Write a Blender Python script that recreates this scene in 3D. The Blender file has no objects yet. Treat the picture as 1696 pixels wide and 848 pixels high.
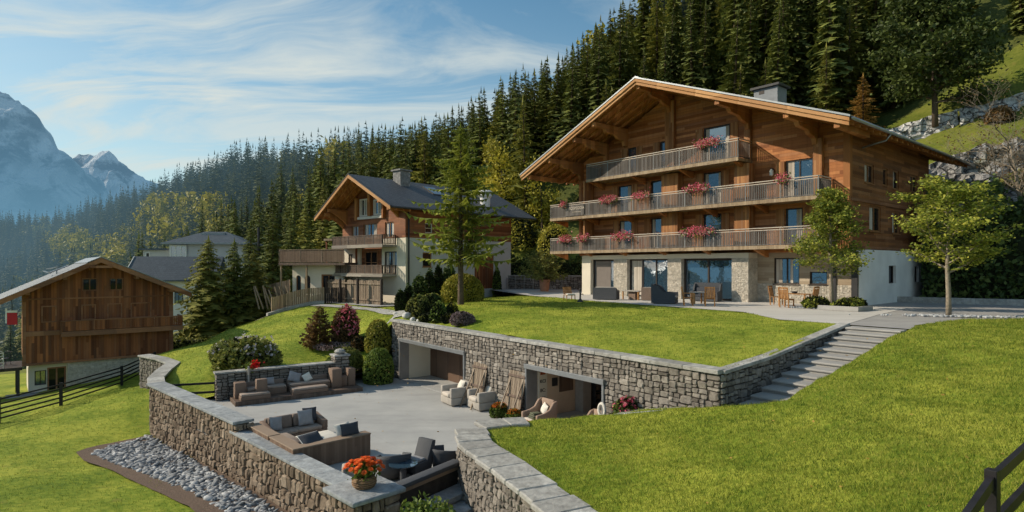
import bpy, bmesh, math, random
import numpy as np
from mathutils import Vector, Matrix, Quaternion
from mathutils.geometry import delaunay_2d_cdt
R = math.radians
S = bpy.context.scene
COL = S.collection
F, HZ, CAMH = 990.0, 441.0, 2.4
def at(px, py, z):                       # the ground point seen at a spot of the photograph, for a ground of height z
    Y = (CAMH - z) * F / (py - HZ)
    return Vector(((px - 848) / F * Y, Y, z))
# ------------------------------------------------------------------ tags
def tag(o, label=None, cat=None, group=None, kind=None):
    if label: o['label'] = label
    if cat: o['category'] = cat
    if group: o['group'] = group
    if kind: o['kind'] = kind
    return o
def thing(name, label, cat, loc=(0, 0, 0), rz=0.0, group=None):
    o = bpy.data.objects.new(name, None)
    o.empty_display_size = .2
    COL.objects.link(o); o.location = loc; o.rotation_euler = (0, 0, R(rz))
    return tag(o, label, cat, group)
def copy_tree(o, parent=None):
    c = o.copy(); COL.objects.link(c)
    if parent is not None: c.parent = parent
    for ch in list(o.children): copy_tree(ch, c)
    return c
# ------------------------------------------------------------------ mesh builder
class MB:
    def __init__(s): s.v = []; s.f = []; s.mi = []; s.val = []; s.cur = 0; s.cv = .5
    def face(s, ids): s.f.append(tuple(ids)); s.mi.append(s.cur); s.val.append(s.cv)
    def poly(s, pts):
        b = len(s.v); s.v += [tuple(p) for p in pts]; s.face(range(b, b + len(pts)))
    def box(s, c, d, rz=0.0, rx=0.0, ry=0.0, taper=1.0):
        m = Matrix.Rotation(rz, 3, 'Z') @ Matrix.Rotation(ry, 3, 'Y') @ Matrix.Rotation(rx, 3, 'X')
        b = len(s.v)
        for k in (-.5, .5):
            t = taper if k > 0 else 1
            for (i, j) in ((-.5, -.5), (.5, -.5), (.5, .5), (-.5, .5)):
                s.v.append(tuple(Vector(c) + m @ Vector((i * d[0] * t, j * d[1] * t, k * d[2]))))
        for q in ((3, 2, 1, 0), (4, 5, 6, 7), (0, 1, 5, 4), (1, 2, 6, 5), (2, 3, 7, 6), (3, 0, 4, 7)):
            s.face([b + i for i in q])
        return s
    def bx(s, x0, x1, y0, y1, z0, z1):
        return s.box(((x0 + x1) / 2, (y0 + y1) / 2, (z0 + z1) / 2), (x1 - x0, y1 - y0, z1 - z0))
    def beam(s, p0, p1, w, h, up=(0, 0, 1)):
        p0 = Vector(p0); p1 = Vector(p1); d = (p1 - p0); L = d.length; d.normalize()
        up = Vector(up); sd = d.cross(up)
        if sd.length < 1e-4: sd = d.cross(Vector((0, 1, 0)))
        sd.normalize(); u = sd.cross(d)
        b = len(s.v)
        for p in (p0, p1):
            for (i, j) in ((-1, -1), (1, -1), (1, 1), (-1, 1)): s.v.append(tuple(p + sd * i * w / 2 + u * j * h / 2))
        for q in ((0, 3, 2, 1), (4, 5, 6, 7), (0, 1, 5, 4), (1, 2, 6, 5), (2, 3, 7, 6), (3, 0, 4, 7)): s.face([b + i for i in q])
        return s
    def tube(s, pts, rad, n=8, caps=True):
        pts = [Vector(p) for p in pts]
        if not hasattr(rad, '__len__'): rad = [rad] * len(pts)
        b = len(s.v); pd = None
        for i, p in enumerate(pts):
            d = (pts[min(i + 1, len(pts) - 1)] - pts[max(i - 1, 0)]).normalized()
            if pd is None:
                a = d.cross(Vector((0, 0, 1)))
                if a.length < .05: a = d.cross(Vector((1, 0, 0)))
                a.normalize()
            else:
                a = (pd - d * pd.dot(d)).normalized()
            pd = a; c = d.cross(a)
            for k in range(n):
                t = 2 * math.pi * k / n
                s.v.append(tuple(p + (a * math.cos(t) + c * math.sin(t)) * rad[i]))
        for i in range(len(pts) - 1):
            for k in range(n):
                k2 = (k + 1) % n
                s.face((b + i * n + k, b + i * n + k2, b + (i + 1) * n + k2, b + (i + 1) * n + k))
        if caps:
            s.face([b + k for k in range(n)][::-1]); s.face([b + (len(pts) - 1) * n + k for k in range(n)])
        return s
    def lathe(s, prof, n=20, c=(0, 0, 0), wob=None):
        b = len(s.v)
        for (r, z) in prof:
            for k in range(n):
                t = 2 * math.pi * k / n
                q = r * (1 + (wob(t, z) if wob else 0))
                s.v.append((c[0] + q * math.cos(t), c[1] + q * math.sin(t), c[2] + z))
        for i in range(len(prof) - 1):
            for k in range(n):
                k2 = (k + 1) % n
                s.face((b + i * n + k, b + i * n + k2, b + (i + 1) * n + k2, b + (i + 1) * n + k))
        s.face([b + k for k in range(n)][::-1]); s.face([b + (len(prof) - 1) * n + k for k in range(n)])
        return s
    def prism(s, pts, a, b_):             # pts: polygon in 3D, swept by vector from a to b_
        n = len(pts); b = len(s.v)
        for off in (a, b_):
            for p in pts: s.v.append(tuple(Vector(p) + Vector(off)))
        s.face([b + i for i in range(n)][::-1]); s.face([b + n + i for i in range(n)])
        for i in range(n):
            j = (i + 1) % n; s.face((b + i, b + j, b + n + j, b + n + i))
        return s
    def build(s, name, mats, parent=None, bev=0.0, smooth=False, seg=2, fix=True):
        me = bpy.data.meshes.new(name)
        me.from_pydata(s.v, [], s.f)
        if not isinstance(mats, (list, tuple)): mats = [mats]
        for m in mats: me.materials.append(m)
        me.polygons.foreach_set('material_index', s.mi)
        a = me.attributes.new('val', 'FLOAT', 'FACE'); a.data.foreach_set('value', s.val)
        if bev > 0 or fix:
            bm = bmesh.new(); bm.from_mesh(me)
            if fix: bmesh.ops.recalc_face_normals(bm, faces=bm.faces)
            if bev > 0:
                es = [e for e in bm.edges if len(e.link_faces) == 2 and e.calc_face_angle(0) > .6]
                bmesh.ops.bevel(bm, geom=es, offset=bev, segments=seg, affect='EDGES', profile=.5, clamp_overlap=True)
                if seg > 1: smooth = True
            bm.to_mesh(me); bm.free()
        if smooth:
            me.polygons.foreach_set('use_smooth', [True] * len(me.polygons))
            if bev > 0: me.set_sharp_from_angle(angle=R(50))
        me.update()
        o = bpy.data.objects.new(name, me); COL.objects.link(o)
        if parent is not None: o.parent = parent
        return o
def tri_mesh(name, V, Fc, mats, parent=None, mi=None, smooth=False):
    # V (n,3), Fc (m,k) numpy arrays, all faces with k corners
    V = np.asarray(V, dtype=np.float32); Fc = np.asarray(Fc, dtype=np.int32)
    me = bpy.data.meshes.new(name)
    k = Fc.shape[1]
    me.vertices.add(len(V)); me.vertices.foreach_set('co', V.ravel())
    me.loops.add(Fc.size); me.loops.foreach_set('vertex_index', Fc.ravel())
    me.polygons.add(len(Fc)); me.polygons.foreach_set('loop_start', np.arange(0, Fc.size, k, dtype=np.int32))
    if not isinstance(mats, (list, tuple)): mats = [mats]
    for m in mats: me.materials.append(m)
    if mi is not None: me.polygons.foreach_set('material_index', np.asarray(mi, dtype=np.int32))
    if smooth: me.polygons.foreach_set('use_smooth', [True] * len(Fc))
    me.update(calc_edges=True)
    o = bpy.data.objects.new(name, me); COL.objects.link(o)
    if parent is not None: o.parent = parent
    return o
# ------------------------------------------------------------------ materials
class NT:
    def __init__(s, name):
        s.m = bpy.data.materials.new(name); s.m.use_nodes = True
        s.t = s.m.node_tree; s.b = s.t.nodes['Principled BSDF']; s.out = s.t.nodes['Material Output']
    def n(s, ty, **kw):
        n = s.t.nodes.new('ShaderNode' + ty)
        for k, v in kw.items(): setattr(n, k, v)
        return n
    def put(s, sock, v):
        if isinstance(v, bpy.types.NodeSocket): s.t.links.new(v, sock)
        elif isinstance(v, tuple) and len(v) == 3 and sock.type == 'RGBA': sock.default_value = (*v, 1)
        elif v is not None: sock.default_value = v
    def obj(s): return s.n('TexCoord').outputs['Object']
    def pos(s): return s.n('NewGeometry').outputs['Position']
    def isl(s): return s.n('NewGeometry').outputs['Random Per Island']
    def orand(s): return s.n('ObjectInfo').outputs['Random']
    def attr(s, a): return s.n('Attribute', attribute_name=a).outputs['Fac']
    def xyz(s, v):
        n = s.n('SeparateXYZ'); s.put(n.inputs[0], v); return n.outputs
    def vec(s, x=0., y=0., z=0.):
        n = s.n('CombineXYZ')
        for i, v in enumerate((x, y, z)): s.put(n.inputs[i], v)
        return n.outputs[0]
    def scale(s, v, sc, rot=(0, 0, 0)):
        n = s.n('Mapping'); s.put(n.inputs[0], v); n.inputs['Scale'].default_value = sc; n.inputs['Rotation'].default_value = rot; return n.outputs[0]
    def noise(s, v, sc, det=4., rough=.55, dist=0., col=False):
        n = s.n('TexNoise'); s.put(n.inputs['Vector'], v); n.inputs['Scale'].default_value = sc
        n.inputs['Detail'].default_value = det; n.inputs['Roughness'].default_value = rough; n.inputs['Distortion'].default_value = dist
        return n.outputs['Color' if col else 'Fac']
    def vor(s, v, sc, feat='F1', out='Distance', rnd=1.0):
        n = s.n('TexVoronoi', feature=feat); s.put(n.inputs['Vector'], v); n.inputs['Scale'].default_value = sc
        n.inputs['Randomness'].default_value = rnd
        return n.outputs[out]
    def white(s, v):
        n = s.n('TexWhiteNoise', noise_dimensions='3D'); s.put(n.inputs['Vector'], v); return n.outputs['Value']
    def ma(s, op, a, b=0., c=None):
        n = s.n('Math', operation=op); s.put(n.inputs[0], a); s.put(n.inputs[1], b)
        if c is not None: s.put(n.inputs[2], c)
        return n.outputs[0]
    def ramp(s, f, stops, interp='LINEAR'):
        n = s.n('ValToRGB'); s.put(n.inputs[0], f); e = n.color_ramp.elements; n.color_ramp.interpolation = interp
        while len(e) < len(stops): e.new(.5)
        for q, (p, c) in zip(e, stops):
            q.position = p; q.color = (c, c, c, 1) if not isinstance(c, tuple) else (*c, 1)
        return n.outputs[0]
    def mix(s, f, a, b, mode='MIX'):
        n = s.n('Mix', data_type='RGBA', blend_type=mode)
        s.put(n.inputs[0], f); s.put(n.inputs[6], a); s.put(n.inputs[7], b); return n.outputs[2]
    def maprange(s, v, a, b, c=0., d=1.):
        n = s.n('MapRange'); s.put(n.inputs[0], v)
        for i, q in enumerate((a, b, c, d)): n.inputs[i + 1].default_value = q
        return n.outputs[0]
    def bump(s, h, strength=.3, dist=.02, prev=None):
        n = s.n('Bump'); s.put(n.inputs['Height'], h); n.inputs['Strength'].default_value = strength; n.inputs['Distance'].default_value = dist
        if prev is not None: s.put(n.inputs['Normal'], prev)
        return n.outputs[0]
    def fin(s, col=None, rough=.7, normal=None, metal=0., spec=.3, trans=0., haze=None):
        b = s.b
        s.put(b.inputs['Base Color'], col); s.put(b.inputs['Roughness'], rough); s.put(b.inputs['Metallic'], metal)
        s.put(b.inputs['Specular IOR Level'], spec)
        if normal is not None: s.put(b.inputs['Normal'], normal)
        sh = b.outputs[0]
        if trans:
            tr = s.n('BsdfTranslucent'); s.put(tr.inputs[0], col)
            mx = s.n('MixShader'); mx.inputs[0].default_value = trans
            s.t.links.new(sh, mx.inputs[1]); s.t.links.new(tr.outputs[0], mx.inputs[2]); sh = mx.outputs[0]
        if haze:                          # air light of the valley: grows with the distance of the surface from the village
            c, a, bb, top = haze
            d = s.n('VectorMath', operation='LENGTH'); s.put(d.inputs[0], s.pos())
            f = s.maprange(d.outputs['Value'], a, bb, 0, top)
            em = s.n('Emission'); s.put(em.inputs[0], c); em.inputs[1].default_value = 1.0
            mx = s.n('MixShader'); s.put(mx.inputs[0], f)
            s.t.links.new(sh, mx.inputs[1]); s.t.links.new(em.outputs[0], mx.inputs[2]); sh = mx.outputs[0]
        s.t.links.new(sh, s.out.inputs[0])
        return s.m
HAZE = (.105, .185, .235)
def plain(name, col, rough=.6, var=.15, sc=3., bump=0., bsc=60., metal=0., spec=.3, det=4):
    t = NT(name); o = t.obj()
    n = t.noise(o, sc, det)
    d = tuple(c * (1 - var) for c in col); l = tuple(min(1, c * (1 + var)) for c in col)
    c = t.mix(t.ramp(n, [(.3, 0.), (.7, 1.)]), d, l)
    nm = t.bump(t.noise(o, bsc, 3), bump, .01) if bump else None
    return t.fin(c, rough, nm, metal, spec)
def plank(name, light, mid, dark, w=.16, mode='h', rough=.62, groove=.5, stain=.35):
    t = NT(name); o = t.obj(); X, Y, Z = t.xyz(o)
    sx = t.ma('ADD', X, t.ma('MULTIPLY', Y, 1.0))
    q = t.ma('DIVIDE', Z if mode == 'h' else sx, w)
    idx = t.ma('FLOOR', q); fr = t.ma('FRACT', q)
    # boards have butt joints along their length
    lng = sx if mode == 'h' else Z
    ji = t.ma('FLOOR', t.ma('ADD', t.ma('DIVIDE', lng, 3.4), t.ma('MULTIPLY', t.white(t.vec(idx, 3.1, 0)), 5.)))
    rnd = t.white(t.vec(idx, ji, 1.7))
    if mode == 'h': gv = t.vec(t.ma('MULTIPLY', sx, 1.3), rnd, t.ma('MULTIPLY', Z, 26.))
    else: gv = t.vec(t.ma('MULTIPLY', sx, 26.), rnd, t.ma('MULTIPLY', Z, 1.3))
    g = t.noise(gv, 1.0, 5, .6, .6)
    c = t.ramp(t.ma('ADD', t.ma('MULTIPLY', rnd, .7), t.ma('MULTIPLY', g, .42)), [(.12, dark), (.5, mid), (.92, light)])
    gy = t.ma('MULTIPLY', t.ma('GREATER_THAN', t.white(t.vec(idx, ji, 9.3)), .66), min(.16, stain * .5)); lum = sum(mid) / 3; c = t.mix(gy, c, (lum * 1.35, lum * 1.1, lum * .9))
    c = t.mix(t.ma('MULTIPLY', t.ramp(t.noise(o, .45, 4), [(.4, 0.), (.75, 1.)]), stain), c, tuple(d * .55 for d in dark))
    stv = t.noise(t.vec(t.ma('MULTIPLY', sx, 5.), 0., t.ma('MULTIPLY', Z, .35)), 1., 5, .6)
    c = t.mix(t.ma('MULTIPLY', t.ramp(stv, [(.45, 0.), (.75, 1.)]), stain * .9), c, tuple(d * .9 for d in dark))
    e = t.ma('MINIMUM', fr, t.ma('SUBTRACT', 1., fr))
    gm = t.ramp(e, [(.0, 0.), (.05, 1.)])
    c = t.mix(gm, t.mix(groove, c, (.01, .006, .003)), c)
    h = t.ma('ADD', gm, t.ma('MULTIPLY', g, .25))
    return t.fin(c, rough, t.bump(h, .6, .015), 0., .25)
M = {}
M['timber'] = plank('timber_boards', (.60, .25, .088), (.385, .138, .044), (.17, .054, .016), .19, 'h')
M['timberdark'] = plank('weathered_shaded_timber', (.36, .155, .06), (.22, .08, .028), (.095, .032, .011), .19, 'h')  # darker copy of the front boards: weathering plus painted-in shade of this side
M['timber_v'] = plank('timber_upright', (.52, .25, .095), (.36, .155, .053), (.2, .075, .025), .14, 'v')
M['beam'] = plank('beam_timber', (.52, .23, .08), (.38, .155, .048), (.24, .09, .027), .5, 'v', groove=.15, stain=.15)
M['soffit'] = plank('soffit_boards', (.50, .22, .075), (.38, .15, .048), (.24, .09, .03), .2, 'v', stain=.2)
M['verge'] = plank('verge_boards', (.58, .31, .13), (.47, .235, .088), (.36, .165, .06), 3., 'v', groove=.0, stain=.15)
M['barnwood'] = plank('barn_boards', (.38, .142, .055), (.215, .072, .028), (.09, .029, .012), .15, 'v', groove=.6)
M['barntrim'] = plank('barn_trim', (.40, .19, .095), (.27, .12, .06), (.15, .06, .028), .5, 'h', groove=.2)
M['barnlit'] = plank('barn_sunlit_boards', (.44, .21, .085), (.33, .14, .05), (.2, .08, .03), .16, 'v')  # lighter copy of the barn boards, sunlight put into the colour
M['redwood'] = plank('red_boards', (.34, .135, .06), (.22, .078, .032), (.12, .038, .016), .2, 'h')
M['greywood'] = plank('grey_boards', (.34, .27, .20), (.25, .19, .135), (.16, .115, .08), .13, 'v')
M['paleboard'] = plank('pale_boards', (.42, .32, .21), (.33, .24, .15), (.22, .15, .09), .15, 'v')
M['paleplank'] = plank('pale_cladding', (.46, .38, .28), (.38, .30, .21), (.28, .21, .14), .18, 'h', groove=.35, stain=.15)
M['darkboard'] = plank('dark_boards', (.06, .045, .037), (.042, .032, .027), (.028, .02, .018), .15, 'v')
M['deckwood'] = plank('deck_boards', (.20, .14, .105), (.15, .10, .075), (.10, .066, .048), .12, 'v')
M['sofaslat'] = plank('slatted_timber', (.235, .155, .108), (.185, .118, .08), (.135, .083, .055), .09, 'v', stain=.1, groove=.55)
M['sofatop'] = plank('sofa_timber', (.32, .235, .17), (.26, .185, .13), (.2, .14, .095), .5, 'h', stain=.1, groove=.1)
M['garagewood'] = plank('garage_boards', (.16, .10, .068), (.12, .073, .05), (.09, .052, .036), .22, 'v', stain=.1)
M['teak'] = plank('teak', (.46, .24, .095), (.36, .175, .062), (.26, .12, .04), .07, 'v', groove=.2, stain=.1)
M['railgrey'] = plank('weathered_rail', (.40, .36, .31), (.30, .265, .225), (.2, .17, .145), .4, 'h', groove=.1)
M['railtop'] = plain('pale_handrail', (.44, .38, .32), .6, .12)
M['slat'] = plank('weathered_slats', (.19, .175, .165), (.125, .112, .104), (.065, .056, .051), .12, 'v', groove=.2)
M['white'] = plain('white_render', (.72, .71, .685), .85, .10, .7, .15, 40)
M['greyrender'] = plain('grey_render', (.50, .50, .50), .85, .06, .8, .15, 40)
M['cream'] = plain('cream_render', (.66, .60, .49), .85, .06, .8, .1, 40)
M['plasterlit'] = plain('interior_plaster', (.60, .46, .33), .9, .08, 1.)  # brightened plaster, the room's warm light put into the colour
M['metalroof'] = plain('roof_flashing', (.27, .29, .31), .45, .12, 2., metal=.5)
M['gutter'] = plain('gutter_metal', (.30, .31, .32), .4, .1, 2., metal=.6)
M['darkmetal'] = plain('dark_metal', (.035, .034, .036), .5, .2, 3.)
M['frame'] = plain('dark_window_frame', (.04, .028, .022), .5, .15, 3.)
M['framelight'] = plain('light_window_frame', (.6, .56, .5), .5, .05, 3.)
M['framewood'] = plain('timber_window_frame', (.24, .11, .045), .5, .2, 6.)
M['iron'] = plain('black_painted_rail', (.018, .016, .018), .5, .3, 4., .2, 30)
M['curtain'] = plank('curtain_cloth', (.62, .56, .48), (.5, .44, .37), (.34, .29, .24), .12, 'v', groove=.3)
def glassmat(name, base, refl):
    t = NT(name)
    df = t.n('BsdfDiffuse'); t.put(df.inputs[0], base)
    gl = t.n('BsdfGlossy'); gl.inputs['Roughness'].default_value = .02; t.put(gl.inputs[0], (.85, .92, 1.))
    n = t.bump(t.noise(t.obj(), 1.6, 3), .10, .05); t.put(gl.inputs['Normal'], n)
    lw = t.n('LayerWeight'); lw.inputs[0].default_value = refl
    mx = t.n('MixShader'); t.put(mx.inputs[0], lw.outputs['Fresnel'])
    t.t.links.new(df.outputs[0], mx.inputs[1]); t.t.links.new(gl.outputs[0], mx.inputs[2]); t.t.links.new(mx.outputs[0], t.out.inputs[0])
    return t.m
M['glass'] = glassmat('window_glass', (.03, .062, .095), .68)  # blue diffuse base puts reflected sky into the pane colour
M['glassdim'] = glassmat('dim_window_glass', (.012, .012, .013), .3)
def slate(name, a, b, w, h, bumpy=.6, haze=None):
    t = NT(name); o = t.obj()
    br = t.n('TexBrick'); t.put(br.inputs['Vector'], o)
    br.inputs['Scale'].default_value = 1.; br.inputs['Brick Width'].default_value = w; br.inputs['Row Height'].default_value = h
    br.inputs['Mortar Size'].default_value = .015; br.inputs['Bias'].default_value = -.2
    t.put(br.inputs['Color1'], a); t.put(br.inputs['Color2'], b); t.put(br.inputs['Mortar'], tuple(c * .35 for c in a))
    c = t.mix(t.ma('MULTIPLY', t.noise(o, .6, 5), .5), br.outputs['Color'], tuple(c * .6 for c in a))
    c = t.mix(t.ma('MULTIPLY', t.ramp(t.noise(o, 7., 3), [(.45, 0.), (.8, 1.)]), .35), c, tuple(q * 1.8 for q in b))
    return t.fin(c, .6, t.bump(br.outputs['Fac'], -bumpy, .03), 0., .4, haze=haze)
M['slate'] = slate('dark_slate', (.075, .08, .09), (.11, .116, .128), .35, .3)
M['barnslate'] = slate('silvered_shingles', (.17, .185, .20), (.25, .26, .275), .4, .3)
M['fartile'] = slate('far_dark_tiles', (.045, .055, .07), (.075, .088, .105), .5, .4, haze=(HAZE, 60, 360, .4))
def stone_mat(name, a, b, c_, bsc=14.):
    t = NT(name); o = t.obj(); v = t.attr('val')
    c = t.ramp(v, [(.02, a), (.5, b), (.98, c_)])
    n = t.noise(o, 5., 6, .65)
    c = t.mix(t.ramp(n, [(.35, .0), (.7, .65)]), c, tuple(q * .45 for q in a))
    c = t.mix(t.ramp(t.noise(o, 2.1, 4), [(.55, .0), (.75, .4)]), c, tuple(min(1, q * 1.45) for q in c_))
    h = t.noise(o, bsc, 6, .7)
    return t.fin(c, .9, t.bump(h, .85, .035), 0., .15)
M['stone'] = stone_mat('brown_wall_stone', (.165, .12, .088), (.275, .21, .155), (.41, .325, .25))
M['stonegrey'] = stone_mat('grey_wall_stone', (.17, .15, .13), (.275, .245, .215), (.41, .37, .325))
M['mortar'] = plain('dark_mortar', (.05, .042, .036), .95, .3, 4., .4, 20)
M['coping'] = stone_mat('coping_slab', (.30, .29, .27), (.42, .41, .385), (.52, .51, .485), 9.)
M['copingblue'] = stone_mat('bluish_coping_slab', (.27, .285, .30), (.37, .39, .405), (.46, .48, .49), 9.)
M['cobble'] = stone_mat('fine_stone_cladding', (.52, .465, .385), (.58, .525, .445), (.64, .585, .505), 22.)
M['gravel'] = stone_mat('grey_river_stones', (.33, .345, .365), (.47, .485, .505), (.60, .615, .63), 9.)
M['rock'] = stone_mat('pale_rock_blocks', (.42, .41, .39), (.62, .61, .58), (.78, .77, .74), 5.)
M['rockdark'] = stone_mat('dark_rock_face', (.13, .13, .13), (.27, .265, .26), (.50, .49, .475), 3.)
def concrete(name, a, b, joint=2.2, jd=.25, sc=.5):
    t = NT(name); o = t.obj()
    n = t.noise(o, sc, 6, .6); f = t.noise(o, 30., 3)
    c = t.mix(t.ramp(n, [(.3, 0.), (.7, 1.)]), a, b)
    c = t.mix(t.ma('MULTIPLY', t.ramp(f, [(.4, 0.), (.7, 1.)]), .25), c, tuple(q * .7 for q in a))
    c = t.mix(t.ma('MULTIPLY', t.ramp(t.noise(t.scale(o, (.25, 1.2, 1), (0, 0, R(-35))), .8, 7, .65), [(.5, 0.), (.72, 1.)]), .4), c, tuple(q * .55 for q in a))
    nm = None
    if joint:
        r = t.scale(o, (1, 1, 1), (0, 0, R(50.2)))
        br = t.n('TexBrick'); t.put(br.inputs['Vector'], r); br.inputs['Scale'].default_value = 1
        br.inputs['Brick Width'].default_value = joint; br.inputs['Row Height'].default_value = joint; br.inputs['Mortar Size'].default_value = .008; br.offset = 0
        c = t.mix(t.ma('MULTIPLY', br.outputs['Fac'], jd), c, tuple(q * .3 for q in a))
    return t.fin(c, .8, t.bump(f, .15, .01), 0., .3)
M['terrace'] = concrete('terrace_concrete', (.34, .34, .335), (.44, .435, .42), 2.6, .2)
M['patio'] = concrete('patio_slabs', (.50, .475, .44), (.58, .555, .52), 1.2, .2)
M['drive'] = concrete('driveway_paving', (.30, .29, .28), (.38, .365, .35), .5, .3, .9)
M['step'] = concrete('step_concrete', (.29, .28, .265), (.40, .385, .36), 0)
M['path'] = concrete('path_paving', (.34, .335, .32), (.42, .41, .395), 0)
def grassmat(name, cols, sc=1., haze=None):
    t = NT(name); o = t.pos()
    n1 = t.noise(o, .35 * sc, 5, .6); n2 = t.noise(t.scale(o, (1., 1.6, 1.)), 3.5 * sc, 5, .65); n3 = t.noise(o, 45. * sc, 3, .7)
    f = t.ma('ADD', t.ma('MULTIPLY', n1, .45), t.ma('ADD', t.ma('MULTIPLY', n2, .35), t.ma('MULTIPLY', n3, .3)))
    c = t.ramp(f, [(.39, cols[0]), (.5, cols[1]), (.62, cols[2])])
    wn = t.ramp(t.noise(o, 1.15 * sc, 6, .7), [(.60, 0.), (.74, .55)]); c = t.mix(wn, c, (.20, .15, .045)); dk = t.ramp(t.noise(t.scale(o, (1.3, .8, 1.)), .9 * sc, 6, .7), [(.58, 0.), (.72, .6)]); c = t.mix(dk, c, (.035, .065, .008))
    h = t.ma('ADD', t.ma('MULTIPLY', n3, .6), n2)
    return t.fin(c, .9, t.bump(h, .5, .05), 0., .1, haze=haze)
GR = ((.056, .104, .011), (.158, .218, .022), (.35, .365, .052))
M['lawn'] = grassmat('lawn_grass', GR)
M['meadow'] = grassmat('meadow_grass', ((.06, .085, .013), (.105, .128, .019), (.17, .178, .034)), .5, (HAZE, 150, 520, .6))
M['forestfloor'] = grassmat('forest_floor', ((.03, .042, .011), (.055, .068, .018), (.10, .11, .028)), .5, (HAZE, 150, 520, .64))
def leafmat(name, cols, trans=.3, haze=None, rnd=True, rough=.6, gain=1.):
    t = NT(name); o = t.pos(); g_ = gain * ((2.75 if haze else 2.15) if rnd else 1.)
    cols = [tuple(q * g_ for q in c) for c in cols]
    f = t.ma('ADD', t.ma('MULTIPLY', t.isl(), .5), t.ma('MULTIPLY', t.noise(o, .8, 3), .5))
    c = t.ramp(f, [(.25, cols[0]), (.5, cols[1]), (.78, cols[2])])
    if rnd:
        r = t.orand()
        c = t.mix(t.ma('MULTIPLY', r, .45 if haze else .2), c, tuple(q * .45 for q in cols[0]))
    return t.fin(c, rough, None, 0., .25, trans, haze)
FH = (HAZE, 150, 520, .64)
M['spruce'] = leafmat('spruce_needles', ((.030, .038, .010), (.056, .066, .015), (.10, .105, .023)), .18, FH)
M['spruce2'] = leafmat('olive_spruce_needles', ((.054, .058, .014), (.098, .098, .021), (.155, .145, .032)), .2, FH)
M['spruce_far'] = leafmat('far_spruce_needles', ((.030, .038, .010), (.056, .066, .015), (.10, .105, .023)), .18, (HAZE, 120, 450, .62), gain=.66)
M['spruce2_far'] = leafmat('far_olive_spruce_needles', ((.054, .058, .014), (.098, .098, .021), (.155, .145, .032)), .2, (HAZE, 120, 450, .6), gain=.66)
M['larch'] = leafmat('golden_larch_needles', ((.12, .075, .022), (.20, .12, .03), (.28, .17, .05)), .25, FH)
M['birch'] = leafmat('yellow_green_leaves', ((.11, .10, .013), (.185, .165, .020), (.27, .225, .03)), .3, FH)
M['pine'] = leafmat('pine_needles', ((.065, .082, .015), (.13, .146, .024), (.215, .22, .038)), .25)
M['maple'] = leafmat('fresh_leaves', ((.045, .064, .011), (.12, .14, .02), (.235, .225, .038)), .35)
M['olive'] = leafmat('olive_leaves', ((.05, .06, .014), (.10, .105, .024), (.17, .165, .04)), .3)
M['darktree'] = leafmat('deep_green_leaves', ((.018, .026, .007), (.036, .05, .012), (.07, .088, .02)), .25)
M['postgrey'] = plain('grey_post_metal', (.20, .195, .19), .5, .1, 2.)
M['doorleaf'] = plain('taupe_door_leaf', (.17, .145, .13), .5, .08, 2.)
M['zinc'] = plain('zinc_cladding', (.20, .215, .235), .5, .15, 2.)
M['darkleaf'] = leafmat('dark_hedge_leaves', ((.016, .028, .009), (.034, .053, .014), (.065, .086, .021)), .2)
M['midleaf'] = leafmat('mid_green_leaves', ((.036, .056, .011), (.072, .102, .018), (.125, .15, .028)), .25)
M['goldleaf'] = leafmat('golden_box_leaves', ((.07, .075, .012), (.15, .14, .02), (.24, .205, .03)), .25)
M['redleaf'] = leafmat('reddish_leaves', ((.04, .025, .010), (.085, .045, .016), (.12, .075, .026)), .25)
M['purple'] = leafmat('heather_leaves', ((.05, .035, .035), (.11, .08, .08), (.18, .14, .14)), .2)
M['pink'] = leafmat('pink_petals', ((.56, .07, .13), (.74, .17, .24), (.85, .40, .42)), .3, rnd=False)
M['magenta'] = leafmat('magenta_petals', ((.50, .09, .20), (.68, .20, .36), (.80, .42, .54)), .3, rnd=False)
M['paleflower'] = leafmat('pale_lilac_petals', ((.45, .40, .42), (.58, .53, .56), (.7, .66, .68)), .3, rnd=False)
M['red'] = leafmat('red_petals', ((.55, .012, .015), (.68, .02, .02), (.75, .06, .05)), .3, rnd=False)
M['orange'] = leafmat('orange_petals', ((.68, .07, .012), (.82, .13, .016), (.90, .24, .05)), .3, rnd=False)
M['orangebush'] = leafmat('orange_tips', ((.55, .10, .012), (.76, .18, .02), (.82, .30, .04)), .3, rnd=False)
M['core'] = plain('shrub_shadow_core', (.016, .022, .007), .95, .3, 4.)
M['bark'] = plain('bark', (.10, .072, .05), .9, .4, 9., .8, 25)
M['palebark'] = plain('pale_bark', (.24, .20, .15), .9, .35, 8., .7, 25)
M['cushgrey'] = plain('grey_cushion_cloth', (.27, .27, .285), .9, .12, 8., .15, 200)
M['cushdark'] = plain('charcoal_cushion_cloth', (.05, .054, .066), .9, .12, 8., .15, 200)
M['cushbrown'] = plain('taupe_cushion_cloth', (.20, .155, .13), .9, .12, 8., .15, 200)
M['cushtan'] = plain('tan_seat_cloth', (.30, .24, .20), .9, .12, 8., .15, 200)
M['cushwhite'] = plain('off_white_cloth', (.66, .62, .55), .9, .06, 6., .15, 200)
M['linen'] = plain('linen_cloth', (.52, .46, .40), .9, .08, 6., .2, 200)
M['linengrey'] = plain('stone_linen_cloth', (.36, .33, .295), .9, .08, 6., .2, 200)
M['blanket'] = plank('striped_blanket_cloth', (.2, .21, .13), (.1, .115, .07), (.05, .055, .04), .035, 'h')
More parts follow.
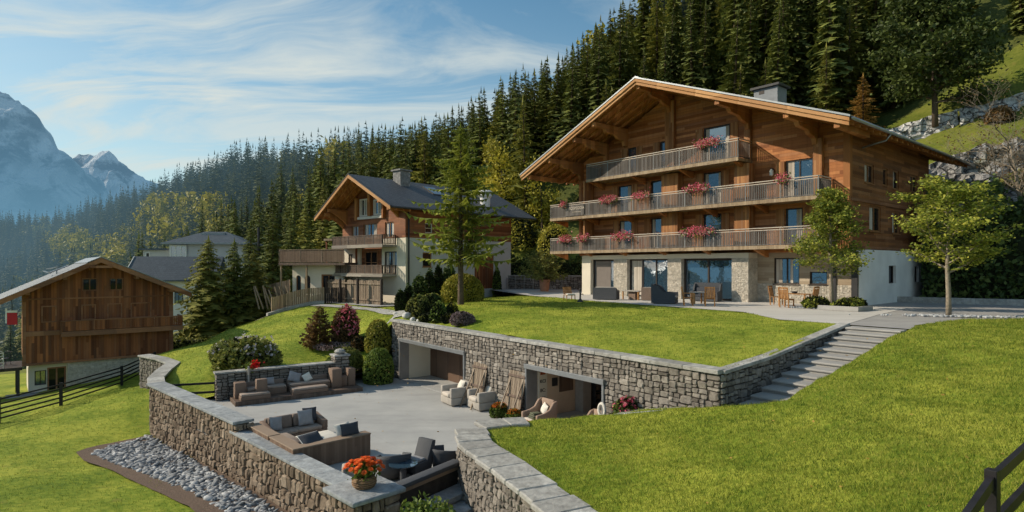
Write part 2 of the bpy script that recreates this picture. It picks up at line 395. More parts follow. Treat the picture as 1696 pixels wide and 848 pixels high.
def wicker(name, a, b, sc=38.):
    t = NT(name); o = t.obj()
    w1 = t.n('TexWave', wave_type='BANDS', bands_direction='Z'); t.put(w1.inputs[0], o); w1.inputs['Scale'].default_value = sc * .32
    w2 = t.n('TexWave', wave_type='BANDS', bands_direction='DIAGONAL'); t.put(w2.inputs[0], o); w2.inputs['Scale'].default_value = sc * .3
    h = t.ma('MULTIPLY', w1.outputs['Fac'], w2.outputs['Fac'])
    c = t.mix(t.ramp(h, [(.1, 0.), (.6, 1.)]), a, b)
    c = t.mix(t.ma('MULTIPLY', t.noise(o, 5., 3), .4), c, a)
    return t.fin(c, .7, t.bump(h, .5, .01), 0., .3)
M['wickergrey'] = wicker('charcoal_wicker', (.055, .058, .066), (.105, .108, .118))
M['wickertan'] = wicker('tan_wicker', (.27, .18, .13), (.44, .33, .26))
M['wickerbrown'] = wicker('brown_wicker', (.18, .12, .088), (.29, .205, .155))
M['basket'] = wicker('basket_weave', (.16, .09, .045), (.40, .26, .14), 30.)
M['terracotta'] = plain('terracotta', (.42, .20, .12), .8, .15, 4., .2, 40)
M['copper'] = plain('terracotta_orange', (.56, .24, .11), .6, .12, 4.)
M['redsign'] = plain('red_panel', (.45, .02, .03), .5, .05)
M['bluish'] = plain('far_slate_panel', (.16, .2, .25), .4, .1)
M['mulch'] = plain('bark_mulch', (.125, .085, .062), .95, .5, 25., .9, 30)
M['black'] = plain('black_lettering', (.02, .018, .018), .7, .1)
M['rust'] = plain('red_brown_lettering', (.36, .09, .035), .7, .2)
M['cardboard'] = plain('shelf_clutter', (.12, .09, .075), .8, .6, 6.)
M['lampglass'] = plain('pale_lantern_glass', (.7, .68, .62), .3, .05)

def rockmat(name, a, b, c_, crack=.5):
    t = NT(name); o = t.pos(); w_ = t.n('VectorMath', operation='MULTIPLY_ADD'); t.put(w_.inputs[0], t.noise(o, .9, 4, .6, 0, True)); w_.inputs[1].default_value = (.9, .9, .9); t.put(w_.inputs[2], o)
    v = t.scale(w_.outputs[0], (1., 1., 1.6)); e = t.vor(v, .75, 'DISTANCE_TO_EDGE'); e2 = t.vor(v, 2.1, 'DISTANCE_TO_EDGE'); n = t.noise(o, 2.2, 8, .7)
    c = t.ramp(n, [(.3, a), (.5, b), (.7, c_)]); k = t.ramp(e, [(.0, 0.), (.06, 1.)]); k2 = t.ramp(e2, [(.0, .55), (.05, 1.)])
    c = t.mix(t.ma('MULTIPLY', k, k2), tuple(q * crack * .35 for q in a), c); c = t.mix(t.ramp(t.noise(o, .6, 5), [(.55, 0.), (.7, .5)]), c, (.09, .11, .03))
    h = t.ma('ADD', t.ma('MULTIPLY', k, .6), n); return t.fin(c, .9, t.bump(h, 1., .25), 0., .15)
M['rockpale'] = rockmat('pale_cracked_rock', (.34, .33, .32), (.58, .57, .55), (.80, .79, .76))
M['rockgrey'] = rockmat('grey_cracked_rock', (.13, .13, .135), (.30, .295, .29), (.58, .57, .55))
# ------------------------------------------------------------------ camera, sun, sky
cam = bpy.data.cameras.new('camera'); camo = bpy.data.objects.new('camera', cam); COL.objects.link(camo)
camo.location = (0, 0, CAMH); camo.rotation_euler = (R(90), 0, 0)
cam.sensor_width = 36; cam.lens = 36 * F / 1696; cam.shift_y = 17 / 1696; cam.clip_start = .1; cam.clip_end = 30000
S.camera = camo
SUN_EL = 31.0; SUN_AZ = math.atan2(-1, .12)
sd = Vector((math.sin(SUN_AZ) * math.cos(R(SUN_EL)), math.cos(SUN_AZ) * math.cos(R(SUN_EL)), math.sin(R(SUN_EL))))
sl = bpy.data.lights.new('sun', 'SUN'); sl.energy = 4.9; sl.angle = R(.6); sl.color = (1., .87, .68)
so = bpy.data.objects.new('sun', sl); COL.objects.link(so); so.rotation_euler = sd.to_track_quat('Z', 'Y').to_euler(); so.location = (-40, 0, 60)
W = bpy.data.worlds.new('World'); S.world = W; W.use_nodes = True
wt = W.node_tree
for n in list(wt.nodes): wt.nodes.remove(n)
class WT(NT):
    def __init__(s, t): s.t = t
w = WT(wt)
sky = w.n('TexSky', sky_type='NISHITA'); sky.sun_disc = False; sky.sun_elevation = R(SUN_EL); sky.sun_rotation = SUN_AZ
sky.air_density = 1.1; sky.dust_density = 1.2; sky.ozone_density = 1.6; sky.altitude = 1200
gen = w.n('TexCoord').outputs['Generated']
X, Y, Z = w.xyz(gen)
zz = w.ma('ADD', w.ma('MAXIMUM', Z, 0.), .16)
U = w.ma('DIVIDE', X, zz); V = w.ma('DIVIDE', Y, zz)
uv = w.vec(U, V, 0)
wz = w.noise(uv, .55, 3, .5, 0, True)
wm = w.n('VectorMath', operation='MULTIPLY_ADD'); w.put(wm.inputs[0], wz); wm.inputs[1].default_value = (1.1, 1.1, 0); w.put(wm.inputs[2], uv)
uvw = wm.outputs[0]
st = w.scale(uvw, (.62, 1.9, 1.), (0, 0, R(-24)))
c1 = w.noise(st, 1.5, 9, .6, .5)
c2 = w.noise(w.scale(uvw, (.35, .6, 1.), (0, 0, R(20))), .9, 5, .5)
cl = w.ma('MULTIPLY', w.ramp(c1, [(.44, 0.), (.62, 1.)]), w.ramp(c2, [(.34, .2), (.56, 1.)]))
low = w.maprange(Z, .44, .05, 0., 1.)                     # milky band near the horizon, thicker towards the sun side
side = w.maprange(X, .35, -.55, .25, 1.)
veil = w.ma('MULTIPLY', w.ma('POWER', low, 1.1), side)
veil = w.ma('MULTIPLY', veil, w.maprange(w.noise(w.scale(uvw, (.25, 1.5, 1), (0, 0, R(-8))), 1., 5, .5), .3, .65, .45, 1.))
fac = w.ma('MINIMUM', w.ma('ADD', w.ma('MULTIPLY', cl, .78), w.ma('MULTIPLY', veil, 1.02)), .93)
tint = w.mix(1., sky.outputs[0], (.66, .97, .94), 'MULTIPLY')
bg = w.n('Background'); w.put(bg.inputs[0], tint); bg.inputs[1].default_value = .138
bc = w.n('Background'); w.put(bc.inputs[0], (.80, .85, .80)); bc.inputs[1].default_value = .88
mx = w.n('MixShader'); w.put(mx.inputs[0], fac); wt.links.new(bg.outputs[0], mx.inputs[1]); wt.links.new(bc.outputs[0], mx.inputs[2])
wo = w.n('OutputWorld'); wt.links.new(mx.outputs[0], wo.inputs[0])
S.view_settings.view_transform = 'Standard'; S.view_settings.look = 'None'; S.view_settings.exposure = 0
# ------------------------------------------------------------------ smooth surfaces through control points
class Surf:
    def __init__(s, pts, smooth=0.0):
        P = np.array(pts, float); s.p = P[:, :2]; n = len(P)
        K = np.linalg.norm(s.p[:, None] - s.p[None], axis=2) + np.eye(n) * -smooth
        A = np.zeros((n + 3, n + 3)); A[:n, :n] = K; A[:n, n] = 1; A[:n, n + 1:] = s.p; A[n, :n] = 1; A[n + 1:, :n] = s.p.T
        s.w = np.linalg.solve(A, np.concatenate([P[:, 2], [0, 0, 0]]))
    def __call__(s, x, y):
        q = np.stack([np.atleast_1d(np.asarray(x, float)), np.atleast_1d(np.asarray(y, float))], 1)
        out = np.empty(len(q)); n = len(s.p)
        for i in range(0, len(q), 20000):
            c = q[i:i + 20000]
            K = np.linalg.norm(c[:, None] - s.p[None], axis=2)
            out[i:i + 20000] = K @ s.w[:n] + s.w[n] + c @ s.w[n + 1:]
        return out
    def z(s, x, y): return float(s([x], [y])[0])
def densify(poly, step):
    out = []
    for i, p in enumerate(poly):
        q = poly[(i + 1) % len(poly)]
        n = max(1, int(math.dist(p, q) / step))
        for k in range(n): out.append((p[0] + (q[0] - p[0]) * k / n, p[1] + (q[1] - p[1]) * k / n))
    return out
def inside(poly, pts):
    P = np.array(poly); x, y = pts[:, 0], pts[:, 1]; r = np.zeros(len(pts), bool)
    for i in range(len(P)):
        x0, y0 = P[i - 1]; x1, y1 = P[i]
        c = ((y0 > y) != (y1 > y))
        with np.errstate(divide='ignore', invalid='ignore'):
            r ^= c & (x < (x1 - x0) * (y - y0) / (y1 - y0 + 1e-12) + x0)
    return r
def sheet(name, poly, zf, step, mat, jit=.0, seed=1, zadd=0.0):
    rng = np.random.default_rng(seed)
    B = densify(poly, step)
    xs = np.array([p[0] for p in B]); ys = np.array([p[1] for p in B])
    gx, gy = np.meshgrid(np.arange(xs.min(), xs.max(), step), np.arange(ys.min(), ys.max(), step))
    g = np.stack([gx.ravel(), gy.ravel()], 1) + rng.uniform(-.25, .25, (gx.size, 2)) * step
    g = g[inside(B, g)]
    if len(g):
        keep = np.ones(len(g), bool); bb = np.array(B)
        for i in range(0, len(g), 4000):
            d = np.linalg.norm(g[i:i + 4000, None] - bb[None], axis=2).min(1); keep[i:i + 4000] = d > step * .45
        g = g[keep]
    pts = [Vector(p) for p in B] + [Vector(p) for p in g]
    n = len(B)
    v, e, f, *_ = delaunay_2d_cdt(pts, [], [list(range(n))], 1, 1e-4)
    a = np.array([(p.x, p.y) for p in v])
    z = (zf(a[:, 0], a[:, 1]) if callable(zf) else np.full(len(a), zf)) + zadd
    if jit: z = z + rng.normal(0, jit, len(z))
    o = tri_mesh(name, np.column_stack([a, z]), np.array([list(t) for t in f if len(t) == 3]), mat, smooth=True)
    bm = bmesh.new(); bm.from_mesh(o.data); bmesh.ops.recalc_face_normals(bm, faces=bm.faces)
    if bm.faces and sum(fc.normal.z for fc in bm.faces) < 0: bmesh.ops.reverse_faces(bm, faces=bm.faces)
    bm.to_mesh(o.data); bm.free()
    return tag(o, kind='structure')
DX = Vector((.64, -.768, 0)); VN = Vector((.768, .64, 0))      # along the chalet facade (to the right) and into the chalet
ROT = -50.2
LT = -3.97                                                      # level of the lower terrace
# ------------------------------------------------------------------ terrain, valley and forest hill
TC = [(-80, 8, -9.5), (-80, 45, -11), (-40, 20, -8.8), (0, 10, -8.5), (0, -20, -9), (30, 0, -6), (70, 10, -3), (70, 30, 2), (0, 30, -7), (-20, 40, -7.5), (-12, 55, -4),
      (10, 45, -3.5), (24, 40, -2.5), (39, 33, -.7), (36.5, 39, -.6), (35, 46, -.3), (23, 64, -.4), (6, 78, -.4), (-14, 84, -1.5), (-26, 70, -4), (-40, 95, -7), (-60, 70, -10), (-70, 125, -14), (-120, 170, -26), (-200, 240, -36),
      (-320, 320, -42), (-450, 390, -46), (-120, 60, -15), (-250, 120, -30),
      (47, 70, 17.5), (55, 65, 19), (49, 80, 22.5), (43, 58, 12), (47, 50, 12), (39.5, 43, 7.5), (45, 40, 10), (62, 52, 19), (50, 71.5, 20.6), (58, 69, 23.3), (66, 66, 25.5), (30, 72, 10), (20, 84, 12), (5, 92, 9), (-10, 100, 8),
      (60, 110, 58), (100, 110, 72), (100, 60, 48), (30, 115, 44), (17, 112, 33), (6.3, 120, 29), (-6.8, 140, 27), (-24.7, 165, 27), (-50, 200, 33), (-84, 240, 40), (-126.7, 280, 45), (-162, 310, 43), (-215, 350, 36),
      (-282, 400, 33), (-394, 460, 31), (-560, 560, 24), (-33, 215, 22), (-68, 260, 28), (-112, 312, 32), (-165, 364, 34), (-280, 455, 20), (-368, 520, 20), (8, 156, 30), (-9, 182, 24),
      (40, 170, 60), (120, 160, 95), (180, 100, 100), (60, 260, 60), (-600, 700, 0), (-100, 700, 0), (250, 400, 80)]
TER = Surf(TC, .5)
def build_terrain():
    xs = np.concatenate([np.arange(-760, -150, 14), np.arange(-150, 150, 5), np.arange(150, 330, 14)])
    ys = np.concatenate([np.arange(-40, 220, 5), np.arange(220, 800, 14)])
    gx, gy = np.meshgrid(xs, ys); z = TER(gx.ravel(), gy.ravel())
    n, m = gx.shape
    i = np.arange(n * m).reshape(n, m)
    f = np.stack([i[:-1, :-1].ravel(), i[:-1, 1:].ravel(), i[1:, 1:].ravel(), i[1:, :-1].ravel()], 1)
    V = np.column_stack([gx.ravel(), gy.ravel(), z])
    c = V[f].mean(1)
    fm = forest_mask(c[:, 0], c[:, 1])
    o = tri_mesh('hillside', V, f, [M['meadow'], M['forestfloor']], mi=fm.astype(int), smooth=True)
    tag(o, kind='structure')
# forest edge: polyline from right to left; the forest is beyond it
FE = [(200, 70), (72, 72), (58, 75), (48, 77), (37, 77), (20, 79), (8, 87), (-5, 94), (-18, 98), (-30, 99), (-42, 116), (-75, 128), (-130, 135), (-200, 145), (-500, 200), (-760, 250)]
FP = FE + [(-760, 790), (320, 790), (320, 60)]
def forest_mask(x, y): return inside(FP, np.stack([x, y], 1))
build_terrain()
base = sheet('valley_ground', [(-9000, -3000), (9000, -3000), (9000, 12000), (-9000, 12000)], -60., 3000., M['forestfloor'])
# ------------------------------------------------------------------ far mountains
def mountain(name, prof, D, label, seed, depth):
    # prof: (x, z) of the crest line at distance D; flanks fall to both sides
    rng = np.random.default_rng(seed)
    P = np.array(prof, float)
    xs = np.linspace(P[0, 0], P[-1, 0], 260); zs = np.interp(xs, P[:, 0], P[:, 1])
    ys = np.linspace(-depth, depth, 110)
    gx, gy = np.meshgrid(xs, ys)
    zc = np.interp(gx, P[:, 0], P[:, 1])
    def fn(x, y):
        h = np.zeros_like(x)
        for k in range(1, 11):
            fr = .9 * 1.75 ** k / 1000.; a = rng.uniform(0, 6.28, 4); th = rng.uniform(0, 3.14)
            u = x * math.cos(th) + y * math.sin(th); v_ = -x * math.sin(th) + y * math.cos(th)
            h += (1 - np.abs(np.sin(u * fr * 3.1 + a[0] + 1.7 * np.sin(v_ * fr * 2 + a[1])))) * 1.62 ** -k * 330
        return h
    t = np.abs(gy) / depth
    z = zc * (1 - t) ** 1.15 + (fn(gx, gy) - 150) * np.clip(t * 5, 0.26, 1) * np.clip(zc / zc.max(), .15, 1) * (1 - t) - 100 * t
    n, m = gx.shape; i = np.arange(n * m).reshape(n, m)
    f = np.stack([i[:-1, :-1].ravel(), i[:-1, 1:].ravel(), i[1:, 1:].ravel(), i[1:, :-1].ravel()], 1)
    o = tri_mesh(name, np.column_stack([gx.ravel(), gy.ravel() + D, z.ravel()]), f, M['mountain'], smooth=True)
    o['kind'] = 'structure'
    return o
t = NT('hazy_mountain_rock'); p = t.pos()
px_, py_, pz_ = t.xyz(p)
nz = t.xyz(t.n('NewGeometry').outputs['Normal'])[2]
sn = t.noise(p, .0042, 8, .65, .3)
rock = t.ramp(t.noise(t.scale(p, (1, 1, 2.2)), .006, 8, .7), [(.3, (.09, .10, .12)), (.7, (.25, .26, .28))])
snow = t.ma('MULTIPLY', t.ramp(sn, [(.44, 0.), (.54, 1.)]), t.maprange(nz, .2, .6))
snow = t.ma('MULTIPLY', snow, t.maprange(pz_, 150, 900, .25, 1.))
cl_ = t.mix(snow, rock, (.9, .92, .95))
M['mountain'] = None
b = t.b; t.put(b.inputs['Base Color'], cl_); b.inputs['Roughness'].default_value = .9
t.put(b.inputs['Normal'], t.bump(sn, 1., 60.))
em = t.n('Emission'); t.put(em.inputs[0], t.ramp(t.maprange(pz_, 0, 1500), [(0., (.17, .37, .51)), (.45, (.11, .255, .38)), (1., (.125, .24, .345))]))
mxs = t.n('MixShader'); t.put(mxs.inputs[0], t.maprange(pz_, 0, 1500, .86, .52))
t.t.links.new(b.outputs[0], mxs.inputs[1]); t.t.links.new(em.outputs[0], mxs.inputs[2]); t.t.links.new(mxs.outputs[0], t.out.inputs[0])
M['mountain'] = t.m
def prof(D, pts): return [((px - 848) / F * D, CAMH + (HZ - py) / F * D) for px, py in pts]
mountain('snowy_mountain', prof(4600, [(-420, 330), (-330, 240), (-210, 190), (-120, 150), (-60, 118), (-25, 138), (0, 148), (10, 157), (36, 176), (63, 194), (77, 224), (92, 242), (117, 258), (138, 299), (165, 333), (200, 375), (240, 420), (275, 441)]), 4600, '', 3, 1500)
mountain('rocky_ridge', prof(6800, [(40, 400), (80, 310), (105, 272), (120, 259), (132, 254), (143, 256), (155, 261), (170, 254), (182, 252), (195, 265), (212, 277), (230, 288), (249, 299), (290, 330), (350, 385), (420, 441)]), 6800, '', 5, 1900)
o = mountain('unseen_ridge', [(-7000, 200), (-5200, 700), (-3900, 520), (-2500, 980), (-1200, 700), (0, 1050), (1200, 760), (2600, 400), (3600, 200)], 4200, '', 8, 1700); o.rotation_euler = (0, 0, R(90))  # unseen ridge, added to close the gap of bright sky mirrored in windows
def wave(zf, amp, sc):
    def f(x, y): return zf(x, y) + amp * (np.sin(x * 1.7 * sc + 1.3 * np.sin(y * .9 * sc)) * np.sin(y * 1.3 * sc + 1.1 * np.sin(x * 1.1 * sc) + 2) + .6 * np.sin(x * 3.1 * sc + y * 2.3 * sc + 1.5 * np.sin(y * 1.7 * sc)))
    return f
# ------------------------------------------------------------------ lawns, terrace, patio
WL = Vector((-6.9, 34.5, 0)); WR = Vector((6.15, 17.65, 0))      # ends of the retaining wall front face
ST = Vector((13.7, 24.4, 0))                                     # top of the stair's left side wall
UL = [(-7.2, 35.0, -.74), (6.35, 18.0, -.74), (13.6, 24.8, -.02), (0, 26.2, -.60), (3, 30, -.30), (-3, 35, -.35), (-2.5, 33.2, -.48), (8, 24, -.40), (7, 20, -.66), (11.9, 26.8, -.03), (12.1, 31.3, -.02), (7.7, 37.7, -.02), (4.9, 42.4, -.02), (1.57, 48.5, -.03), (9.5, 27, -.12), (5, 34, -.12),
      (0, 40, -.08), (-3.6, 42, -.05), (-7.5, 38, -.75), (-2, 52, -.4), (-7, 46, -.75), (-9, 52, -1.1), (-15, 54, -1.05), (-19, 56, -1.2), (-8, 60, -1.1), (2, 60, -.6),
      (-13.3, 29.4, -3.4), (-8.8, 32.2, -3.4), (-7.8, 34.4, -3.3), (-16.4, 28.0, -3.7), (-15.2, 28.7, -3.88), (-14.3, 29.0, -3.75), (-16.0, 28.4, -3.75), (-16.9, 30.5, -3.35), (-18.3, 31.4, -3.2), (-19.1, 33.7, -3.15), (-20.9, 35.8, -3.25), (-22.6, 36.9, -3.3), (-23.2, 42, -3.3), (-22.7, 48, -2.65), (-20.9, 52, -1.85), (-19.5, 55, -1.3),
      (-15.5, 30.5, -3.0), (-17, 45, -2.05), (-14, 34, -2.55), (-9.5, 35.5, -2.5), (-8.3, 40, -1.0), (-12, 40, -2.0), (-13, 48, -1.35), (-9, 37.5, -1.7), (-26, 50, -4.5), (-26, 44, -4.6)]
ULS = Surf(UL)
ulp = [(-7.05, 34.9), (6.5, 17.9), (13.75, 24.6), (12.0, 26.8), (12.1, 31.3), (7.7, 37.7), (4.9, 42.4), (1.57, 48.5), (3, 62), (-12, 70), (-26, 62), (-27, 52), (-26.5, 44), (-23.3, 38.2), (-22.4, 36.9), (-20.7, 35.8), (-18.95, 33.8), (-18.1, 31.3), (-16.3, 27.9), (-14.0, 28.5), (-8.9, 31.95), (-7.8, 33.9)]
sheet('upper_lawn', ulp, wave(ULS, .022, .9), .5, M['lawn'], .012)
sheet('lower_terrace', [(-16.6, 27.4), (-13.2, 24.2), (-9.8, 20.9), (-3.9, 15.4), (-1.2, 18.2), (6.6, 17.0), (6.6, 18.2), (-6.6, 34.9), (-8, 34.2), (-14.2, 28.8)], LT, .8, M['terrace'])
# front right lawn, a mound held by the curved dry wall on its left
FL = [(-1.2, 18.3, -2.66), (-.5, 16.2, -2.66), (.9, 13.2, -2.66), (2.2, 11.0, -2.6), (-.2, 18.8, -2.66), (2.7, 19.4, -2.62), (4.3, 18.4, -2.15), (5.2, 17.4, -1.95), (6.3, 17.1, -1.62), (8, 18.2, -1.18), (8.9, 17.6, -1.0), (10.4, 18.9, -.78), (11.8, 20.1, -.52), (13.3, 21.3, -.22), (15.2, 22.75, .0), (19.2, 26.3, .02), (23.5, 27.2, .02), (35, 27.5, .3),
      (5.5, 8, -1.25), (8, 8.3, -1.05), (4.6, 6, -1.5), (12, 14, -.72), (20, 18, -.22), (8, 14, -1.22), (4.5, 13.5, -1.95), (25, 12, -.1), (12, 6, -.9), (4, 10, -1.9), (3.0, 6, -2.1), (6, 0, -1.6), (15, 0, -.8), (40, 10, .8), (2.6, 15.8, -2.3), (40, 28, 1)]
FLS = Surf(FL)
flp = [(-.95, 18.25), (-.35, 16.35), (.95, 13.45), (2.3, 11.1), (3.1, 8.4), (3.4, 4), (3.2, -3), (22, -3), (44, 4), (44, 27.2), (30, 27.0), (23.5, 27.0), (19.5, 26.4), (16.4, 24.3), (15.2, 22.75), (13.2, 21.2), (10.2, 18.7), (7.6, 16.5), (5.6, 17.85), (4.3, 19.3), (2.6, 19.9), (.5, 19.6), (-.6, 19.05)]
sheet('front_lawn', flp, wave(FLS, .035, 1.1), .35, M['lawn'], .012)
# left lawn on the outer side of the parapet
LL = [(-19, 22.3, -5.0), (-16.8, 16.8, -4.6), (-30, 30, -5.8), (-31, 40, -6.1), (-17.5, 24.1, -5.2), (-15, 24.8, -5.3), (-16.9, 27.2, -5.35), (-12.5, 20.1, -4.95), (-7.5, 18, -4.9), (-9.6, 18, -4.85), (-4, 14, -4.95), (-2, 16.5, -5.0), (-1, 12, -5.0), (1, 9, -5),
      (-24, 38, -5.2), (-20, 33, -4.7), (-26, 44, -5.1), (-24, 31, -5.25), (-50, 40, -7.5), (-50, 20, -7), (-34, 50, -6.6), (0, 0, -5), (-20, 0, -4.6), (-70, 50, -9.5), (-60, 8, -8)]
LLS = Surf(LL)
llp = [(-75, 4), (-75, 56), (-36, 56), (-26, 50), (-22.7, 40), (-22.75, 36.7), (-20.8, 35.2), (-19.2, 33.6), (-18.4, 31.2), (-16.6, 27.45), (-10, 20.9), (-4.3, 15.2), (-2, 16.2), (-1.75, 17.6), (1.2, 12.0), (2.9, 8.0), (3.2, -4), (-30, -4)]
sheet('lower_lawn', llp, wave(LLS, .03, .8), .7, M['lawn'], .015)
sheet('gravel_bed', [(-16.5, 27.2), (-17.6, 25.4), (-17.65, 24.2), (-16.4, 22.9), (-14.6, 21.7), (-12.5, 20.0), (-9.7, 17.9), (-7.3, 15.6), (-5.4, 13.4), (-3.6, 13.2), (-3.9, 15.1), (-10, 20.85)], LLS, .5, M['mulch'], .01, zadd=.075)
# patio and driveway
pp = [(12.0, 26.8), (13.75, 24.6), (15.2, 22.75), (16.4, 24.3), (19.5, 26.4), (23.5, 27.0), (30, 27.0), (44, 27.2), (44, 31.5), (38.6, 33.4), (36.3, 39), (34.5, 46), (21, 62), (6, 74), (-4, 74), (-2, 60), (1.57, 48.5), (4.9, 42.4), (7.7, 37.7), (12.1, 31.3)]
sheet('patio', [pp[0], pp[1], (18.0, 29.4), (22.5, 34), (10, 50), (6, 60), (-1, 60)] + pp[16:], 0., 1.2, M['patio'], zadd=.016)
sheet('driveway', pp, -.0, 1.6, M['drive'], zadd=.005)
# small path from the wall to the second house, and the strip along the lawn edge
def strip(name, pts, wd, zf, mat, zadd=.02):
    L_, R_ = [], []
    for i, p in enumerate(pts):
        a = Vector(pts[max(i - 1, 0)]); b_ = Vector(pts[min(i + 1, len(pts) - 1)]); d = (b_ - a).normalized(); n_ = Vector((-d.y, d.x))
        L_.append(tuple(Vector(p) + n_ * wd / 2)); R_.append(tuple(Vector(p) - n_ * wd / 2))
    return sheet(name, L_ + R_[::-1], zf, .5, mat, zadd=zadd)
strip('garden_path', [(-7.0, 35.6), (-6.9, 38), (-7.6, 41), (-9.0, 44), (-10.2, 47), (-11.5, 49.5), (-14.5, 52), (-18, 54.5)], 1.15, ULS, M['path'], .05)
strip('edge_path', [(-25.2, 44.5), (-24.4, 46.5), (-23.6, 48.5), (-22.6, 50.3), (-21.6, 52), (-20.6, 54), (-19.6, 56)], .8, ULS, M['path'], .08)
# ------------------------------------------------------------------ vegetation generators
def rot_leaf(rng, n):
    v = rng.normal(size=(n, 3)); v /= np.linalg.norm(v, axis=1)[:, None]; return v
def leaves(C, size, rng, flat=0., asp=1.7):
    # one diamond-shaped leaf at every centre; flat 0..1 turns the leaves towards the horizontal
    C = np.asarray(C); n = len(C)
    a = rot_leaf(rng, n); a[:, 2] *= (1 - flat); a /= np.linalg.norm(a, axis=1)[:, None] + 1e-9
    b = np.cross(a, rot_leaf(rng, n)); 
    if flat: b[:, 2] *= (1 - flat)
    b /= np.linalg.norm(b, axis=1)[:, None] + 1e-9
    s = size * rng.uniform(.6, 1.35, (n, 1))
    V = np.stack([C - a * s, C - b * s / asp + a * s * .1, C + a * s, C + b * s / asp + a * s * .1], 1).reshape(-1, 3)
    return V, np.arange(4 * n).reshape(n, 4)
def conifer_arrays(h, r, whorls, per, st, seed, droop=.28, base=.06, pw=.85, side=.42, irr=.25):
    rng = np.random.default_rng(seed); T = []
    gap = rng.uniform(.75, 1.2, 12)
    for i in range(whorls):
        f = base + (1 - base) * (i / whorls) ** .92
        R_ = r * (1 - f) ** pw * (1 + .0) + .12
        if f < .2: R_ *= .75 + f * 1.25
        for k in range(per):
            a = 2 * math.pi * (k + rng.uniform(-.4, .4)) / per + i * 2.4
            L = R_ * rng.uniform(1 - irr * 1.6, 1 + irr) * gap[int(a * 12 / 6.283) % 12]
            z0 = h * f + rng.uniform(-.4, .4) * h / whorls
            up = rng.uniform(.0, .2)
            d = np.array([math.cos(a), math.sin(a), 0]); s_ = np.array([-d[1], d[0], 0])
            def pt(u): return d * L * u + np.array([0, 0, z0 + L * (up * u - (droop + up) * u * u * 1.3 + .16 * u ** 4)])
            us = np.linspace(.16, 1, st + 1)
            for j in range(st):
                p0, p1 = pt(us[j]), pt(us[j + 1])
                wd = side * L * (1.08 - us[j]) * rng.uniform(.7, 1.3) + .10
                for sg in (-1, 1):
                    tip = p0 + s_ * sg * wd + d * wd * rng.uniform(.3, .8) + np.array([0, 0, -wd * rng.uniform(.1, .55)])
                    T.append((p0, p1, tip))
                if rng.random() < .6:                       # hanging spray
                    T.append((p0, p1, (p0 + p1) / 2 + s_ * rng.uniform(-.3, .3) * wd + np.array([0, 0, -wd * rng.uniform(.4, .8) - .05])))
            T.append((pt(us[-2]) + s_ * .05 * L, pt(us[-2]) - s_ * .05 * L, pt(1.12)))
    V = np.array(T).reshape(-1, 3)
    top = np.array([[[.05 * r, 0, h * .95], [-.05 * r, .04 * r, h * .95], [0, 0, h * 1.03]], [[0, .05 * r, h * .95], [0, -.05 * r, h * .95], [0, 0, h * 1.03]]]).reshape(-1, 3)
    V = np.concatenate([V, top])
    return V, np.arange(len(V)).reshape(-1, 3)
def trunk_arrays(h, r0, n=6):
    a = np.arange(n) * 2 * math.pi / n
    V = np.concatenate([np.column_stack([np.cos(a) * r, np.sin(a) * r, np.full(n, z)]) for r, z in ((r0 * 1.3, -.6), (r0, .4), (r0 * .55, h * .55), (r0 * .1, h * .97))])
    T = []
    for i in range(3):
        for k in range(n):
            k2 = (k + 1) % n; p = i * n
            T += [(p + k, p + k2, p + n + k2), (p + k, p + n + k2, p + n + k)]
    return V, np.array(T)
def conifer(name, label, cat, loc, h, r, whorls, per, st, seed, mat, group=None, **kw):
    t = thing(name, label, cat, loc, 0, group)
    V, T = trunk_arrays(h, h * .013 + .05, 8); tri_mesh('trunk', V, T, M['bark'], t, smooth=True)
    V, T = conifer_arrays(h, r, whorls, per, st, seed, **kw); tri_mesh('crown', V, T, mat, t)
    return t
def conifer_one(name, h, r, whorls, per, st, seed, mat, **kw):
    V1, T1 = trunk_arrays(h, h * .012 + .06, 5); V2, T2 = conifer_arrays(h, r, whorls, per, st, seed, **kw)
    return tri_mesh(name, np.concatenate([V1, V2]), np.concatenate([T1, T2 + len(V1)]), [M['bark'], mat], mi=[0] * len(T1) + [1] * len(T2))
def limb_tree(h, seed, levels, spread, n0, trunk_h, r0, up=.35, flat=.35, twist=.2, kids=(5, 4, 3), lenf=(.5, .55, .55), shape=None):
    """tapered trunk and limbs; returns builder and the points where leaves grow"""
    rng = random.Random(seed); mb = MB(); tips = []
    def grow(p, d, L, r, lv):
        pts = [Vector(p)]; rad = [r]; n = 5 if lv == 0 else 4
        for i in range(n):
            d = (d + Vector((rng.uniform(-1, 1), rng.uniform(-1, 1), rng.uniform(-.6, .8))) * twist * (.35 if lv == 0 else 1)).normalized()
            pts.append(pts[-1] + d * L / n); rad.append(max(.006, r * (1 - .72 * (i + 1) / n)))
        mb.tube(pts, rad, 8 if lv == 0 else 5 if lv == 1 else 4, caps=lv == 0)
        if lv >= levels - 1:
            for i in range(1, n + 1):
                tips.append((pts[i], L / n))
        if lv < levels:
            k = kids[min(lv, len(kids) - 1)]
            for j in range(k):
                u = rng.uniform(.3, 1.) if lv else (trunk_h + (1 - trunk_h) * (j + rng.uniform(.1, .9)) / k)
                i = min(n - 1, int(u * n)); q = pts[i].lerp(pts[i + 1], u * n - i)
                a = rng.uniform(0, 6.283) if lv else j * 2.4 + rng.uniform(-.4, .4)
                base = Vector((math.cos(a), math.sin(a), 0))
                if lv: base = (d * .7 + base * spread); base.z *= (1 - flat)
                nd = (base + Vector((0, 0, up * (1.2 if lv == 0 else .5)))).normalized()
                l2 = L * lenf[min(lv, len(lenf) - 1)] * rng.uniform(.7, 1.2)
                if lv == 0 and shape: l2 = h * shape(u)
                grow(q, nd, l2, rad[i] * (.5 if lv == 0 else .6), lv + 1)
    grow(Vector((0, 0, -.15)), Vector((0, 0, 1)), h, r0, 0)
    return mb, tips
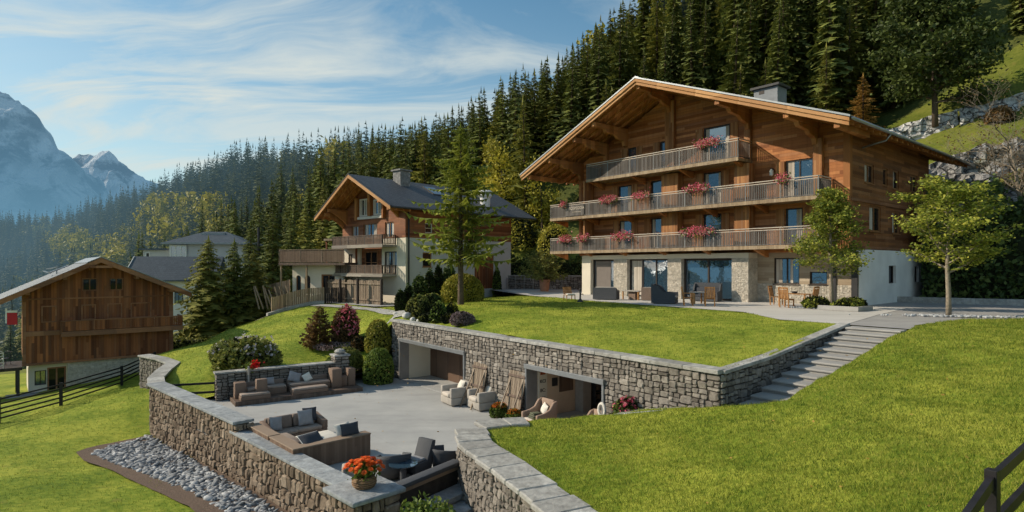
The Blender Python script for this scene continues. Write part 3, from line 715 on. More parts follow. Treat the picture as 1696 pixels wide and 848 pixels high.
def leafy_tree(name, label, cat, loc, h, seed, mat, bark, nleaf, size, group=None, sp=.3, flat_l=.3, fz=.5, rz=0, **kw):
    t = thing(name, label, cat, loc, rz, group)
    mb, tips = limb_tree(h, seed, **kw)
    mb.build('trunk', bark, t, smooth=True, fix=False)
    rng = np.random.default_rng(seed)
    P = np.array([tuple(p) for p, l in tips]); idx = rng.integers(0, len(P), nleaf)
    C = P[idx] + rng.normal(size=(nleaf, 3)) * np.array([sp, sp, sp * fz])
    V, Fq = leaves(C, size, rng, flat_l); tri_mesh('crown', V, Fq, mat, t)
    return t
def blob_points(n, rad, rng, bumps=8, amp=.18, low=-.25, shell=.12):
    d = rot_leaf(rng, n * 2); d = d[d[:, 2] > low][:n]
    bd = rot_leaf(rng, bumps); k = np.clip((d @ bd.T - .55) * 2.2, 0, 1).max(1)
    q = 1 - amp + amp * k + rng.normal(0, shell * .5, len(d))
    return d * np.array(rad) * q[:, None]
def bush(name, label, cat, loc, rad, mat, n, size, seed, group=None, amp=.18, bumps=9, shell=.12, flower=None, nf=0, fs=.05, ftop=.2, rz=0, flat=0., core=True, stem=True):
    t = thing(name, label, cat, loc, rz, group)
    rng = np.random.default_rng(seed)
    P = blob_points(n, rad, rng, bumps, amp, -.45, shell); P[:, 2] += rad[2] * .4; P = P[P[:, 2] > -.05]
    V, Fq = leaves(P, size, rng, flat); 
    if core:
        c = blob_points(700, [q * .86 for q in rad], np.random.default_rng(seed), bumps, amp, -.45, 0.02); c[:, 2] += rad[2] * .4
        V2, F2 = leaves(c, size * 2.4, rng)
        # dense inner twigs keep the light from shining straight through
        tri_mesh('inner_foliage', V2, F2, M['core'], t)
    tri_mesh('foliage', V, Fq, mat, t)
    if flower:
        P = blob_points(nf * 3, [q * 1.04 for q in rad], rng, bumps, amp, ftop, shell)[:nf]; P[:, 2] += rad[2] * .4
        C = np.repeat(P, 5, 0) + rng.normal(0, fs * .7, (len(P) * 5, 3))
        V, Fq = leaves(C, fs, rng, 0, 1.2); tri_mesh('blossoms', V, Fq, flower, t)
    return t
# ------------------------------------------------------------------ the forest on the slope
FR = random.Random(11)
protos = []
for i, (h, r, wh, per, m, kw) in enumerate([(19, 3.9, 24, 8, 'spruce', dict(droop=.34)), (22, 4.0, 27, 8, 'spruce', dict(droop=.42, pw=.95)), (16, 3.7, 20, 8, 'spruce2', dict(droop=.25)), (20, 3.3, 25, 8, 'spruce', dict(droop=.5, pw=.8)), (15, 3.9, 19, 8, 'spruce2', dict(droop=.2, irr=.4))]):
    o = conifer_one('spruce_tree', h, r, wh, per, 3, 40 + i, M[m], side=.55, **kw); protos.append(o); COL.objects.unlink(o)
def broad(seed, h, r, mat, n=1500, size=.32):
    rng = np.random.default_rng(seed)
    cs = []
    for k in range(11):
        a = rng.uniform(0, 6.28); u = rng.uniform(.25, .95); q = r * .62 * math.sin(math.pi * min(.95, u * .8 + .1)) * rng.uniform(.5, 1.1)
        c = np.array([math.cos(a) * q, math.sin(a) * q, h * u]); n_ = n // 11
        cs.append(c + rng.normal(size=(n_, 3)) * np.array([r * .24, r * .24, h * .085]))
    V2, F2 = leaves(np.concatenate(cs), size, rng)
    V1, T1 = trunk_arrays(h * .85, h * .014 + .05, 5)
    T1 = np.column_stack([T1, T1[:, 2]])
    Fq = np.concatenate([T1, F2 + len(V1)])
    # triangles of the trunk are written as quads with a split corner
    V1b = V1[T1].reshape(-1, 3); V1b[3::4] = V1b[2::4] * .5 + V1b[0::4] * .5
    return tri_mesh('birch_tree', np.concatenate([V1b, V2]), np.concatenate([np.arange(len(V1b)).reshape(-1, 4), F2 + len(V1b)]), [M['bark'], mat], mi=[0] * len(T1) + [1] * len(F2))
bprotos = []
for i in range(3):
    o = broad(70 + i, 13 + i, 4.2, M['birch']); bprotos.append(o); COL.objects.unlink(o)
def chalet_hides(px, py):
    # rough outline of the two chalets' fronts, behind which a whole tree is out of sight
    if 900 < px < 1600: return py > 150 + abs(px - 1052) * (.36 if px < 1052 else .2) + 25
    if 560 < px < 800: return py > 320
    return False
spots = []
X0, X1, Y0, Y1 = -620, 190, 60, 620
y = Y0
while y < Y1:
    stp = 4.6 if y < 200 else 5.6 if y < 330 else 7.0
    x = X0
    while x < X1:
        a, b_ = x + FR.uniform(-.45, .45) * stp, y + FR.uniform(-.45, .45) * stp
        spots.append((a, b_)); x += stp
    y += stp
A = np.array(spots); A = A[forest_mask(A[:, 0], A[:, 1])]
Zt = TER(A[:, 0], A[:, 1]); PX = 848 + A[:, 0] / A[:, 1] * F; PB = HZ - (Zt - CAMH) / A[:, 1] * F; PT = HZ - (Zt + 19 - CAMH) / A[:, 1] * F
ok = (PX > -40) & (PX < 1740) & (PB > -60)
# trees just behind the crest line only show their tips: trees far down the back side are out of sight
crest = np.interp(PX, [-100, 0, 150, 240, 330, 400, 500, 600, 700, 800, 900, 1000, 1200, 1800], [590, 560, 470, 410, 365, 330, 285, 245, 205, 175, 150, 150, 140, 140])
ok &= A[:, 1] < crest
A, Zt, PX, PB, PT = A[ok], Zt[ok], PX[ok], PB[ok], PT[ok]
hid = np.array([chalet_hides(a, b_) for a, b_ in zip(PX, PT)])
A, Zt, PX, PB, PT = A[~hid], Zt[~hid], PX[~hid], PB[~hid], PT[~hid]
SIL = lambda px: float(np.interp(px, [-60, 0, 90, 150, 240, 330, 400, 520, 600, 700, 780, 830, 900, 950, 1000, 1030, 1100], [352, 345, 330, 322, 296, 258, 230, 213, 203, 190, 155, 122, 88, 62, 15, -10, -120]))
order = np.argsort(A[:, 1]); ind = 0; far = []
el_ = lambda px, py, cx, cy, rx, ry: ((px - cx) / rx) ** 2 + ((py - cy) / ry) ** 2 < 1
yellow = lambda px, py: (any(el_(px, py, *e) for e in ((288, 362, 40, 42), (352, 378, 22, 38), (128, 392, 45, 18), (205, 400, 34, 24), (70, 372, 20, 12), (395, 330, 16, 20), (560, 300, 20, 25))) and FR.random() < .45) or (800 < px < 910 and 285 < py < 390 and FR.random() < .75) or FR.random() < .02
cover = np.full(1697, 848.)
cover[527:891] = np.interp(np.arange(527, 891), [527, 577, 745, 890], [358, 288, 312, 353]); cover[862:1613] = np.interp(np.arange(862, 1613), [862, 1052, 1407, 1612], [292, 130, 191, 276])
for j in order:
    x_, y_, z_, px_, pb_ = A[j, 0], A[j, 1], Zt[j], PX[j], PB[j]
    big = x_ > -25 and y_ < 135
    if big and FR.random() < (.22 if x_ > 22 else .40): continue
    yl = yellow(px_, pb_ - 48)
    ti = HZ - (z_ + 15 * (1.15 if big else 1) - CAMH) / y_ * F; ti = max(ti, SIL(px_)); wp = max(2, int(2.6 / y_ * F)); i0, i1 = max(0, int(px_) - wp), min(1697, int(px_) + wp + 1)
    seen = i1 > i0 and (cover[i0:i1] - np.maximum(ti, 0)).max() > 14
    if i1 > i0: cover[i0:i1] = np.minimum(cover[i0:i1], ti + np.abs(np.arange(i0, i1) - px_) * 2.2 + 6)
    if ind < 288 and seen:
        p = FR.choice(bprotos) if yl else protos[FR.choices(range(5), [4, 4, 2, 4, 2])[0]]
        o = p.copy(); COL.objects.link(o)
        sc = FR.uniform(.72, 1.18) * (.7 if yl else 1) * (1.18 if big else 1)
        H_ = max(v.co.z for v in p.data.vertices); lim = (CAMH + (HZ - SIL(px_) - abs(FR.gauss(0, 14))) / F * y_ - z_) / H_; sc = min(sc, lim)
        if sc < .45: COL.objects.unlink(o); continue
        o.location = (x_, y_, z_ - .3); o.rotation_euler = (FR.uniform(-.03, .03), FR.uniform(-.03, .03), FR.uniform(0, 6.28)); o.scale = (sc * FR.uniform(.9, 1.1), sc * FR.uniform(.9, 1.1), sc)
        if yl: tag(o, 'yellow green broadleaf tree among the dark spruces of the slope', 'broadleaf tree', 'yellow green trees among the spruces')
        else: tag(o, 'tall dark spruce in the dense forest on the slope behind the chalets', 'spruce', 'spruces of the forest on the slope')
        ind += 1
    else:
        lim = (CAMH + (HZ - SIL(px_) + 6 - abs(FR.gauss(0, 9))) / F * y_ - z_) / 19.
        if lim > .3: far.append((x_, y_, z_, yl, lim))
def scatter(name, items, pro, label, cat):
    Vs, Fs, ms, off = [], [], [], 0
    for (x_, y_, z_, lim) in items:
        V, T, mi = pro[FR.randrange(len(pro))]
        a = FR.uniform(0, 6.28); s_ = min(FR.uniform(.68, 1.2), lim * 19. / V[:, 2].max()); c, s0 = math.cos(a), math.sin(a); wd = FR.uniform(.9, 1.15)
        q = np.column_stack([(V[:, 0] * c - V[:, 1] * s0) * s_ * wd, (V[:, 0] * s0 + V[:, 1] * c) * s_ * wd, V[:, 2] * s_]) + (x_, y_, z_ - .3)
        Vs.append(q); Fs.append(T + off); off += len(V)
    o = tri_mesh(name, np.concatenate(Vs), np.concatenate(Fs), pro[0][2])
    return tag(o, label, cat, None, 'stuff')
def lod(h, r, wh, per, seed, m, kw): 
    V, T = conifer_arrays(h, r * 1.3, wh, per, 2, seed, side=.62, **kw); return V, T, M[m + '_far']
fars = [p for p in far if not p[3]]; fy = [p for p in far if p[3]]
pro1 = [lod(19, 2.9, 17, 6, 1, 'spruce', dict(droop=.36)), lod(22, 3.0, 19, 6, 2, 'spruce', dict(droop=.45, pw=.95)), lod(17, 2.8, 15, 6, 4, 'spruce', dict(droop=.4))]
pro2 = [lod(16, 3.0, 14, 6, 3, 'spruce2', dict(droop=.25)), lod(19, 2.9, 16, 6, 5, 'spruce2', dict(droop=.4))]
k = int(len(fars) * .72); FR.shuffle(fars)
scatter('spruce_forest', [p[:3] + p[4:] for p in fars[:k]], pro1, 'dense dark spruce forest covering the far slope up to the crest', 'forest')
scatter('olive_forest', [p[:3] + p[4:] for p in fars[k:]], pro2, 'paler olive green spruces scattered through the far forest', 'forest')
if fy:
    pro3 = []
    for i in range(2):
        o = broad(90 + i, 15, 5.2, M['birch'], 420, .66); me = o.data
        V = np.empty(len(me.vertices) * 3); me.vertices.foreach_get('co', V); f = np.empty(len(me.loops), int); me.loops.foreach_get('vertex_index', f)
        pro3.append((V.reshape(-1, 3), f.reshape(-1, 4), M['birch'])); bpy.data.objects.remove(o)
    scatter('broadleaf_woods', [p[:3] + p[4:] for p in fy], pro3, 'golden green broadleaf trees mixed through the far forest', 'forest')
print('forest', ind, len(fars), len(fy))
# ------------------------------------------------------------------ oriented boxes, walls with openings, windows, railings
class Fr:                                  # a wall frame: origin, direction along the wall, direction into the wall
    def __init__(s, o, u, n): s.o = Vector(o); s.u = Vector(u); s.n = Vector(n)
    def p(s, u, t, w_): return s.o + s.u * u + s.n * t + Vector((0, 0, w_))
def ob(mb, f, u0, u1, t0, t1, w0, w1):
    P = [f.p(*q) for q in ((u0, t0, w0), (u1, t0, w0), (u1, t1, w0), (u0, t1, w0), (u0, t0, w1), (u1, t0, w1), (u1, t1, w1), (u0, t1, w1))]
    b = len(mb.v); mb.v += [tuple(p) for p in P]
    for q in ((3, 2, 1, 0), (4, 5, 6, 7), (0, 1, 5, 4), (1, 2, 6, 5), (2, 3, 7, 6), (3, 0, 4, 7)): mb.face([b + i for i in q])
    return mb
def holed(mb, f, u0, u1, w0, w1, t0, t1, holes):
    us = sorted({u0, u1, *[q for h in holes for q in h[:2] if u0 < q < u1]})
    for a, b in zip(us, us[1:]):
        m = (a + b) / 2; hs = sorted([h for h in holes if h[0] < m < h[1]], key=lambda h: h[2]); z = w0
        for h in hs:
            if h[2] > z: ob(mb, f, a, b, t0, t1, z, h[2])
            z = h[3]
        if z < w1: ob(mb, f, a, b, t0, t1, z, w1)
    return mb
def window(par, f, u0, u1, w0, w1, fm, gm=None, cols=1, rows=1, t=.12, bar=.07, name='window', sill=None, curtain=None, out=.04):
    mb = MB()
    ob(mb, f, u0, u0 + bar, t - out, t + .09, w0, w1); ob(mb, f, u1 - bar, u1, t - out, t + .09, w0, w1)
    ob(mb, f, u0 + bar, u1 - bar, t - out, t + .09, w0, w0 + bar); ob(mb, f, u0 + bar, u1 - bar, t - out, t + .09, w1 - bar, w1)
    for i in range(1, cols):
        q = u0 + (u1 - u0) * i / cols; ob(mb, f, q - bar * .45, q + bar * .45, t - out * .6, t + .08, w0 + bar, w1 - bar)
    for i in range(1, rows):
        q = w0 + (w1 - w0) * i / rows; ob(mb, f, u0 + bar, u1 - bar, t - out * .3, t + .07, q - bar * .3, q + bar * .3)
    if sill: ob(mb, f, u0 - .06, u1 + .06, -.07, t - out - .003, w0 - .06, w0 - .003)
    o = mb.build(name, fm, par)
    pm = MB(); ob(pm, f, u0 + .02, u1 - .02, t + .03, t + .05, w0 + .02, w1 - .02); pm.build('pane', gm or M['glass'], o)
    if curtain:
        for (a, b) in curtain:
            cm = MB(); ob(cm, f, u0 + (u1 - u0) * a, u0 + (u1 - u0) * b, t + .012, t + .026, w0 + bar, w1 - bar); cm.build('curtain', M['curtain'], o)
    return o
def railing(par, path, z0, z1, slat_w=.075, gap=.05, mat='slat', rail='railtop', post='postgrey', pstep=2.3, name='railing', second=True, solid=None):
    mb = MB(); mats = [M[mat], M[rail], M[post]]
    for a, b in zip(path, path[1:]):
        a = Vector((*a, 0)); b = Vector((*b, 0)); d = b - a; L = d.length; d.normalize()
        mb.cur = 1; mb.beam(a + Vector((0, 0, z1 - .03)), b + Vector((0, 0, z1 - .03)), .10, .055)
        if second: mb.beam(a + Vector((0, 0, z1 - .17)), b + Vector((0, 0, z1 - .17)), .06, .05)
        mb.cur = 0; mb.beam(a + Vector((0, 0, z0 + .1)), b + Vector((0, 0, z0 + .1)), .05, .06)
        n = int(L / (slat_w + gap))
        for i in range(n):
            p = a + d * ((i + .5) * L / n); hgt = z1 - .2 if second else z1 - .06
            mb.beam(p + Vector((0, 0, z0 + .05)), p + Vector((0, 0, hgt)), slat_w, .025, up=(d.x, d.y, 0)) if False else mb.box((p.x, p.y, (z0 + .05 + hgt) / 2), (slat_w, .024, hgt - z0 - .05), rz=math.atan2(d.y, d.x))
        mb.cur = 2; k = max(1, round(L / pstep))
        for i in range(k + 1):
            p = a + d * (L * i / k); mb.box((p.x, p.y, (z0 + z1) / 2 - .03), (.06, .06, z1 - z0 - .06), rz=math.atan2(d.y, d.x))
    return mb.build(name, mats, par)
# ------------------------------------------------------------------ dry stone facing
def stones(mb, p0, p1, zb, zt0, zt1, holes=(), size=.36, depth=.09, seed=1, zb1=None, gap=.016, flatten=1.25):
    rng = random.Random(seed); p0 = Vector((p0[0], p0[1], 0)); p1 = Vector((p1[0], p1[1], 0)); L = (p1 - p0).length; u = (p1 - p0) / L; n = Vector((u.y, -u.x, 0))
    zt = max(zt0, zt1); rects = []
    def split(x0, x1, y0, y1):
        w_, h_ = x1 - x0, y1 - y0
        mw, mh = size * flatten * rng.uniform(.75, 1.6), size * rng.uniform(.65, 1.35)
        if w_ <= mw and h_ <= mh or (w_ < size * .6 and h_ < size * 1.1) or (h_ < size * .5 and w_ < size * 1.6): rects.append((x0, x1, y0, y1)); return
        if w_ / flatten > h_ * rng.uniform(.8, 1.25):
            q = x0 + w_ * rng.uniform(.36, .64); split(x0, q, y0, y1); split(q, x1, y0, y1)
        else:
            q = y0 + h_ * rng.uniform(.36, .64); split(x0, x1, y0, q); split(x0, x1, q, y1)
    us = sorted({0., L, *[q for h in holes for q in h[:2]]})
    for a, b in zip(us, us[1:]):
        hs = [h for h in holes if h[0] < (a + b) / 2 < h[1]]; z = zb
        for h in sorted(hs, key=lambda h: h[2]):
            if h[2] > z: split(a, b, z, h[2])
            z = h[3]
        if z < zt: split(a, b, z, zt)
    for (x0, x1, y0, y1) in rects:
        top = zt0 + (zt1 - zt0) * (x0 + x1) / 2 / L
        if y0 > top - .05: continue
        y1 = min(y1, top)
        x0 += gap; x1 -= gap; y0 += gap; y1 -= gap
        if x1 - x0 < .04 or y1 - y0 < .03: continue
        cx, cy = (x0 + x1) / 2, (y0 + y1) / 2; m_ = min(x1 - x0, y1 - y0)
        c = [m_ * rng.uniform(.08, .3) for _ in range(4)]
        o = [(x0 + c[0], y0), (x1 - c[1], y0), (x1, y0 + c[1] * .8), (x1, y1 - c[2] * .8), (x1 - c[2], y1), (x0 + c[3], y1), (x0, y1 - c[3] * .8), (x0, y0 + c[0] * .8)]
        j = m_ * .09; o = [(a + rng.uniform(-j, j), b + rng.uniform(-j, j)) for a, b in o]
        d0 = depth * rng.uniform(.45, 1.); tx, ty = rng.uniform(-.12, .12), rng.uniform(-.14, .10)
        mb.cv = min(1, max(0, rng.gauss(.5, .26)))
        b0 = len(mb.v)
        for ring, (s_, dd) in enumerate(((1., -.02), (.97, d0 * .62), (.80, d0))):
            for (a, b) in o:
                qa, qb = cx + (a - cx) * s_, cy + (b - cy) * s_
                t_ = dd if ring == 0 else dd + ((a - cx) * tx + (b - cy) * ty) + rng.uniform(-.012, .012)
                mb.v.append(tuple(p0 + u * qa + n * t_ + Vector((0, 0, qb))))
        for ring in range(2):
            for k in range(8):
                k2 = (k + 1) % 8; q = b0 + ring * 8; mb.face((q + k, q + k2, q + 8 + k2, q + 8 + k))
        mb.face([b0 + 16 + k for k in range(8)])
    mb.cv = .5
def rock_strip(mb, p0, p1, zb0, zb1, zt0, zt1, lean=.5, amp=.5, step=.35, seed=1):
    from mathutils import noise as mn
    p0 = Vector((*p0, 0)); p1 = Vector((*p1, 0)); L = (p1 - p0).length; u = (p1 - p0) / L; n = Vector((u.y, -u.x, 0)); nu_ = max(2, int(L / step)); b = len(mb.v); hm = max(zt0 - zb0, zt1 - zb1); nv = max(3, int(hm / step)); so = Vector((seed * 7.3, seed * 3.1, 0))
    for i in range(nu_ + 1):
        f = i / nu_; zb = zb0 + (zb1 - zb0) * f; zt = zt0 + (zt1 - zt0) * f + .45 * amp * mn.noise(Vector((f * L * .6, seed, 0))) * 2; zt = max(zt, zb + .05)
        for j in range(nv + 2):
            g = min(1., j / nv); z = zb + (zt - zb) * g; back = (1.4 if j > nv else 0); q = p0 + u * (f * L)
            d = mn.noise(Vector((q.x, q.y, z * 1.5)) * .55 + so) * amp + mn.cell(Vector((q.x * .8, q.y * .8, z * 1.1)) + so) * amp * .55 + mn.noise(Vector((q.x, q.y, z)) * 1.9 + so) * amp * .3
            mb.v.append(tuple(q - n * ((z - zb) * lean + back) + n * d * (.2 if j > nv else 1) + Vector((0, 0, z + (.12 if j > nv else 0)))))
    m = nv + 2
    for i in range(nu_):
        for j in range(m - 1): mb.face((b + i * m + j, b + (i + 1) * m + j, b + (i + 1) * m + j + 1, b + i * m + j + 1))
def coping(mb, path, wd, z, th, seed=1, piece=1.1, off=0., jit=.0, ends=True, rough=0.0):
    """slabs along a path [(x,y,z)], each butted against the next"""
    rng = random.Random(seed); P = [Vector(p) for p in path]
    segs = []
    for a, b in zip(P, P[1:]):
        L = (b - a).length; n_ = max(1, round(L / piece))
        for i in range(n_): segs.append((a.lerp(b, i / n_), a.lerp(b, (i + 1) / n_)))
    dirs = [((b - a).normalized()) for a, b in segs]
    def nrm(i):
        d = dirs[i]; return Vector((d.y, -d.x, 0)).normalized()
    for i, (a, b) in enumerate(segs):
        na = nrm(i) if i == 0 else (nrm(i - 1) + nrm(i)).normalized(); nb = nrm(i) if i == len(segs) - 1 else (nrm(i) + nrm(i + 1)).normalized()
        g = dirs[i] * .004; mb.cv = min(1, max(0, rng.gauss(.5, .22)))
        dz = Vector((0, 0, rng.uniform(-jit, jit))); up = Vector((0, 0, th))
        e1 = rng.uniform(-rough, rough); e2 = rng.uniform(-rough, rough)
        q = [a + g + na * (wd / 2 + off + e1), b - g + nb * (wd / 2 + off + e2), b - g - nb * (wd / 2 - off + e1), a + g - na * (wd / 2 - off + e2)]
        q = [p + dz for p in q]
        b0 = len(mb.v); mb.v += [tuple(p) for p in q] + [tuple(p + up) for p in q]
        for f in ((3, 2, 1, 0), (4, 5, 6, 7), (0, 1, 5, 4), (1, 2, 6, 5), (2, 3, 7, 6), (3, 0, 4, 7)): mb.face([b0 + k for k in f])
    mb.cv = .5
def wallbody(mb, p0, p1, th, zb, zt0, zt1, holes=()):
    f = Fr((p0[0], p0[1], 0), (Vector((p1[0], p1[1], 0)) - Vector((p0[0], p0[1], 0))).normalized(), (0, 0, 0))
    L = (Vector(p1[:2]) - Vector(p0[:2])).length; f.n = Vector((-f.u.y, f.u.x, 0))
    if abs(zt0 - zt1) < .01: holed(mb, f, 0, L, zb, zt0, 0, th, list(holes))
    else: mb.prism([f.p(0, 0, zb), f.p(L, 0, zb), f.p(L, 0, zt1), f.p(0, 0, zt0)], (0, 0, 0), f.n * th)
    return f, L
# --- big retaining wall with the two garage openings
rw = thing('retaining_wall', 'long brown stone retaining wall with two garage openings below the upper lawn', 'stone wall', (0, 0, 0))
u_ = (WR - WL).normalized(); n_in = Vector((-u_.y, u_.x, 0))
def along(px):                              # where along the wall a photo column meets it
    a = (px - 848) / F; s = (WL.x * n_in.x + WL.y * n_in.y) / (a * n_in.x + n_in.y); return (Vector((a * s, s, 0)) - WL).dot(u_)
RL = (WR - WL).length
g1 = (along(664), along(770)); g2 = (along(874), along(1000)); GT = -1.66
holes = [(g1[0], g1[1], LT - .5, GT), (g2[0], g2[1], LT - .5, GT)]
mb = MB(); f_, _ = wallbody(mb, WL, WR, .45, LT - .4, -.80, -.80, holes); mb.build('wall_core', M['mortar'], rw)
mb = MB(); stones(mb, WL, WR, LT - .1, -.82, -.82, holes, .25, .06, 5, gap=.011, flatten=1.55); mb.build('stone_facing', M['stonegrey'], rw)
mb = MB(); stones(mb, WR, ST, LT + .6, -.82, -.06, (), .30, .07, 7); mb.build('stone_facing', M['stonegrey'], rw)
mb = MB(); wallbody(mb, WR + Vector((.02, .03, 0)), ST, .35, LT, -.80, -.04); mb.build('wall_core', M['mortar'], rw)
nu = -n_in
mb = MB(); coping(mb, [tuple(WL - u_ * .15 + n_in * .2 + Vector((0, 0, -.80))), tuple(WR + u_ * .0 + n_in * .2 + Vector((0, 0, -.80)))], .62, 0, .13, 3, 1.3); mb.build('coping', M['coping'], rw, bev=.015, seg=1)
d2 = (ST - WR).normalized(); n2 = Vector((-d2.y, d2.x, 0))
mb = MB(); coping(mb, [tuple(WR + d2 * .12 + n2 * .1 + Vector((0, 0, -.80))), tuple(WR + d2 * 3.2 + n2 * .1 + Vector((0, 0, -.66))), tuple(ST + n2 * .1 + Vector((0, 0, -.02)))], .40, 0, .11, 4, 1.2); mb.build('coping', M['coping'], rw, bev=.012, seg=1)
for (a, b), kind in ((g1, 0), (g2, 1)):
    mb = MB(); ob(mb, f_, a - .1, b + .1, -.14, .5, GT - .16, GT + .03)
    ob(mb, f_, a - .08, a + .03, -.10, .5, LT, GT - .163); ob(mb, f_, b - .03, b + .08, -.10, .5, LT, GT - .163)
    mb.build('steel_lintel' if kind else 'door_lintel', M['gutter'], rw, bev=.01, seg=1)
    rm = MB(); D = 5.2 if kind else 2.0
    ob(rm, f_, a - .3, a + .03, .503, D, LT - .1, GT + .3); ob(rm, f_, b - .03, b + .3, .503, D, LT - .1, GT + .3)
    ob(rm, f_, a - .3, b + .3, .503, D + .2, GT + .003, GT + .3)
    ob(rm, f_, a - .3, b + .3, D, D + .2, LT - .1, GT)
    rm.build('garage_interior', M['plasterlit'] if kind else M['cream'], rw)
    fm = MB(); ob(fm, f_, a + .03, b - .03, -.05, D, LT - .1, LT + .02); fm.build('garage_floor', M['terrace'], rw)
    if not kind:
        dm = MB(); ob(dm, f_, a + .03, b - .03, D - .12, D - .02, LT + .02, GT); dm.build('garage_door', M['garagewood'], rw)
    else:
        cm = MB(); ob(cm, f_, b - .55, b - .42, .55, .7, LT + .02, GT); ob(cm, f_, b - .34, b - .05, 1.6, 1.66, LT + .02, GT - .1); cm.build('timber_post', M['timber_v'], rw)
        pf = Fr(f_.p(a + .032, 0, 0), f_.n, f_.u * -1.0)
        bm_ = MB(); ob(bm_, pf, .52, 1.0, -.045, -.003, LT + .03, GT - .12); pn = bm_.build('sign_panel', M['cream'], rw)
        def letters(par, txt, f, u, w_, hgt, mat, t=-.05, name='lettering', al='CENTER', sp=1.):
            cu = bpy.data.curves.new(name, 'FONT'); cu.body = txt; cu.size = hgt; cu.align_x = al; cu.align_y = 'CENTER'; cu.extrude = .006; cu.space_character = sp; cu.offset = .012 * hgt
            to = bpy.data.objects.new(name, cu); COL.objects.link(to)
            xa = f.u.normalized(); za = -f.n.normalized(); ya = Vector((0, 0, 1))
            m4 = Matrix((xa, ya, xa.cross(ya))).transposed().to_4x4(); m4.translation = f.p(u, t, w_)
            dg = bpy.context.evaluated_depsgraph_get(); me = bpy.data.meshes.new_from_object(to.evaluated_get(dg)); bpy.data.objects.remove(to)
            me.transform(m4); me.materials.clear(); me.materials.append(mat)
            o = bpy.data.objects.new(name, me); COL.objects.link(o); o.parent = par; return o
        rb = MB(); ob(rb, pf, .62, .90, -.058, -.047, GT - .50, GT - .25); rb.build('sign_emblem', M['rust'], pn)
        letters(pn, 'KCI', pf, .76, GT - .78, .2, M['black'], -.052)
        letters(pn, 'BC:', pf, .76, GT - 1.16, .2, M['black'], -.052)
        letters(pn, 'YX', pf, .76, GT - 1.5, .2, M['black'], -.052)
# things inside the open garage
def inroom(name, label, cat, u, t, w_, dims, mat, rails=None):
    f_ = pf; mb = MB(); ob(mb, f_, u, u + dims[0], t, t + dims[1], w_, w_ + dims[2])
    if rails:
        mb = MB(); U0, U1 = u, u + dims[0]
        for k in range(rails + 1):
            z = w_ + dims[2] * k / rails; ob(mb, f_, U0 + .031, U1 - .031, t, t + dims[1], z, z + .03)
        ob(mb, f_, U0, U0 + .03, t - .01, t + dims[1], w_, w_ + dims[2] + .03); ob(mb, f_, U1 - .03, U1, t - .01, t + dims[1], w_, w_ + dims[2] + .03)
    o = mb.build(name, mat, None, bev=.006, seg=1); return tag(o, label, cat)
inroom('storage_shelf', 'dim open shelf against the side wall of the right garage', 'shelf', 3.3, -.62, LT + .02, (1.5, .58, 1.6), M['darkmetal'], 4)
for k in range(9):
    r_ = random.Random(k); o = inroom('storage_box', 'small box among the things kept on the dim garage shelf', 'box', 3.37 + (k % 3) * .47, -.56, LT + .085 + (k // 3) * .4, (r_.uniform(.25, .4), .45, r_.uniform(.14, .3)), M['cardboard']); o['group'] = 'boxes on the garage shelf'
inroom('locker', 'pale tall locker standing against the side wall of the right garage', 'locker', 2.65, -.52, LT + .02, (.5, .5, 1.8), M['linengrey'])
o = inroom('wall_picture', 'small dark picture on the side wall inside the right garage', 'picture', 1.3, -.05, LT + 1.25, (.3, .045, .35), M['darkmetal'])
o = inroom('wall_picture', 'wide reddish brown picture on the garage side wall', 'picture', 1.72, -.05, LT + .95, (.8, .045, .7), M['garagewood'])
# --- parapet on the valley side (two levels), with its S-shaped run at the far end
pw = thing('parapet_wall', 'rough brown stone parapet wall along the valley side of the terrace', 'stone wall')
A0, A1, A2, A3 = (-16.55, 27.45), (-10.05, 21.25), (-9.75, 20.95), (-4.25, 15.45)
def pw_part(a, b, zb, zt, seed, size=.36):
    mb = MB(); stones(mb, a, b, zb, zt, zt, (), size, .12, seed, gap=.02, flatten=.95); mb.build('stone_facing', M['stone'], pw)
    mb = MB(); wallbody(mb, a, b, .48, zb - .3, zt - .01, zt - .01); mb.build('wall_core', M['mortar'], pw)
pw_part(A0, A1, -5.7, -3.10, 11); pw_part(A1, A3, -5.4, -3.45, 12, .40)
inn = Vector((.70, .72, 0)) * .22
cp = lambda p, z: (p[0] + inn.x, p[1] + inn.y, z)
mb = MB(); coping(mb, [cp((-16.75, 27.65), -3.10), cp((-9.55, 20.78), -3.10)], .74, 0, .1, 5, 1.5, jit=.004); mb.build('coping', M['copingblue'], pw, bev=.012, seg=1)
mb = MB(); coping(mb, [cp((-9.85, 21.05), -3.45), cp(A3, -3.45)], .66, 0, .09, 6, 1.6, jit=.004); mb.build('coping', M['copingblue'], pw, bev=.012, seg=1)
pm = MB(); pm.box((-9.68, 21.15, -3.54), (.44, .56, .86), rz=R(-45)); stones(pm, (-9.96, 21.13), (-9.5, 20.72), -5.4, -3.1, -3.1, (), .34, .1, 71, gap=.02); stones(pm, (-9.52, 20.74), (-9.1, 21.16), -4.0, -3.1, -3.1, (), .3, .06, 72, gap=.02); o = pm.build('wall_pier', M['stone'], pw)
sv = [(-16.55, 27.45), (-17.5, 29.0), (-18.4, 31.2), (-19.2, 33.5), (-20.8, 35.1), (-22.7, 36.5)]
mb = MB(); mc = MB()
for i, (a, b) in enumerate(zip(sv, sv[1:])):
    stones(mb, b, a, -5.8, -3.1, -3.1, (), .3, .08, 20 + i, flatten=.95); wallbody(mc, b, a, .4, -6, -3.11, -3.11)
mb.build('stone_facing', M['stonegrey'], pw); mc.build('wall_core', M['mortar'], pw)
mb = MB(); coping(mb, [(x + .15, y + .12, -3.10) for x, y in sv], .72, 0, .1, 8, .8); mb.build('coping', M['coping'], pw, bev=.01, seg=1)
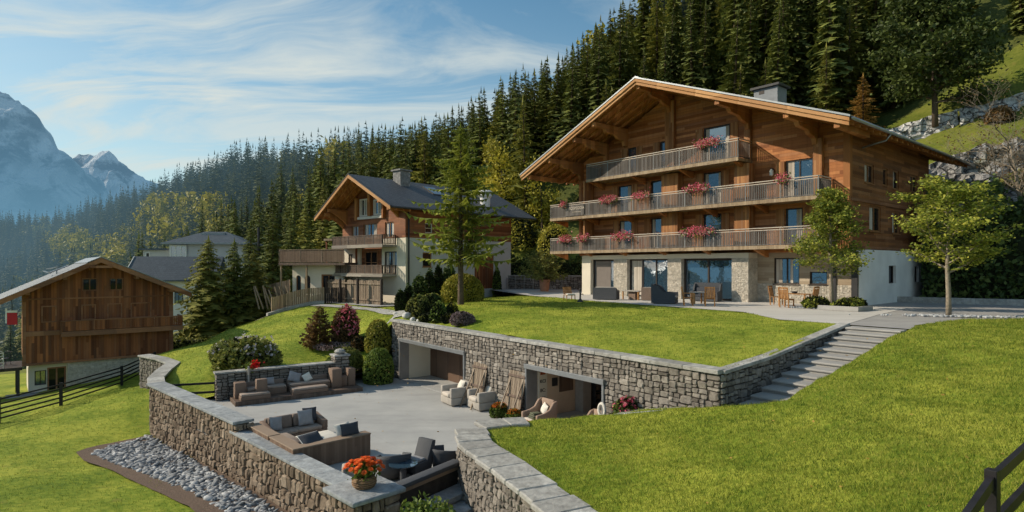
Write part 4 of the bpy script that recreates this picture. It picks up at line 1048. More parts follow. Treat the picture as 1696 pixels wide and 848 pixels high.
# --- square pier with the flower basket
gp = thing('gate_pier', 'square stone pier with dark slab top carrying the basket of orange flowers', 'pier', (-3.72, 15.05, 0), -45)
mb = MB()
for a, b in (((-.62, -.62), (.62, -.62)), ((.62, -.62), (.62, .62)), ((.62, .62), (-.62, .62)), ((-.62, .62), (-.62, -.62))): stones(mb, a, b, -5.6, -3.28, -3.28, (), .36, .08, 31 + int(a[0] * 3 + b[1] * 5), gap=.02, flatten=1.)
mb.build('stone_facing', M['stone'], gp)
mb = MB(); mb.bx(-.6, .6, -.6, .6, -5.8, -3.28); mb.build('wall_core', M['mortar'], gp)
mb = MB(); mb.cv = .3; mb.box((0, 0, -3.22), (1.5, 1.5, .12)); mb.build('slab_top', M['copingblue'], gp, bev=.03, seg=2)
# --- low bench wall between the pier and the dry wall, steps below it
bw = thing('bench_wall', 'low dark wall with timber handrail closing the near end of the terrace', 'wall')
a, b = Vector((-3.05, 15.7, 0)), Vector((-1.6, 17.75, 0)); d = (b - a).normalized()
mb = MB(); wallbody(mb, a, b, .3, -5.6, -3.62, -3.62); mb.build('wall_core', M['mortar'], bw)
mb = MB(); mb.beam(a + Vector((0, 0, -3.40)), b + Vector((0, 0, -3.40)), .34, .12); mb.build('handrail', M['wickergrey'], bw, bev=.02)
mb = MB(); mb.beam(a + Vector((0, 0, -3.55)), b + Vector((0, 0, -3.55)), .1, .12); mb.build('pale_strip', M['sofatop'], bw)
st = thing('garden_steps', 'dark slab steps descending in shade beside the flower pier', 'steps')
for i in range(4):
    c = (a + b) / 2 + Vector((d.y, -d.x, 0)) * (.42 + i * .55)
    mb = MB(); mb.cv = .2 + .1 * i; mb.box((c.x, c.y, -4.05 - i * .22), (2.6, .6, .16), rz=math.atan2(d.y, d.x)); mb.build('tread', M['copingblue'], st, bev=.015, seg=1)
    mb = MB(); mb.box((c.x, c.y, -4.45 - i * .22), (2.5, .5, .62), rz=math.atan2(d.y, d.x)); mb.build('riser', M['rockdark'], st)
# --- curved dry wall that holds the front lawn
dw = thing('dry_stone_wall', 'curved dry stone wall with pale flagstone cap holding the front lawn', 'stone wall')
cv = [(-1.62, 18.05), (-1.35, 16.9), (-.75, 15.6), (.05, 13.95), (.6, 12.7), (1.25, 11.4), (1.95, 9.9), (2.4, 8.3), (2.6, 5)]
mb = MB(); mc = MB()
for i, (p, q) in enumerate(zip(cv, cv[1:])): stones(mb, p, q, -5.7, -2.72, -2.72, (), .27, .08, 50 + i); wallbody(mc, p, q, .5, -6, -2.71, -2.71)
stones(mb, (-.75, 18.95), cv[0], -5.4, -2.72, -2.72, (), .3, .08, 66); wallbody(mc, (-.75, 18.9), cv[0], .4, -6, -2.71, -2.71)
bk = [(-.75, 18.9), (.5, 19.75), (2.6, 20.05), (4.3, 19.45), (5.6, 17.95)]
mb.build('stone_facing', M['stonegrey'], dw)
for p, q in zip(bk, bk[1:]): wallbody(mc, q, p, .3, -6, -2.85, -2.85)
mc.build('wall_core', M['mortar'], dw)
mb = MB(); coping(mb, [(x + .26, y + .12, -2.70) for x, y in [(-1.5, 18.25)] + cv[1:]], 1.0, 0, .14, 9, .75, jit=.012, rough=.05); coping(mb, [(-1.0, 18.75, -2.70), (-.2, 19.2, -2.70), (.5, 19.35, -2.72)], .9, 0, .13, 10, .7, jit=.01, rough=.05)
mb.build('flagstone_cap', M['coping'], dw, bev=.03, seg=1)
# --- the stairs up to the patio
sr = thing('stone_stairs', 'wide grey stone stairs climbing between the two lawns to the patio', 'stairs')
top = Vector((13.75, 24.25, 0)); dn = Vector((-.742, -.670, 0)); rt = Vector((.64, -.768, 0)); NS = 13
for i in range(NS):
    z = -.012 - i * .140; c0 = top + dn * (i * .72)
    wd = 2.0 + i * .05
    P = [c0 + rt * .05, c0 + rt * wd, c0 + rt * wd + dn * .80, c0 + rt * .05 + dn * .80]
    mb = MB(); mb.prism([tuple(p + Vector((0, 0, z - .075))) for p in P], (0, 0, 0), (0, 0, .075)); mb.build('step', M['step'], sr, bev=.02, seg=1)
    mb = MB(); mb.prism([tuple(p - dn * .06 + Vector((0, 0, z - .6))) for p in P], (0, 0, 0), (0, 0, .523)); mb.build('riser_block', M['step'], sr)
# ------------------------------------------------------------------ the big chalet
CH = thing('chalet', 'large four storey timber chalet with three long balconies and stone ground floor', 'chalet', (20.13, 35.65, 0), ROT)
FRT = Fr((0, 0, 0), (1, 0, 0), (0, 1, 0)); SID = Fr((0, 0, 0), (0, 1, 0), (-1, 0, 0))
zr = lambda x: 15.86 - (x + 12.58) * .383 if x > -12.58 else 15.86 + (x + 12.58) * .438
# ground floor: masonry
def gwall(mb, x0, x1, z0, z1, y0, y1): return mb.bx(x0, x1, y0, y1, z0, z1)
mb = MB(); mb.bx(-21, -20.02, -.9, 2.5, 0, 3.30); mb.bx(-21.0, -5.9, -.88, 0.3, 2.96, 3.30); mb.bx(-21, -20.7, 2.5, 14.7, 0, 3.3); mb.build('rendered_wall', M['cream'], CH)
pf = thing  # (alias kept short)
for (a, b) in ((-17.48, -16.1), (-12.28, -11.08), (-7.1, -5.9)):
    mb = MB(); mb.bx(a, b, -.9, .55, -.05, 2.955); mb.build('stone_pillar', M['cobble'], CH)
    mb = MB(); stones(mb, (a, -.905), (b, -.905), 0, 2.95, 2.95, (), .13, .012, int(-a * 10), gap=.006, flatten=1.7)
    if b > -6: stones(mb, (b + .005, -.9), (b + .005, .5), 0, 2.95, 2.95, (), .13, .012, 3, gap=.006, flatten=1.7)
    mb.build('pillar_stone', M['cobble'], CH)
GF = Fr((0, -.62, 0), (1, 0, 0), (0, 1, 0))
d = window(CH, GF, -20.0, -17.5, .02, 2.94, M['frame'], None, 1, 1, .1, .12, 'sliding_door')
mb = MB(); ob(mb, GF, -19.75, -18.1, .085, .115, .15, 2.85); mb.build('door_leaf', M['doorleaf'], d)
d = window(CH, GF, -16.08, -12.3, .02, 2.94, M['frame'], None, 3, 1, .1, .10, 'sliding_door')
mb = MB(); ob(mb, GF, -15.9, -14.95, .09, .115, .15, 2.85); mb.build('door_leaf', M['curtain'], d)
window(CH, GF, -11.06, -7.12, .02, 2.94, M['frame'], None, 2, 1, .1, .13, 'sliding_door')
# ground floor right of the pillars
hr = [(-4.76, -3.1, 1.24, 2.94), (-2.46, -1.4, 1.26, 2.06)]
GR_ = Fr((0, .3, 0), (1, 0, 0), (0, 1, 0))
mb = MB(); holed(mb, GR_, -5.9, .3, 1.25, 3.30, 0, .3, hr); mb.build('plank_cladding', M['paleplank'], CH)
mb = MB(); holed(mb, GR_, -5.9, .3, -.05, 1.247, 0, .3, []); stones(mb, (-5.8, .29), (.28, .29), 0, 1.24, 1.24, (), .14, .02, 9, gap=.006, flatten=1.8); mb.build('stone_plinth', M['cobble'], CH)
window(CH, GR_, *hr[0], M['frame'], None, 2, 1, .12, .08, sill=True, curtain=[(.05, .3), (.62, .72)]); window(CH, GR_, *hr[1], M['frame'], None, 1, 1, .12, .07, sill=True)
mb = MB(); mb.bx(-1.02, -.86, .22, .298, 0, 3.3); mb.bx(.02, .36, .20, .298, 0, 3.3); mb.build('corner_strip', M['darkmetal'], CH)
GS = Fr((.3, .3, 0), (0, 1, 0), (-1, 0, 0))
hs = [(5.2, 6.5, 1.27, 2.44), (10.2, 11.1, 1.27, 2.4)]
mb = MB(); holed(mb, GS, 0, 14.4, -.1, 3.42, 0, .3, hs); mb.build('rendered_wall', M['white'], CH)
for h in hs: window(CH, GS, *h, M['frame'], M['glassdim'], 1, 1, .2, .06)
mb = MB(); mb.bx(-21, .0, 14.4, 14.7, 0, 3.4); mb.build('rendered_wall', M['white'], CH)
# timber storeys
fl = [(-17.65, -16.38, 5.0, 6.13), (-14.47, -13.3, 4.98, 6.13), (-9.83, -8.4, 4.98, 6.15), (-3.85, -2.75, 3.75, 6.12), (-17.75, -16.38, 7.95, 8.98), (-14.47, -13.2, 8.0, 9.06), (-9.83, -8.4, 7.9, 9.12), (-3.85, -2.1, 7.95, 9.19)]
fl = [(a, b, c - 1.25, e) for a, b, c, e in fl[:3]] + [fl[3]] + [(a, b, c - 1.25, e) for a, b, c, e in fl[4:]]
tw = [(-9.83, -7.75, 9.75, 12.35), (-13.62, -12.84, 9.75, 12.0), (-16.75, -15.9, 9.75, 11.96)]
mb = MB(); holed(mb, FRT, -22.1, 0, 3.3, 9.4, 0, .3, fl)
# gable above 9.4, cut in strips around the openings
xs = sorted({-22.1, 0., -12.58, *[q for h in tw for q in h[:2]]})
for a, b in zip(xs, xs[1:]):
    m_ = (a + b) / 2; h = [h for h in tw if h[0] < m_ < h[1]]; z = 9.4
    if h: ob(mb, FRT, a, b, 0, .3, 9.4, h[0][2]); z = h[0][3]
    mb.prism([(a, 0, z), (b, 0, z), (b, 0, zr(b) - .42), (a, 0, zr(a) - .42)], (0, 0, 0), (0, .3, 0))
mb.build('timber_front', M['timber'], CH)
sh = [(2.3, 3.8, 7.62, 8.83), (5.4, 6.2, 7.7, 8.85), (7.2, 8.3, 7.62, 8.9), (10.6, 12.1, 7.7, 8.92), (3.08, 5.0, 4.62, 6.22), (7.08, 8.46, 4.6, 6.1)]
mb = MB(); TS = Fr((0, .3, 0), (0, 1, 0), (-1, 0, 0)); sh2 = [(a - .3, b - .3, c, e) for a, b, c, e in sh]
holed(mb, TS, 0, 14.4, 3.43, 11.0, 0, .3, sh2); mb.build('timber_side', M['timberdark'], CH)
mb = MB(); mb.bx(-22.1, -21.8, .3, 14.7, 3.3, 11.3); mb.bx(-21.8, -.3, 14.4, 14.7, 3.4, 11.0); mb.build('timber_side', M['timber'], CH)
for i, h in enumerate(sh2): window(CH, TS, *h, M['framewood'], M['glassdim'], 2 if h[1] - h[0] > 1.2 else 1, 1, .1, .09, curtain=[(.08, .42)] if i in (0, 2, 4, 5) else None, sill=True)
for i, h in enumerate(fl): window(CH, FRT, *h, M['frame'], M['glass'], 1 if h[1] - h[0] < 1.6 else 2, 1, .1, .085, curtain={0: [(.08, .34)], 1: [(.06, .3), (.74, .95)], 3: [(.6, .92)], 4: [(.66, .93)], 6: [(.07, .24), (.8, .95)], 7: [(.06, .3)]}.get(i))
for i, h in enumerate(tw): window(CH, FRT, *h, M['frame'], M['glass'], 1, 1, .1, .1, curtain=[(.07, .2), (.82, .94)] if i == 0 else None)
for h in fl + tw:
    for (a, b) in ((h[0] - .62, h[0] - .05), (h[1] + .05, h[1] + .62)):
        mb = MB(); ob(mb, FRT, a, b, -.055, -.004, h[2], h[3]); mb.build('shutter', M['timber_v'], CH, bev=.008, seg=1)
# string courses, corner posts and wall fins
mb = MB()
for z in (3.44, 6.35): ob(mb, TS, -.25, 14.4, -.10, -.004, z, z + .2)
mb.build('string_course', M['barntrim'], CH)
mb = MB(); mb.bx(-.32, .06, -.07, .28, 3.45, 10.6); mb.bx(-22.16, -21.8, -.07, .28, 3.45, 11.1); mb.build('corner_post', M['beam'], CH)
for (a, b, z0, z1, dpt) in ((-12.95, -11.5, 3.7, 9.3, .75), (-7.0, -5.9, 3.7, 9.3, .8), (-12.95, -12.15, 9.7, 14.9, .32), (-20.6, -20.4, 3.7, 6.4, 1.2), (-20.6, -20.4, 6.6, 9.6, 1.2), (-6.55, -6.1, 9.5, 12.2, .3), (-2.0, -1.45, 6.5, 10.3, .3)):
    mb = MB(); mb.bx(a, b, -dpt, -.003, z0, z1); mb.build('wall_post', M['timber_v'], CH, bev=.02, seg=1)
# balconies
for z0, ztop, xa, xb in ((3.54, 4.85, -24, -1), (6.44, 7.80, -24, -1), (9.40, 10.84, -19.66, -6.1)):
    mb = MB(); mb.bx(xa, xb, -1.8, -.003, z0 - .02, z0 + .15); mb.bx(xa, xb, -1.83, -1.80, z0 - .06, z0 + .17)
    b_ = mb.build('balcony', M['paleboard'], CH)
    path = [(xa + .03, -.1), (xa + .03, -1.77), (xb - .03, -1.77), (xb - .03, -.1)]
    railing(b_, path, z0 + .13, ztop)
    k = int((xb - xa) / 3.6)
    for i in range(k + 1):
        mb = MB(); x = xa + .35 + (xb - xa - .7) * i / k
        mb.prism([(x - .11, -1.7, z0 - .07), (x - .11, -.01, z0 - .07), (x - .11, -.01, z0 - .55), (x - .11, -.5, z0 - .42), (x - .11, -1.2, z0 - .22)], (0, 0, 0), (.22, 0, 0))
        mb.build('bracket', M['beam'], b_)
# name board on the middle balcony
mb = MB(); mb.bx(-22.05, -19.9, -1.835, -1.80, 6.68, 7.58); o = mb.build('name_board', M['slat'], CH, bev=.006, seg=1)
BF = Fr((0, -1.84, 0), (1, 0, 0), (0, 1, 0)); letters(o, 'BOSPEGGIA', BF, -20.75, 7.30, .34, M['railtop'], -.004)
letters(o, 'HAUS DER BERGE', BF, -20.75, 6.98, .13, M['railtop'], -.004)
# roof
def slope(mb, xa, za, xb, zb, y0, y1, top, bot):
    mb.prism([(xa, y0, za + top), (xb, y0, zb + top), (xb, y0, zb + bot), (xa, y0, za + bot)], (0, 0, 0), (0, y1 - y0, 0))
RX, RZ, ER, EL, EZ = -12.58, 15.86, 1.63, -25.13, 10.40
Y0, Y1 = -4.3, 19.4
rf = MB(); slope(rf, RX, RZ, ER, EZ, Y0 + .03, Y1, 0, -.09); slope(rf, EL, EZ, RX, RZ, Y0 + .03, Y1, 0, -.09); roof = rf.build('roof', M['slate'], CH)
mb = MB(); slope(mb, RX, RZ, ER - .05, EZ + .02, Y0 + .08, Y1 - .1, -.093, -.22); slope(mb, EL + .05, EZ + .02, RX, RZ, Y0 + .08, Y1 - .1, -.093, -.22); mb.build('soffit', M['soffit'], roof)
mb = MB(); slope(mb, RX, RZ, ER + .04, EZ, Y0 - .06, Y0 + .14, .035, -.07); slope(mb, EL - .04, EZ, RX, RZ, Y0 - .06, Y0 + .14, .035, -.07); mb.build('metal_edge', M['metalroof'], roof)
mb = MB(); slope(mb, RX, RZ, ER, EZ, Y0 - .03, Y0 + .05, -.10, -.31); slope(mb, EL, EZ, RX, RZ, Y0 - .03, Y0 + .05, -.10, -.31)
slope(mb, RX, RZ, ER - .05, EZ, Y0 + .06, Y0 + .16, -.30, -.52); slope(mb, EL + .05, EZ, RX, RZ, Y0 + .06, Y0 + .16, -.30, -.52); mb.build('verge_board', M['verge'], roof, bev=.012, seg=1)
mb = MB()
for y in np.arange(Y0 + .75, 19, .95):
    if y > .2 and y < 14.5: 
        for (a, b) in ((EL + .1, -22.2), (.1, ER - .1)):
            slope(mb, a, zr(a), b, zr(b), y, y + .16, -.223, -.42)
        continue
    slope(mb, RX + .1, zr(RX + .1), ER - .12, zr(ER - .12), y, y + .16, -.223, -.43); slope(mb, EL + .12, zr(EL + .12), RX - .1, zr(RX - .1), y, y + .16, -.223, -.43)
mb.build('rafters', M['beam'], roof)
for x in (-12.58, -6.3, -1.9, .9, -16.9, -18.9, -21.8, -24.3):
    zt = zr(x) - .44; w_ = .17; mb = MB()
    y_in = .1
    mb.bx(x - w_, x + w_, Y0 + .25, y_in, zt - .36, zt)
    if -22.2 < x < .2:
        mb.prism([(x - w_ + .02, -2.8, zt - .363), (x - w_ + .02, y_in, zt - .363), (x - w_ + .02, y_in, zt - 1.5), (x - w_ + .02, -.35, zt - 1.4), (x - w_ + .02, -.5, zt - 1.02), (x - w_ + .02, -1.2, zt - .9), (x - w_ + .02, -1.45, zt - .7), (x - w_ + .02, -2.6, zt - .6)], (0, 0, 0), (w_ * 2 - .04, 0, 0))
    mb.build('purlin', M['beam'], roof, bev=.02, seg=1)
mb = MB(); mb.tube([(ER + .08, Y0 + .1, EZ - .12), (ER + .08, Y1, EZ - .12)], .09, 8); mb.tube([(ER + .06, 1.6, EZ - .15), (ER - .2, 1.6, EZ - .5), (.12, 1.6, EZ - .75)], .06, 8); mb.build('gutter', M['gutter'], roof, smooth=True)
mb = MB(); slope(mb, RX - .25, RZ - .06, RX, RZ + .03, Y0, Y1, .06, 0); slope(mb, RX, RZ + .03, RX + .25, RZ - .06, Y0, Y1, .06, 0); mb.build('ridge_cap', M['metalroof'], roof)
ch = MB(); ch.bx(-8.3, -6.5, 4.3, 5.7, 12.8, 15.55); ch.cur = 1; ch.bx(-8.5, -6.3, 4.1, 5.9, 15.553, 15.72); ch.cur = 2; ch.bx(-7.9, -7.5, 4.285, 4.31, 15.15, 15.4); ch.build('chimney', [M['zinc'], M['darkmetal'], M['frame']], CH)
# lantern on the wall
lt = MB(); lt.bx(-4.75, -4.62, -.22, -.01, 8.7, 8.8); lt.cur = 1; lt.lathe([(.05, 0), (.12, .05), (.13, .35), (.05, .45)], 8, (-4.68, -.2, 8.3)); lt.build('wall_lantern', [M['darkmetal'], M['lampglass']], CH)
# flower boxes of the balconies
def flower_box(x, z, L, n, label, seed, mat='pink', ry=-1.95):
    c = CH.matrix_basis @ Vector((x, ry, z)) if False else Vector((20.13, 35.65, 0)) + DX * x + VN * ry + Vector((0, 0, z))
    t = thing('flower_box', label, 'flower box', c, ROT, 'flower boxes on the balcony rails'); rng = np.random.default_rng(seed)
    mb = MB(); mb.box((0, 0, -.09), (L * .85, .2, .17)); mb.build('box', M['railgrey'], t)
    P = rng.normal(size=(n, 3)) * np.array([L * .27, .11, .11]) + (0, -.03, .06); P = P[np.abs(P[:, 0]) < L * .55]; P[:, 2] -= .18 * (P[:, 1] < -.08)
    V, Fq = leaves(P, .07, rng); tri_mesh('foliage', V, Fq, M['midleaf'], t)
    P = rng.normal(size=(int(n * 1.6), 3)) * np.array([L * .29, .13, .13]) + (0, -.08, .09); P = P[np.abs(P[:, 0]) < L * .58]; P[:, 2] -= .16 * (P[:, 1] < -.12)
    V, Fq = leaves(P, .052, rng, 0, 1.2); tri_mesh('blossoms', V, Fq, M[mat], t)
for i, (x, z, L, n, lb) in enumerate([(-8.3, 10.82, 1.9, 330, 'pink flower box on the top balcony in front of its big window'),
        (-22.2, 7.72, .8, 110, 'small pink flower box above the name board on the middle balcony'), (-17.1, 7.72, 1.7, 280, 'pink flower box right of the name board on the middle balcony'), (-13.9, 7.74, 1.6, 280, 'full pink flower box on the middle balcony left of the timber post'), (-9.1, 7.78, 1.9, 330, 'wide pink flower box in the middle of the middle balcony'), (-3.1, 7.80, .9, 130, 'small red and pink flower box under the lantern window of the middle balcony'),
        (-22.0, 4.72, 1.5, 260, 'pink flower box at the left end of the lowest balcony'), (-19.9, 4.74, 1.2, 200, 'rosy flower box second from the left on the lowest balcony'), (-15.7, 4.74, 1.9, 320, 'pink flower box on the lowest balcony above the left stone pillar'), (-9.1, 4.80, 2.5, 460, 'longest pink flower box above the widest glass door')]):
    flower_box(x, z, L, n, lb, 200 + i, 'pink')
# ------------------------------------------------------------------ second chalet
C2 = thing('chalet', 'smaller chalet with white walls, slate roof and two balconies behind the pine', 'chalet', (-9.57, 53.8, 0), -42)
GZ = -1.2
wf = [(-9.2, -8.45, 1.75, 3.6), (-3.16, -1.32, 1.7, 3.76)]
mb = MB(); holed(mb, FRT, -10.2, -7.25, GZ - .6, 5.0, 0, .3, wf); holed(mb, FRT, -3.6, 0, GZ - .6, 5.0, 0, .3, wf); ob(mb, FRT, -7.25, -3.6, 0, .3, GZ - .6, 1.6); mb.build('rendered_front', M['cream'], C2)
mb = MB(); ob(mb, FRT, -7.247, -3.603, .25, .5, 1.6, 5.0); mb.build('timber_panel', M['redwood'], C2)
for h in wf: window(C2, FRT, *h, M['frame'], M['glass'], 2, 1, .1, .09, curtain=[(.08, .3), (.6, .8)])
NF = Fr((0, .25, 0), (1, 0, 0), (0, 1, 0))
d = window(C2, NF, -6.6, -4.5, 1.65, 3.85, M['framewood'], M['glassdim'], 2, 2, -.05, .12, 'balcony_door')
S2 = Fr((0, 0, 0), (0, 1, 0), (-1, 0, 0))
hs = [(1.96, 3.05, 2.34, 3.68), (6.1, 6.85, 2.4, 3.55), (8.66, 11.5, .1, 3.7)]
mb = MB(); holed(mb, S2, .3, 14.1, GZ - .6, 5.0, 0, .3, hs); mb.build('rendered_side', M['greyrender'], C2)
for h in hs[:2]: window(C2, S2, *h, M['framewood'], M['glassdim'], 1, 2, .12, .1, sill=True)
mb = MB(); ob(mb, S2, 8.66, 11.5, .1, .18, .1, 3.7); d = mb.build('garage_door', M['barnwood'], C2)
mb = MB(); mb.bx(-10.2, -.3, 13.8, 14.1, GZ, 5.0); mb.bx(-10.2, -9.9, .3, 13.8, GZ - .6, 5.0); mb.build('rendered_wall', M['greyrender'], C2)
zq = lambda x: 10.98 - (x + 5.3) * .522 if x > -5.3 else 10.98 + (x + 5.3) * .62
wu = [(-8.57, -7.4, 5.05, 6.4), (-6.58, -4.3, 5.05, 6.5), (-3.06, -1.68, 5.05, 6.5)]; wt_ = [(-7.2, -5.58, 7.25, 8.95), (-4.9, -3.35, 7.27, 8.74)]
mb = MB(); xs = sorted({-10.2, 0., -5.3, *[q for h in wu + wt_ for q in h[:2]]})
for a, b in zip(xs, xs[1:]):
    hz = sorted([h for h in wu + wt_ if h[0] < (a + b) / 2 < h[1]], key=lambda h: h[2]); z = 5.003
    for h in hz:
        if h[2] > z + .01: ob(mb, FRT, a, b, -.03, .27, z, h[2])
        z = h[3]
    mb.prism([(a, -.03, z), (b, -.03, z), (b, -.03, zq(b) - .3), (a, -.03, zq(a) - .3)], (0, 0, 0), (0, .3, 0))
mb.build('timber_gable', M['redwood'], C2)
for h in wu: window(C2, FRT, *h, M['framewood'], M['glass'], 2, 1, .08, .1, curtain=[(.1, .3), (.7, .9)])
for h in wt_: window(C2, FRT, *h, M['framelight'], M['glass'], 2, 1, .0, .13, curtain=[(.08, .25), (.6, .72)])
mb = MB(); mb.bx(-7.5, -3.1, -.2, -.035, 6.95, 7.2); mb.build('window_ledge', M['framelight'], C2)
mb = MB(); mb.bx(-7.6, -7.35, -.35, -.035, 6.9, 9.1); mb.bx(-3.2, -2.95, -.35, -.035, 6.9, 9.0); mb.bx(-5.45, -5.0, -.35, -.035, 7.2, 9.4); mb.build('window_post', M['beam'], C2)
mb = MB(); hw = [(1.96, 2.83, 5.5, 6.4)]; holed(mb, Fr((.03, .27, 0), (0, 1, 0), (-1, 0, 0)), 0, 13.86, 5.003, 7.75, 0, .3, hw); mb.bx(-10.2, -9.9, .28, 13.8, 5.003, 7.7); mb.bx(-9.9, -.3, 13.8, 14.1, 5.003, 7.8); mb.build('timber_side', M['redwood'], C2)
window(C2, Fr((.03, .27, 0), (0, 1, 0), (-1, 0, 0)), *hw[0], M['framelight'], M['glassdim'], 1, 2, .1, .07)
mb = MB(); mb.tube([(.12, .25, 7.6), (.12, .25, GZ)], .075, 8); mb.build('downpipe', M['darkmetal'], C2, smooth=True)
for z0, ztop in ((4.16, 5.28), (1.48, 2.52)):
    mb = MB(); mb.bx(-9.55, -1.3, -1.6, -.033, z0, z0 + .22); mb.bx(-9.6, -1.25, -1.64, -1.603, z0 - .05, z0 + .25)
    b_ = mb.build('balcony', M['railgrey'], C2)
    railing(b_, [(-9.5, -.1), (-9.5, -1.57), (-1.35, -1.57), (-1.35, -.1)], z0 + .2, ztop, .09, .06, 'deckwood', 'deckwood', 'darkmetal', 1.4, second=False)
R2X, R2Z = -5.3, 10.98; Y0, Y1 = -2.5, 17.0
rf = MB(); slope(rf, R2X, R2Z, 1.15, 7.62, Y0, Y1, 0, -.1); slope(rf, -11.3, 7.26, R2X, R2Z, Y0, Y1, 0, -.1); roof2 = rf.build('roof', M['slate'], C2)
mb = MB(); slope(mb, R2X, R2Z, 1.1, 7.65, Y0 + .05, Y1 - .1, -.103, -.2); slope(mb, -11.2, 7.32, R2X, R2Z, Y0 + .05, Y1 - .1, -.103, -.2); mb.build('soffit', M['soffit'], roof2)
mb = MB(); slope(mb, R2X, R2Z, 1.15, 7.62, Y0 - .06, Y0 + .04, -.06, -.38); slope(mb, -11.3, 7.26, R2X, R2Z, Y0 - .06, Y0 + .04, -.06, -.38); mb.build('verge_board', M['verge'], roof2)
mb = MB(); slope(mb, R2X, R2Z, 1.2, 7.60, Y0 - .09, Y0 + .1, .04, -.055); slope(mb, -11.35, 7.24, R2X, R2Z, Y0 - .09, Y0 + .1, .04, -.055); mb.build('metal_edge', M['darkmetal'], roof2)
mb = MB()
for y in (-1.9, -1.1, -.4):
    slope(mb, R2X, R2Z, 1.05, 7.68, y, y + .15, -.203, -.4); slope(mb, -11.1, 7.38, R2X, R2Z, y, y + .15, -.203, -.4)
mb.build('rafters', M['beam'], roof2)
for x in (-5.3, -9.4, -10.0, -1.1, .3):
    z = zq(x) - .42; mb = MB(); mb.bx(x - .15, x + .15, Y0 + .3, .2, z - .32, z)
    if x < .2: mb.prism([(x - .13, -1.9, z - .323), (x - .13, -.04, z - .323), (x - .13, -.04, z - 1.5), (x - .13, -.5, z - 1.1), (x - .13, -1.1, z - .7)], (0, 0, 0), (.26, 0, 0))
    mb.build('purlin', M['beam'], roof2, bev=.015, seg=1)
mb = MB(); mb.tube([(1.2, Y0, 7.5), (1.2, Y1, 7.5)], .08, 8); mb.build('gutter', M['darkmetal'], roof2, smooth=True)
mb = MB(); mb.bx(-5.1, -3.9, 2.4, 3.6, 9.0, 11.75); mb.bx(-5.25, -3.75, 2.25, 3.75, 11.753, 11.9); mb.build('chimney', M['rockdark'], C2)
mb = MB(); mb.lathe([(.5, 0), (.55, 1.2), (.75, 1.4), (.75, 1.9), (.6, 2.0)], 14, (-1.3, 11.5, 8.4)); mb.build('white_flue', M['white'], C2, smooth=False)
zs = lambda x: R2Z - (x - R2X) * .522
mb = MB(); slope(mb, -4.3, zs(-4.3), -2.4, zs(-2.4), 5.4, 7.0, .10, .003); o = mb.build('skylight', M['darkmetal'], roof2)
mb = MB(); slope(mb, -4.2, zs(-4.2), -2.5, zs(-2.5), 5.5, 6.9, .115, .103); mb.build('pane', M['glass'], o)
# terrace and fence in front of it
t = thing('board_fence', 'tall weathered board fence with dark posts below the second chalet balconies', 'fence', (-9.57, 53.8, 0), -42)
mb = MB(); r_ = random.Random(4)
for i in range(50):
    x = -9.6 + i * .178
    if 3.0 < i * .178 < 3.35: continue
    mb.box((x, -2.0 + r_.uniform(-.02, .02), .02 + r_.uniform(-.06, .06)), (.15, .03, 2.2))
mb.build('boards', M['greywood'], t)
for x in (-9.75, -6.4, -3.5, -.75): mb = MB(); mb.box((x, -2.7 if -7 < x < -3 else -2.08, -.1), (.2, .2, 2.75)); mb.build('post', M['darkboard'], t, bev=.01, seg=1)
mb = MB(); mb.bx(-9.7, -.7, -2.1, -2.03, .75, .9); mb.bx(-9.7, -.7, -2.1, -2.03, -.7, -.55); mb.build('rail', M['greywood'], t)
c2 = lambda x, y: tuple((Matrix.Rotation(R(-42), 2) @ Vector((x, y))) + Vector((-9.57, 53.8)))
sheet('house_forecourt', [c2(-12.5, -3.4), c2(.3, -3.6), c2(1.2, -1.5), c2(1.2, -.2), c2(-12.5, -.2)], lambda x, y: np.full(len(x), -1.02), .8, M['path'])
# ------------------------------------------------------------------ annex with roof terrace left of the second chalet
an = thing('annex', 'low cream annex with arched windows under a brown roof terrace', 'annex', (-22.3, 60.5, -1.6), -20)
AW = Fr((0, 0, 0), (1, 0, 0), (0, 1, 0))
mb = MB(); ah = [(.55, 1.15, .9, 3.1), (1.6, 2.3, .9, 3.1), (3.6, 5.2, .2, 3.2)]; holed(mb, AW, .1, 6.2, -.6, 4.1, 0, .3, ah); mb.bx(.1, .4, .3, 6, -.6, 4.1); mb.build('rendered_wall', M['cream'], an)
for h in ah[:2]:
    window(an, AW, *h, M['framewood'], M['glassdim'], 1, 1, .1, .08)
    mb = MB(); c = (h[0] + h[1]) / 2; r0 = (h[1] - h[0]) / 2
    for s_ in (-1, 1):
        mb.prism([(c + s_ * r0, -.01, h[3]), *[(c + s_ * r0 * math.cos(q), -.01, h[3] - r0 + r0 * math.sin(q)) for q in (0, .4, .8, 1.2, 1.57)]][:1] + [(c + s_ * r0 * math.cos(q), -.01, h[3] - r0 + r0 * math.sin(q)) for q in (0, .4, .8, 1.2, 1.57)], (0, 0, 0), (0, .1, 0))
    mb.build('arch_spandrel', M['cream'], an)
window(an, AW, *ah[2], M['framewood'], M['glassdim'], 2, 1, .15, .12, 'door')
mb = MB(); mb.bx(-.6, 7.2, -1.2, 6.5, 4.103, 4.35); mb.build('terrace_slab', M['deckwood'], an)
railing(an, [(-.55, 5.5), (-.55, -1.15), (7.1, -1.15)], 4.35, 5.65, .12, .02, 'sofaslat', 'sofatop', 'sofatop', 2.2, second=False)
mb = MB(); mb.bx(3.5, 7.4, .5, 3.5, 6.55, 6.75); mb.build('canopy_roof', M['paleboard'], an)
mb = MB()
for x in (3.7, 7.2): mb.box((x, .7, 5.45), (.14, .14, 2.2)); mb.box((x, 3.3, 5.45), (.14, .14, 2.2))
mb.bx(3.77, 7.13, 3.24, 3.36, 4.36, 6.5); mb.build('canopy_post', M['barnwood'], an)
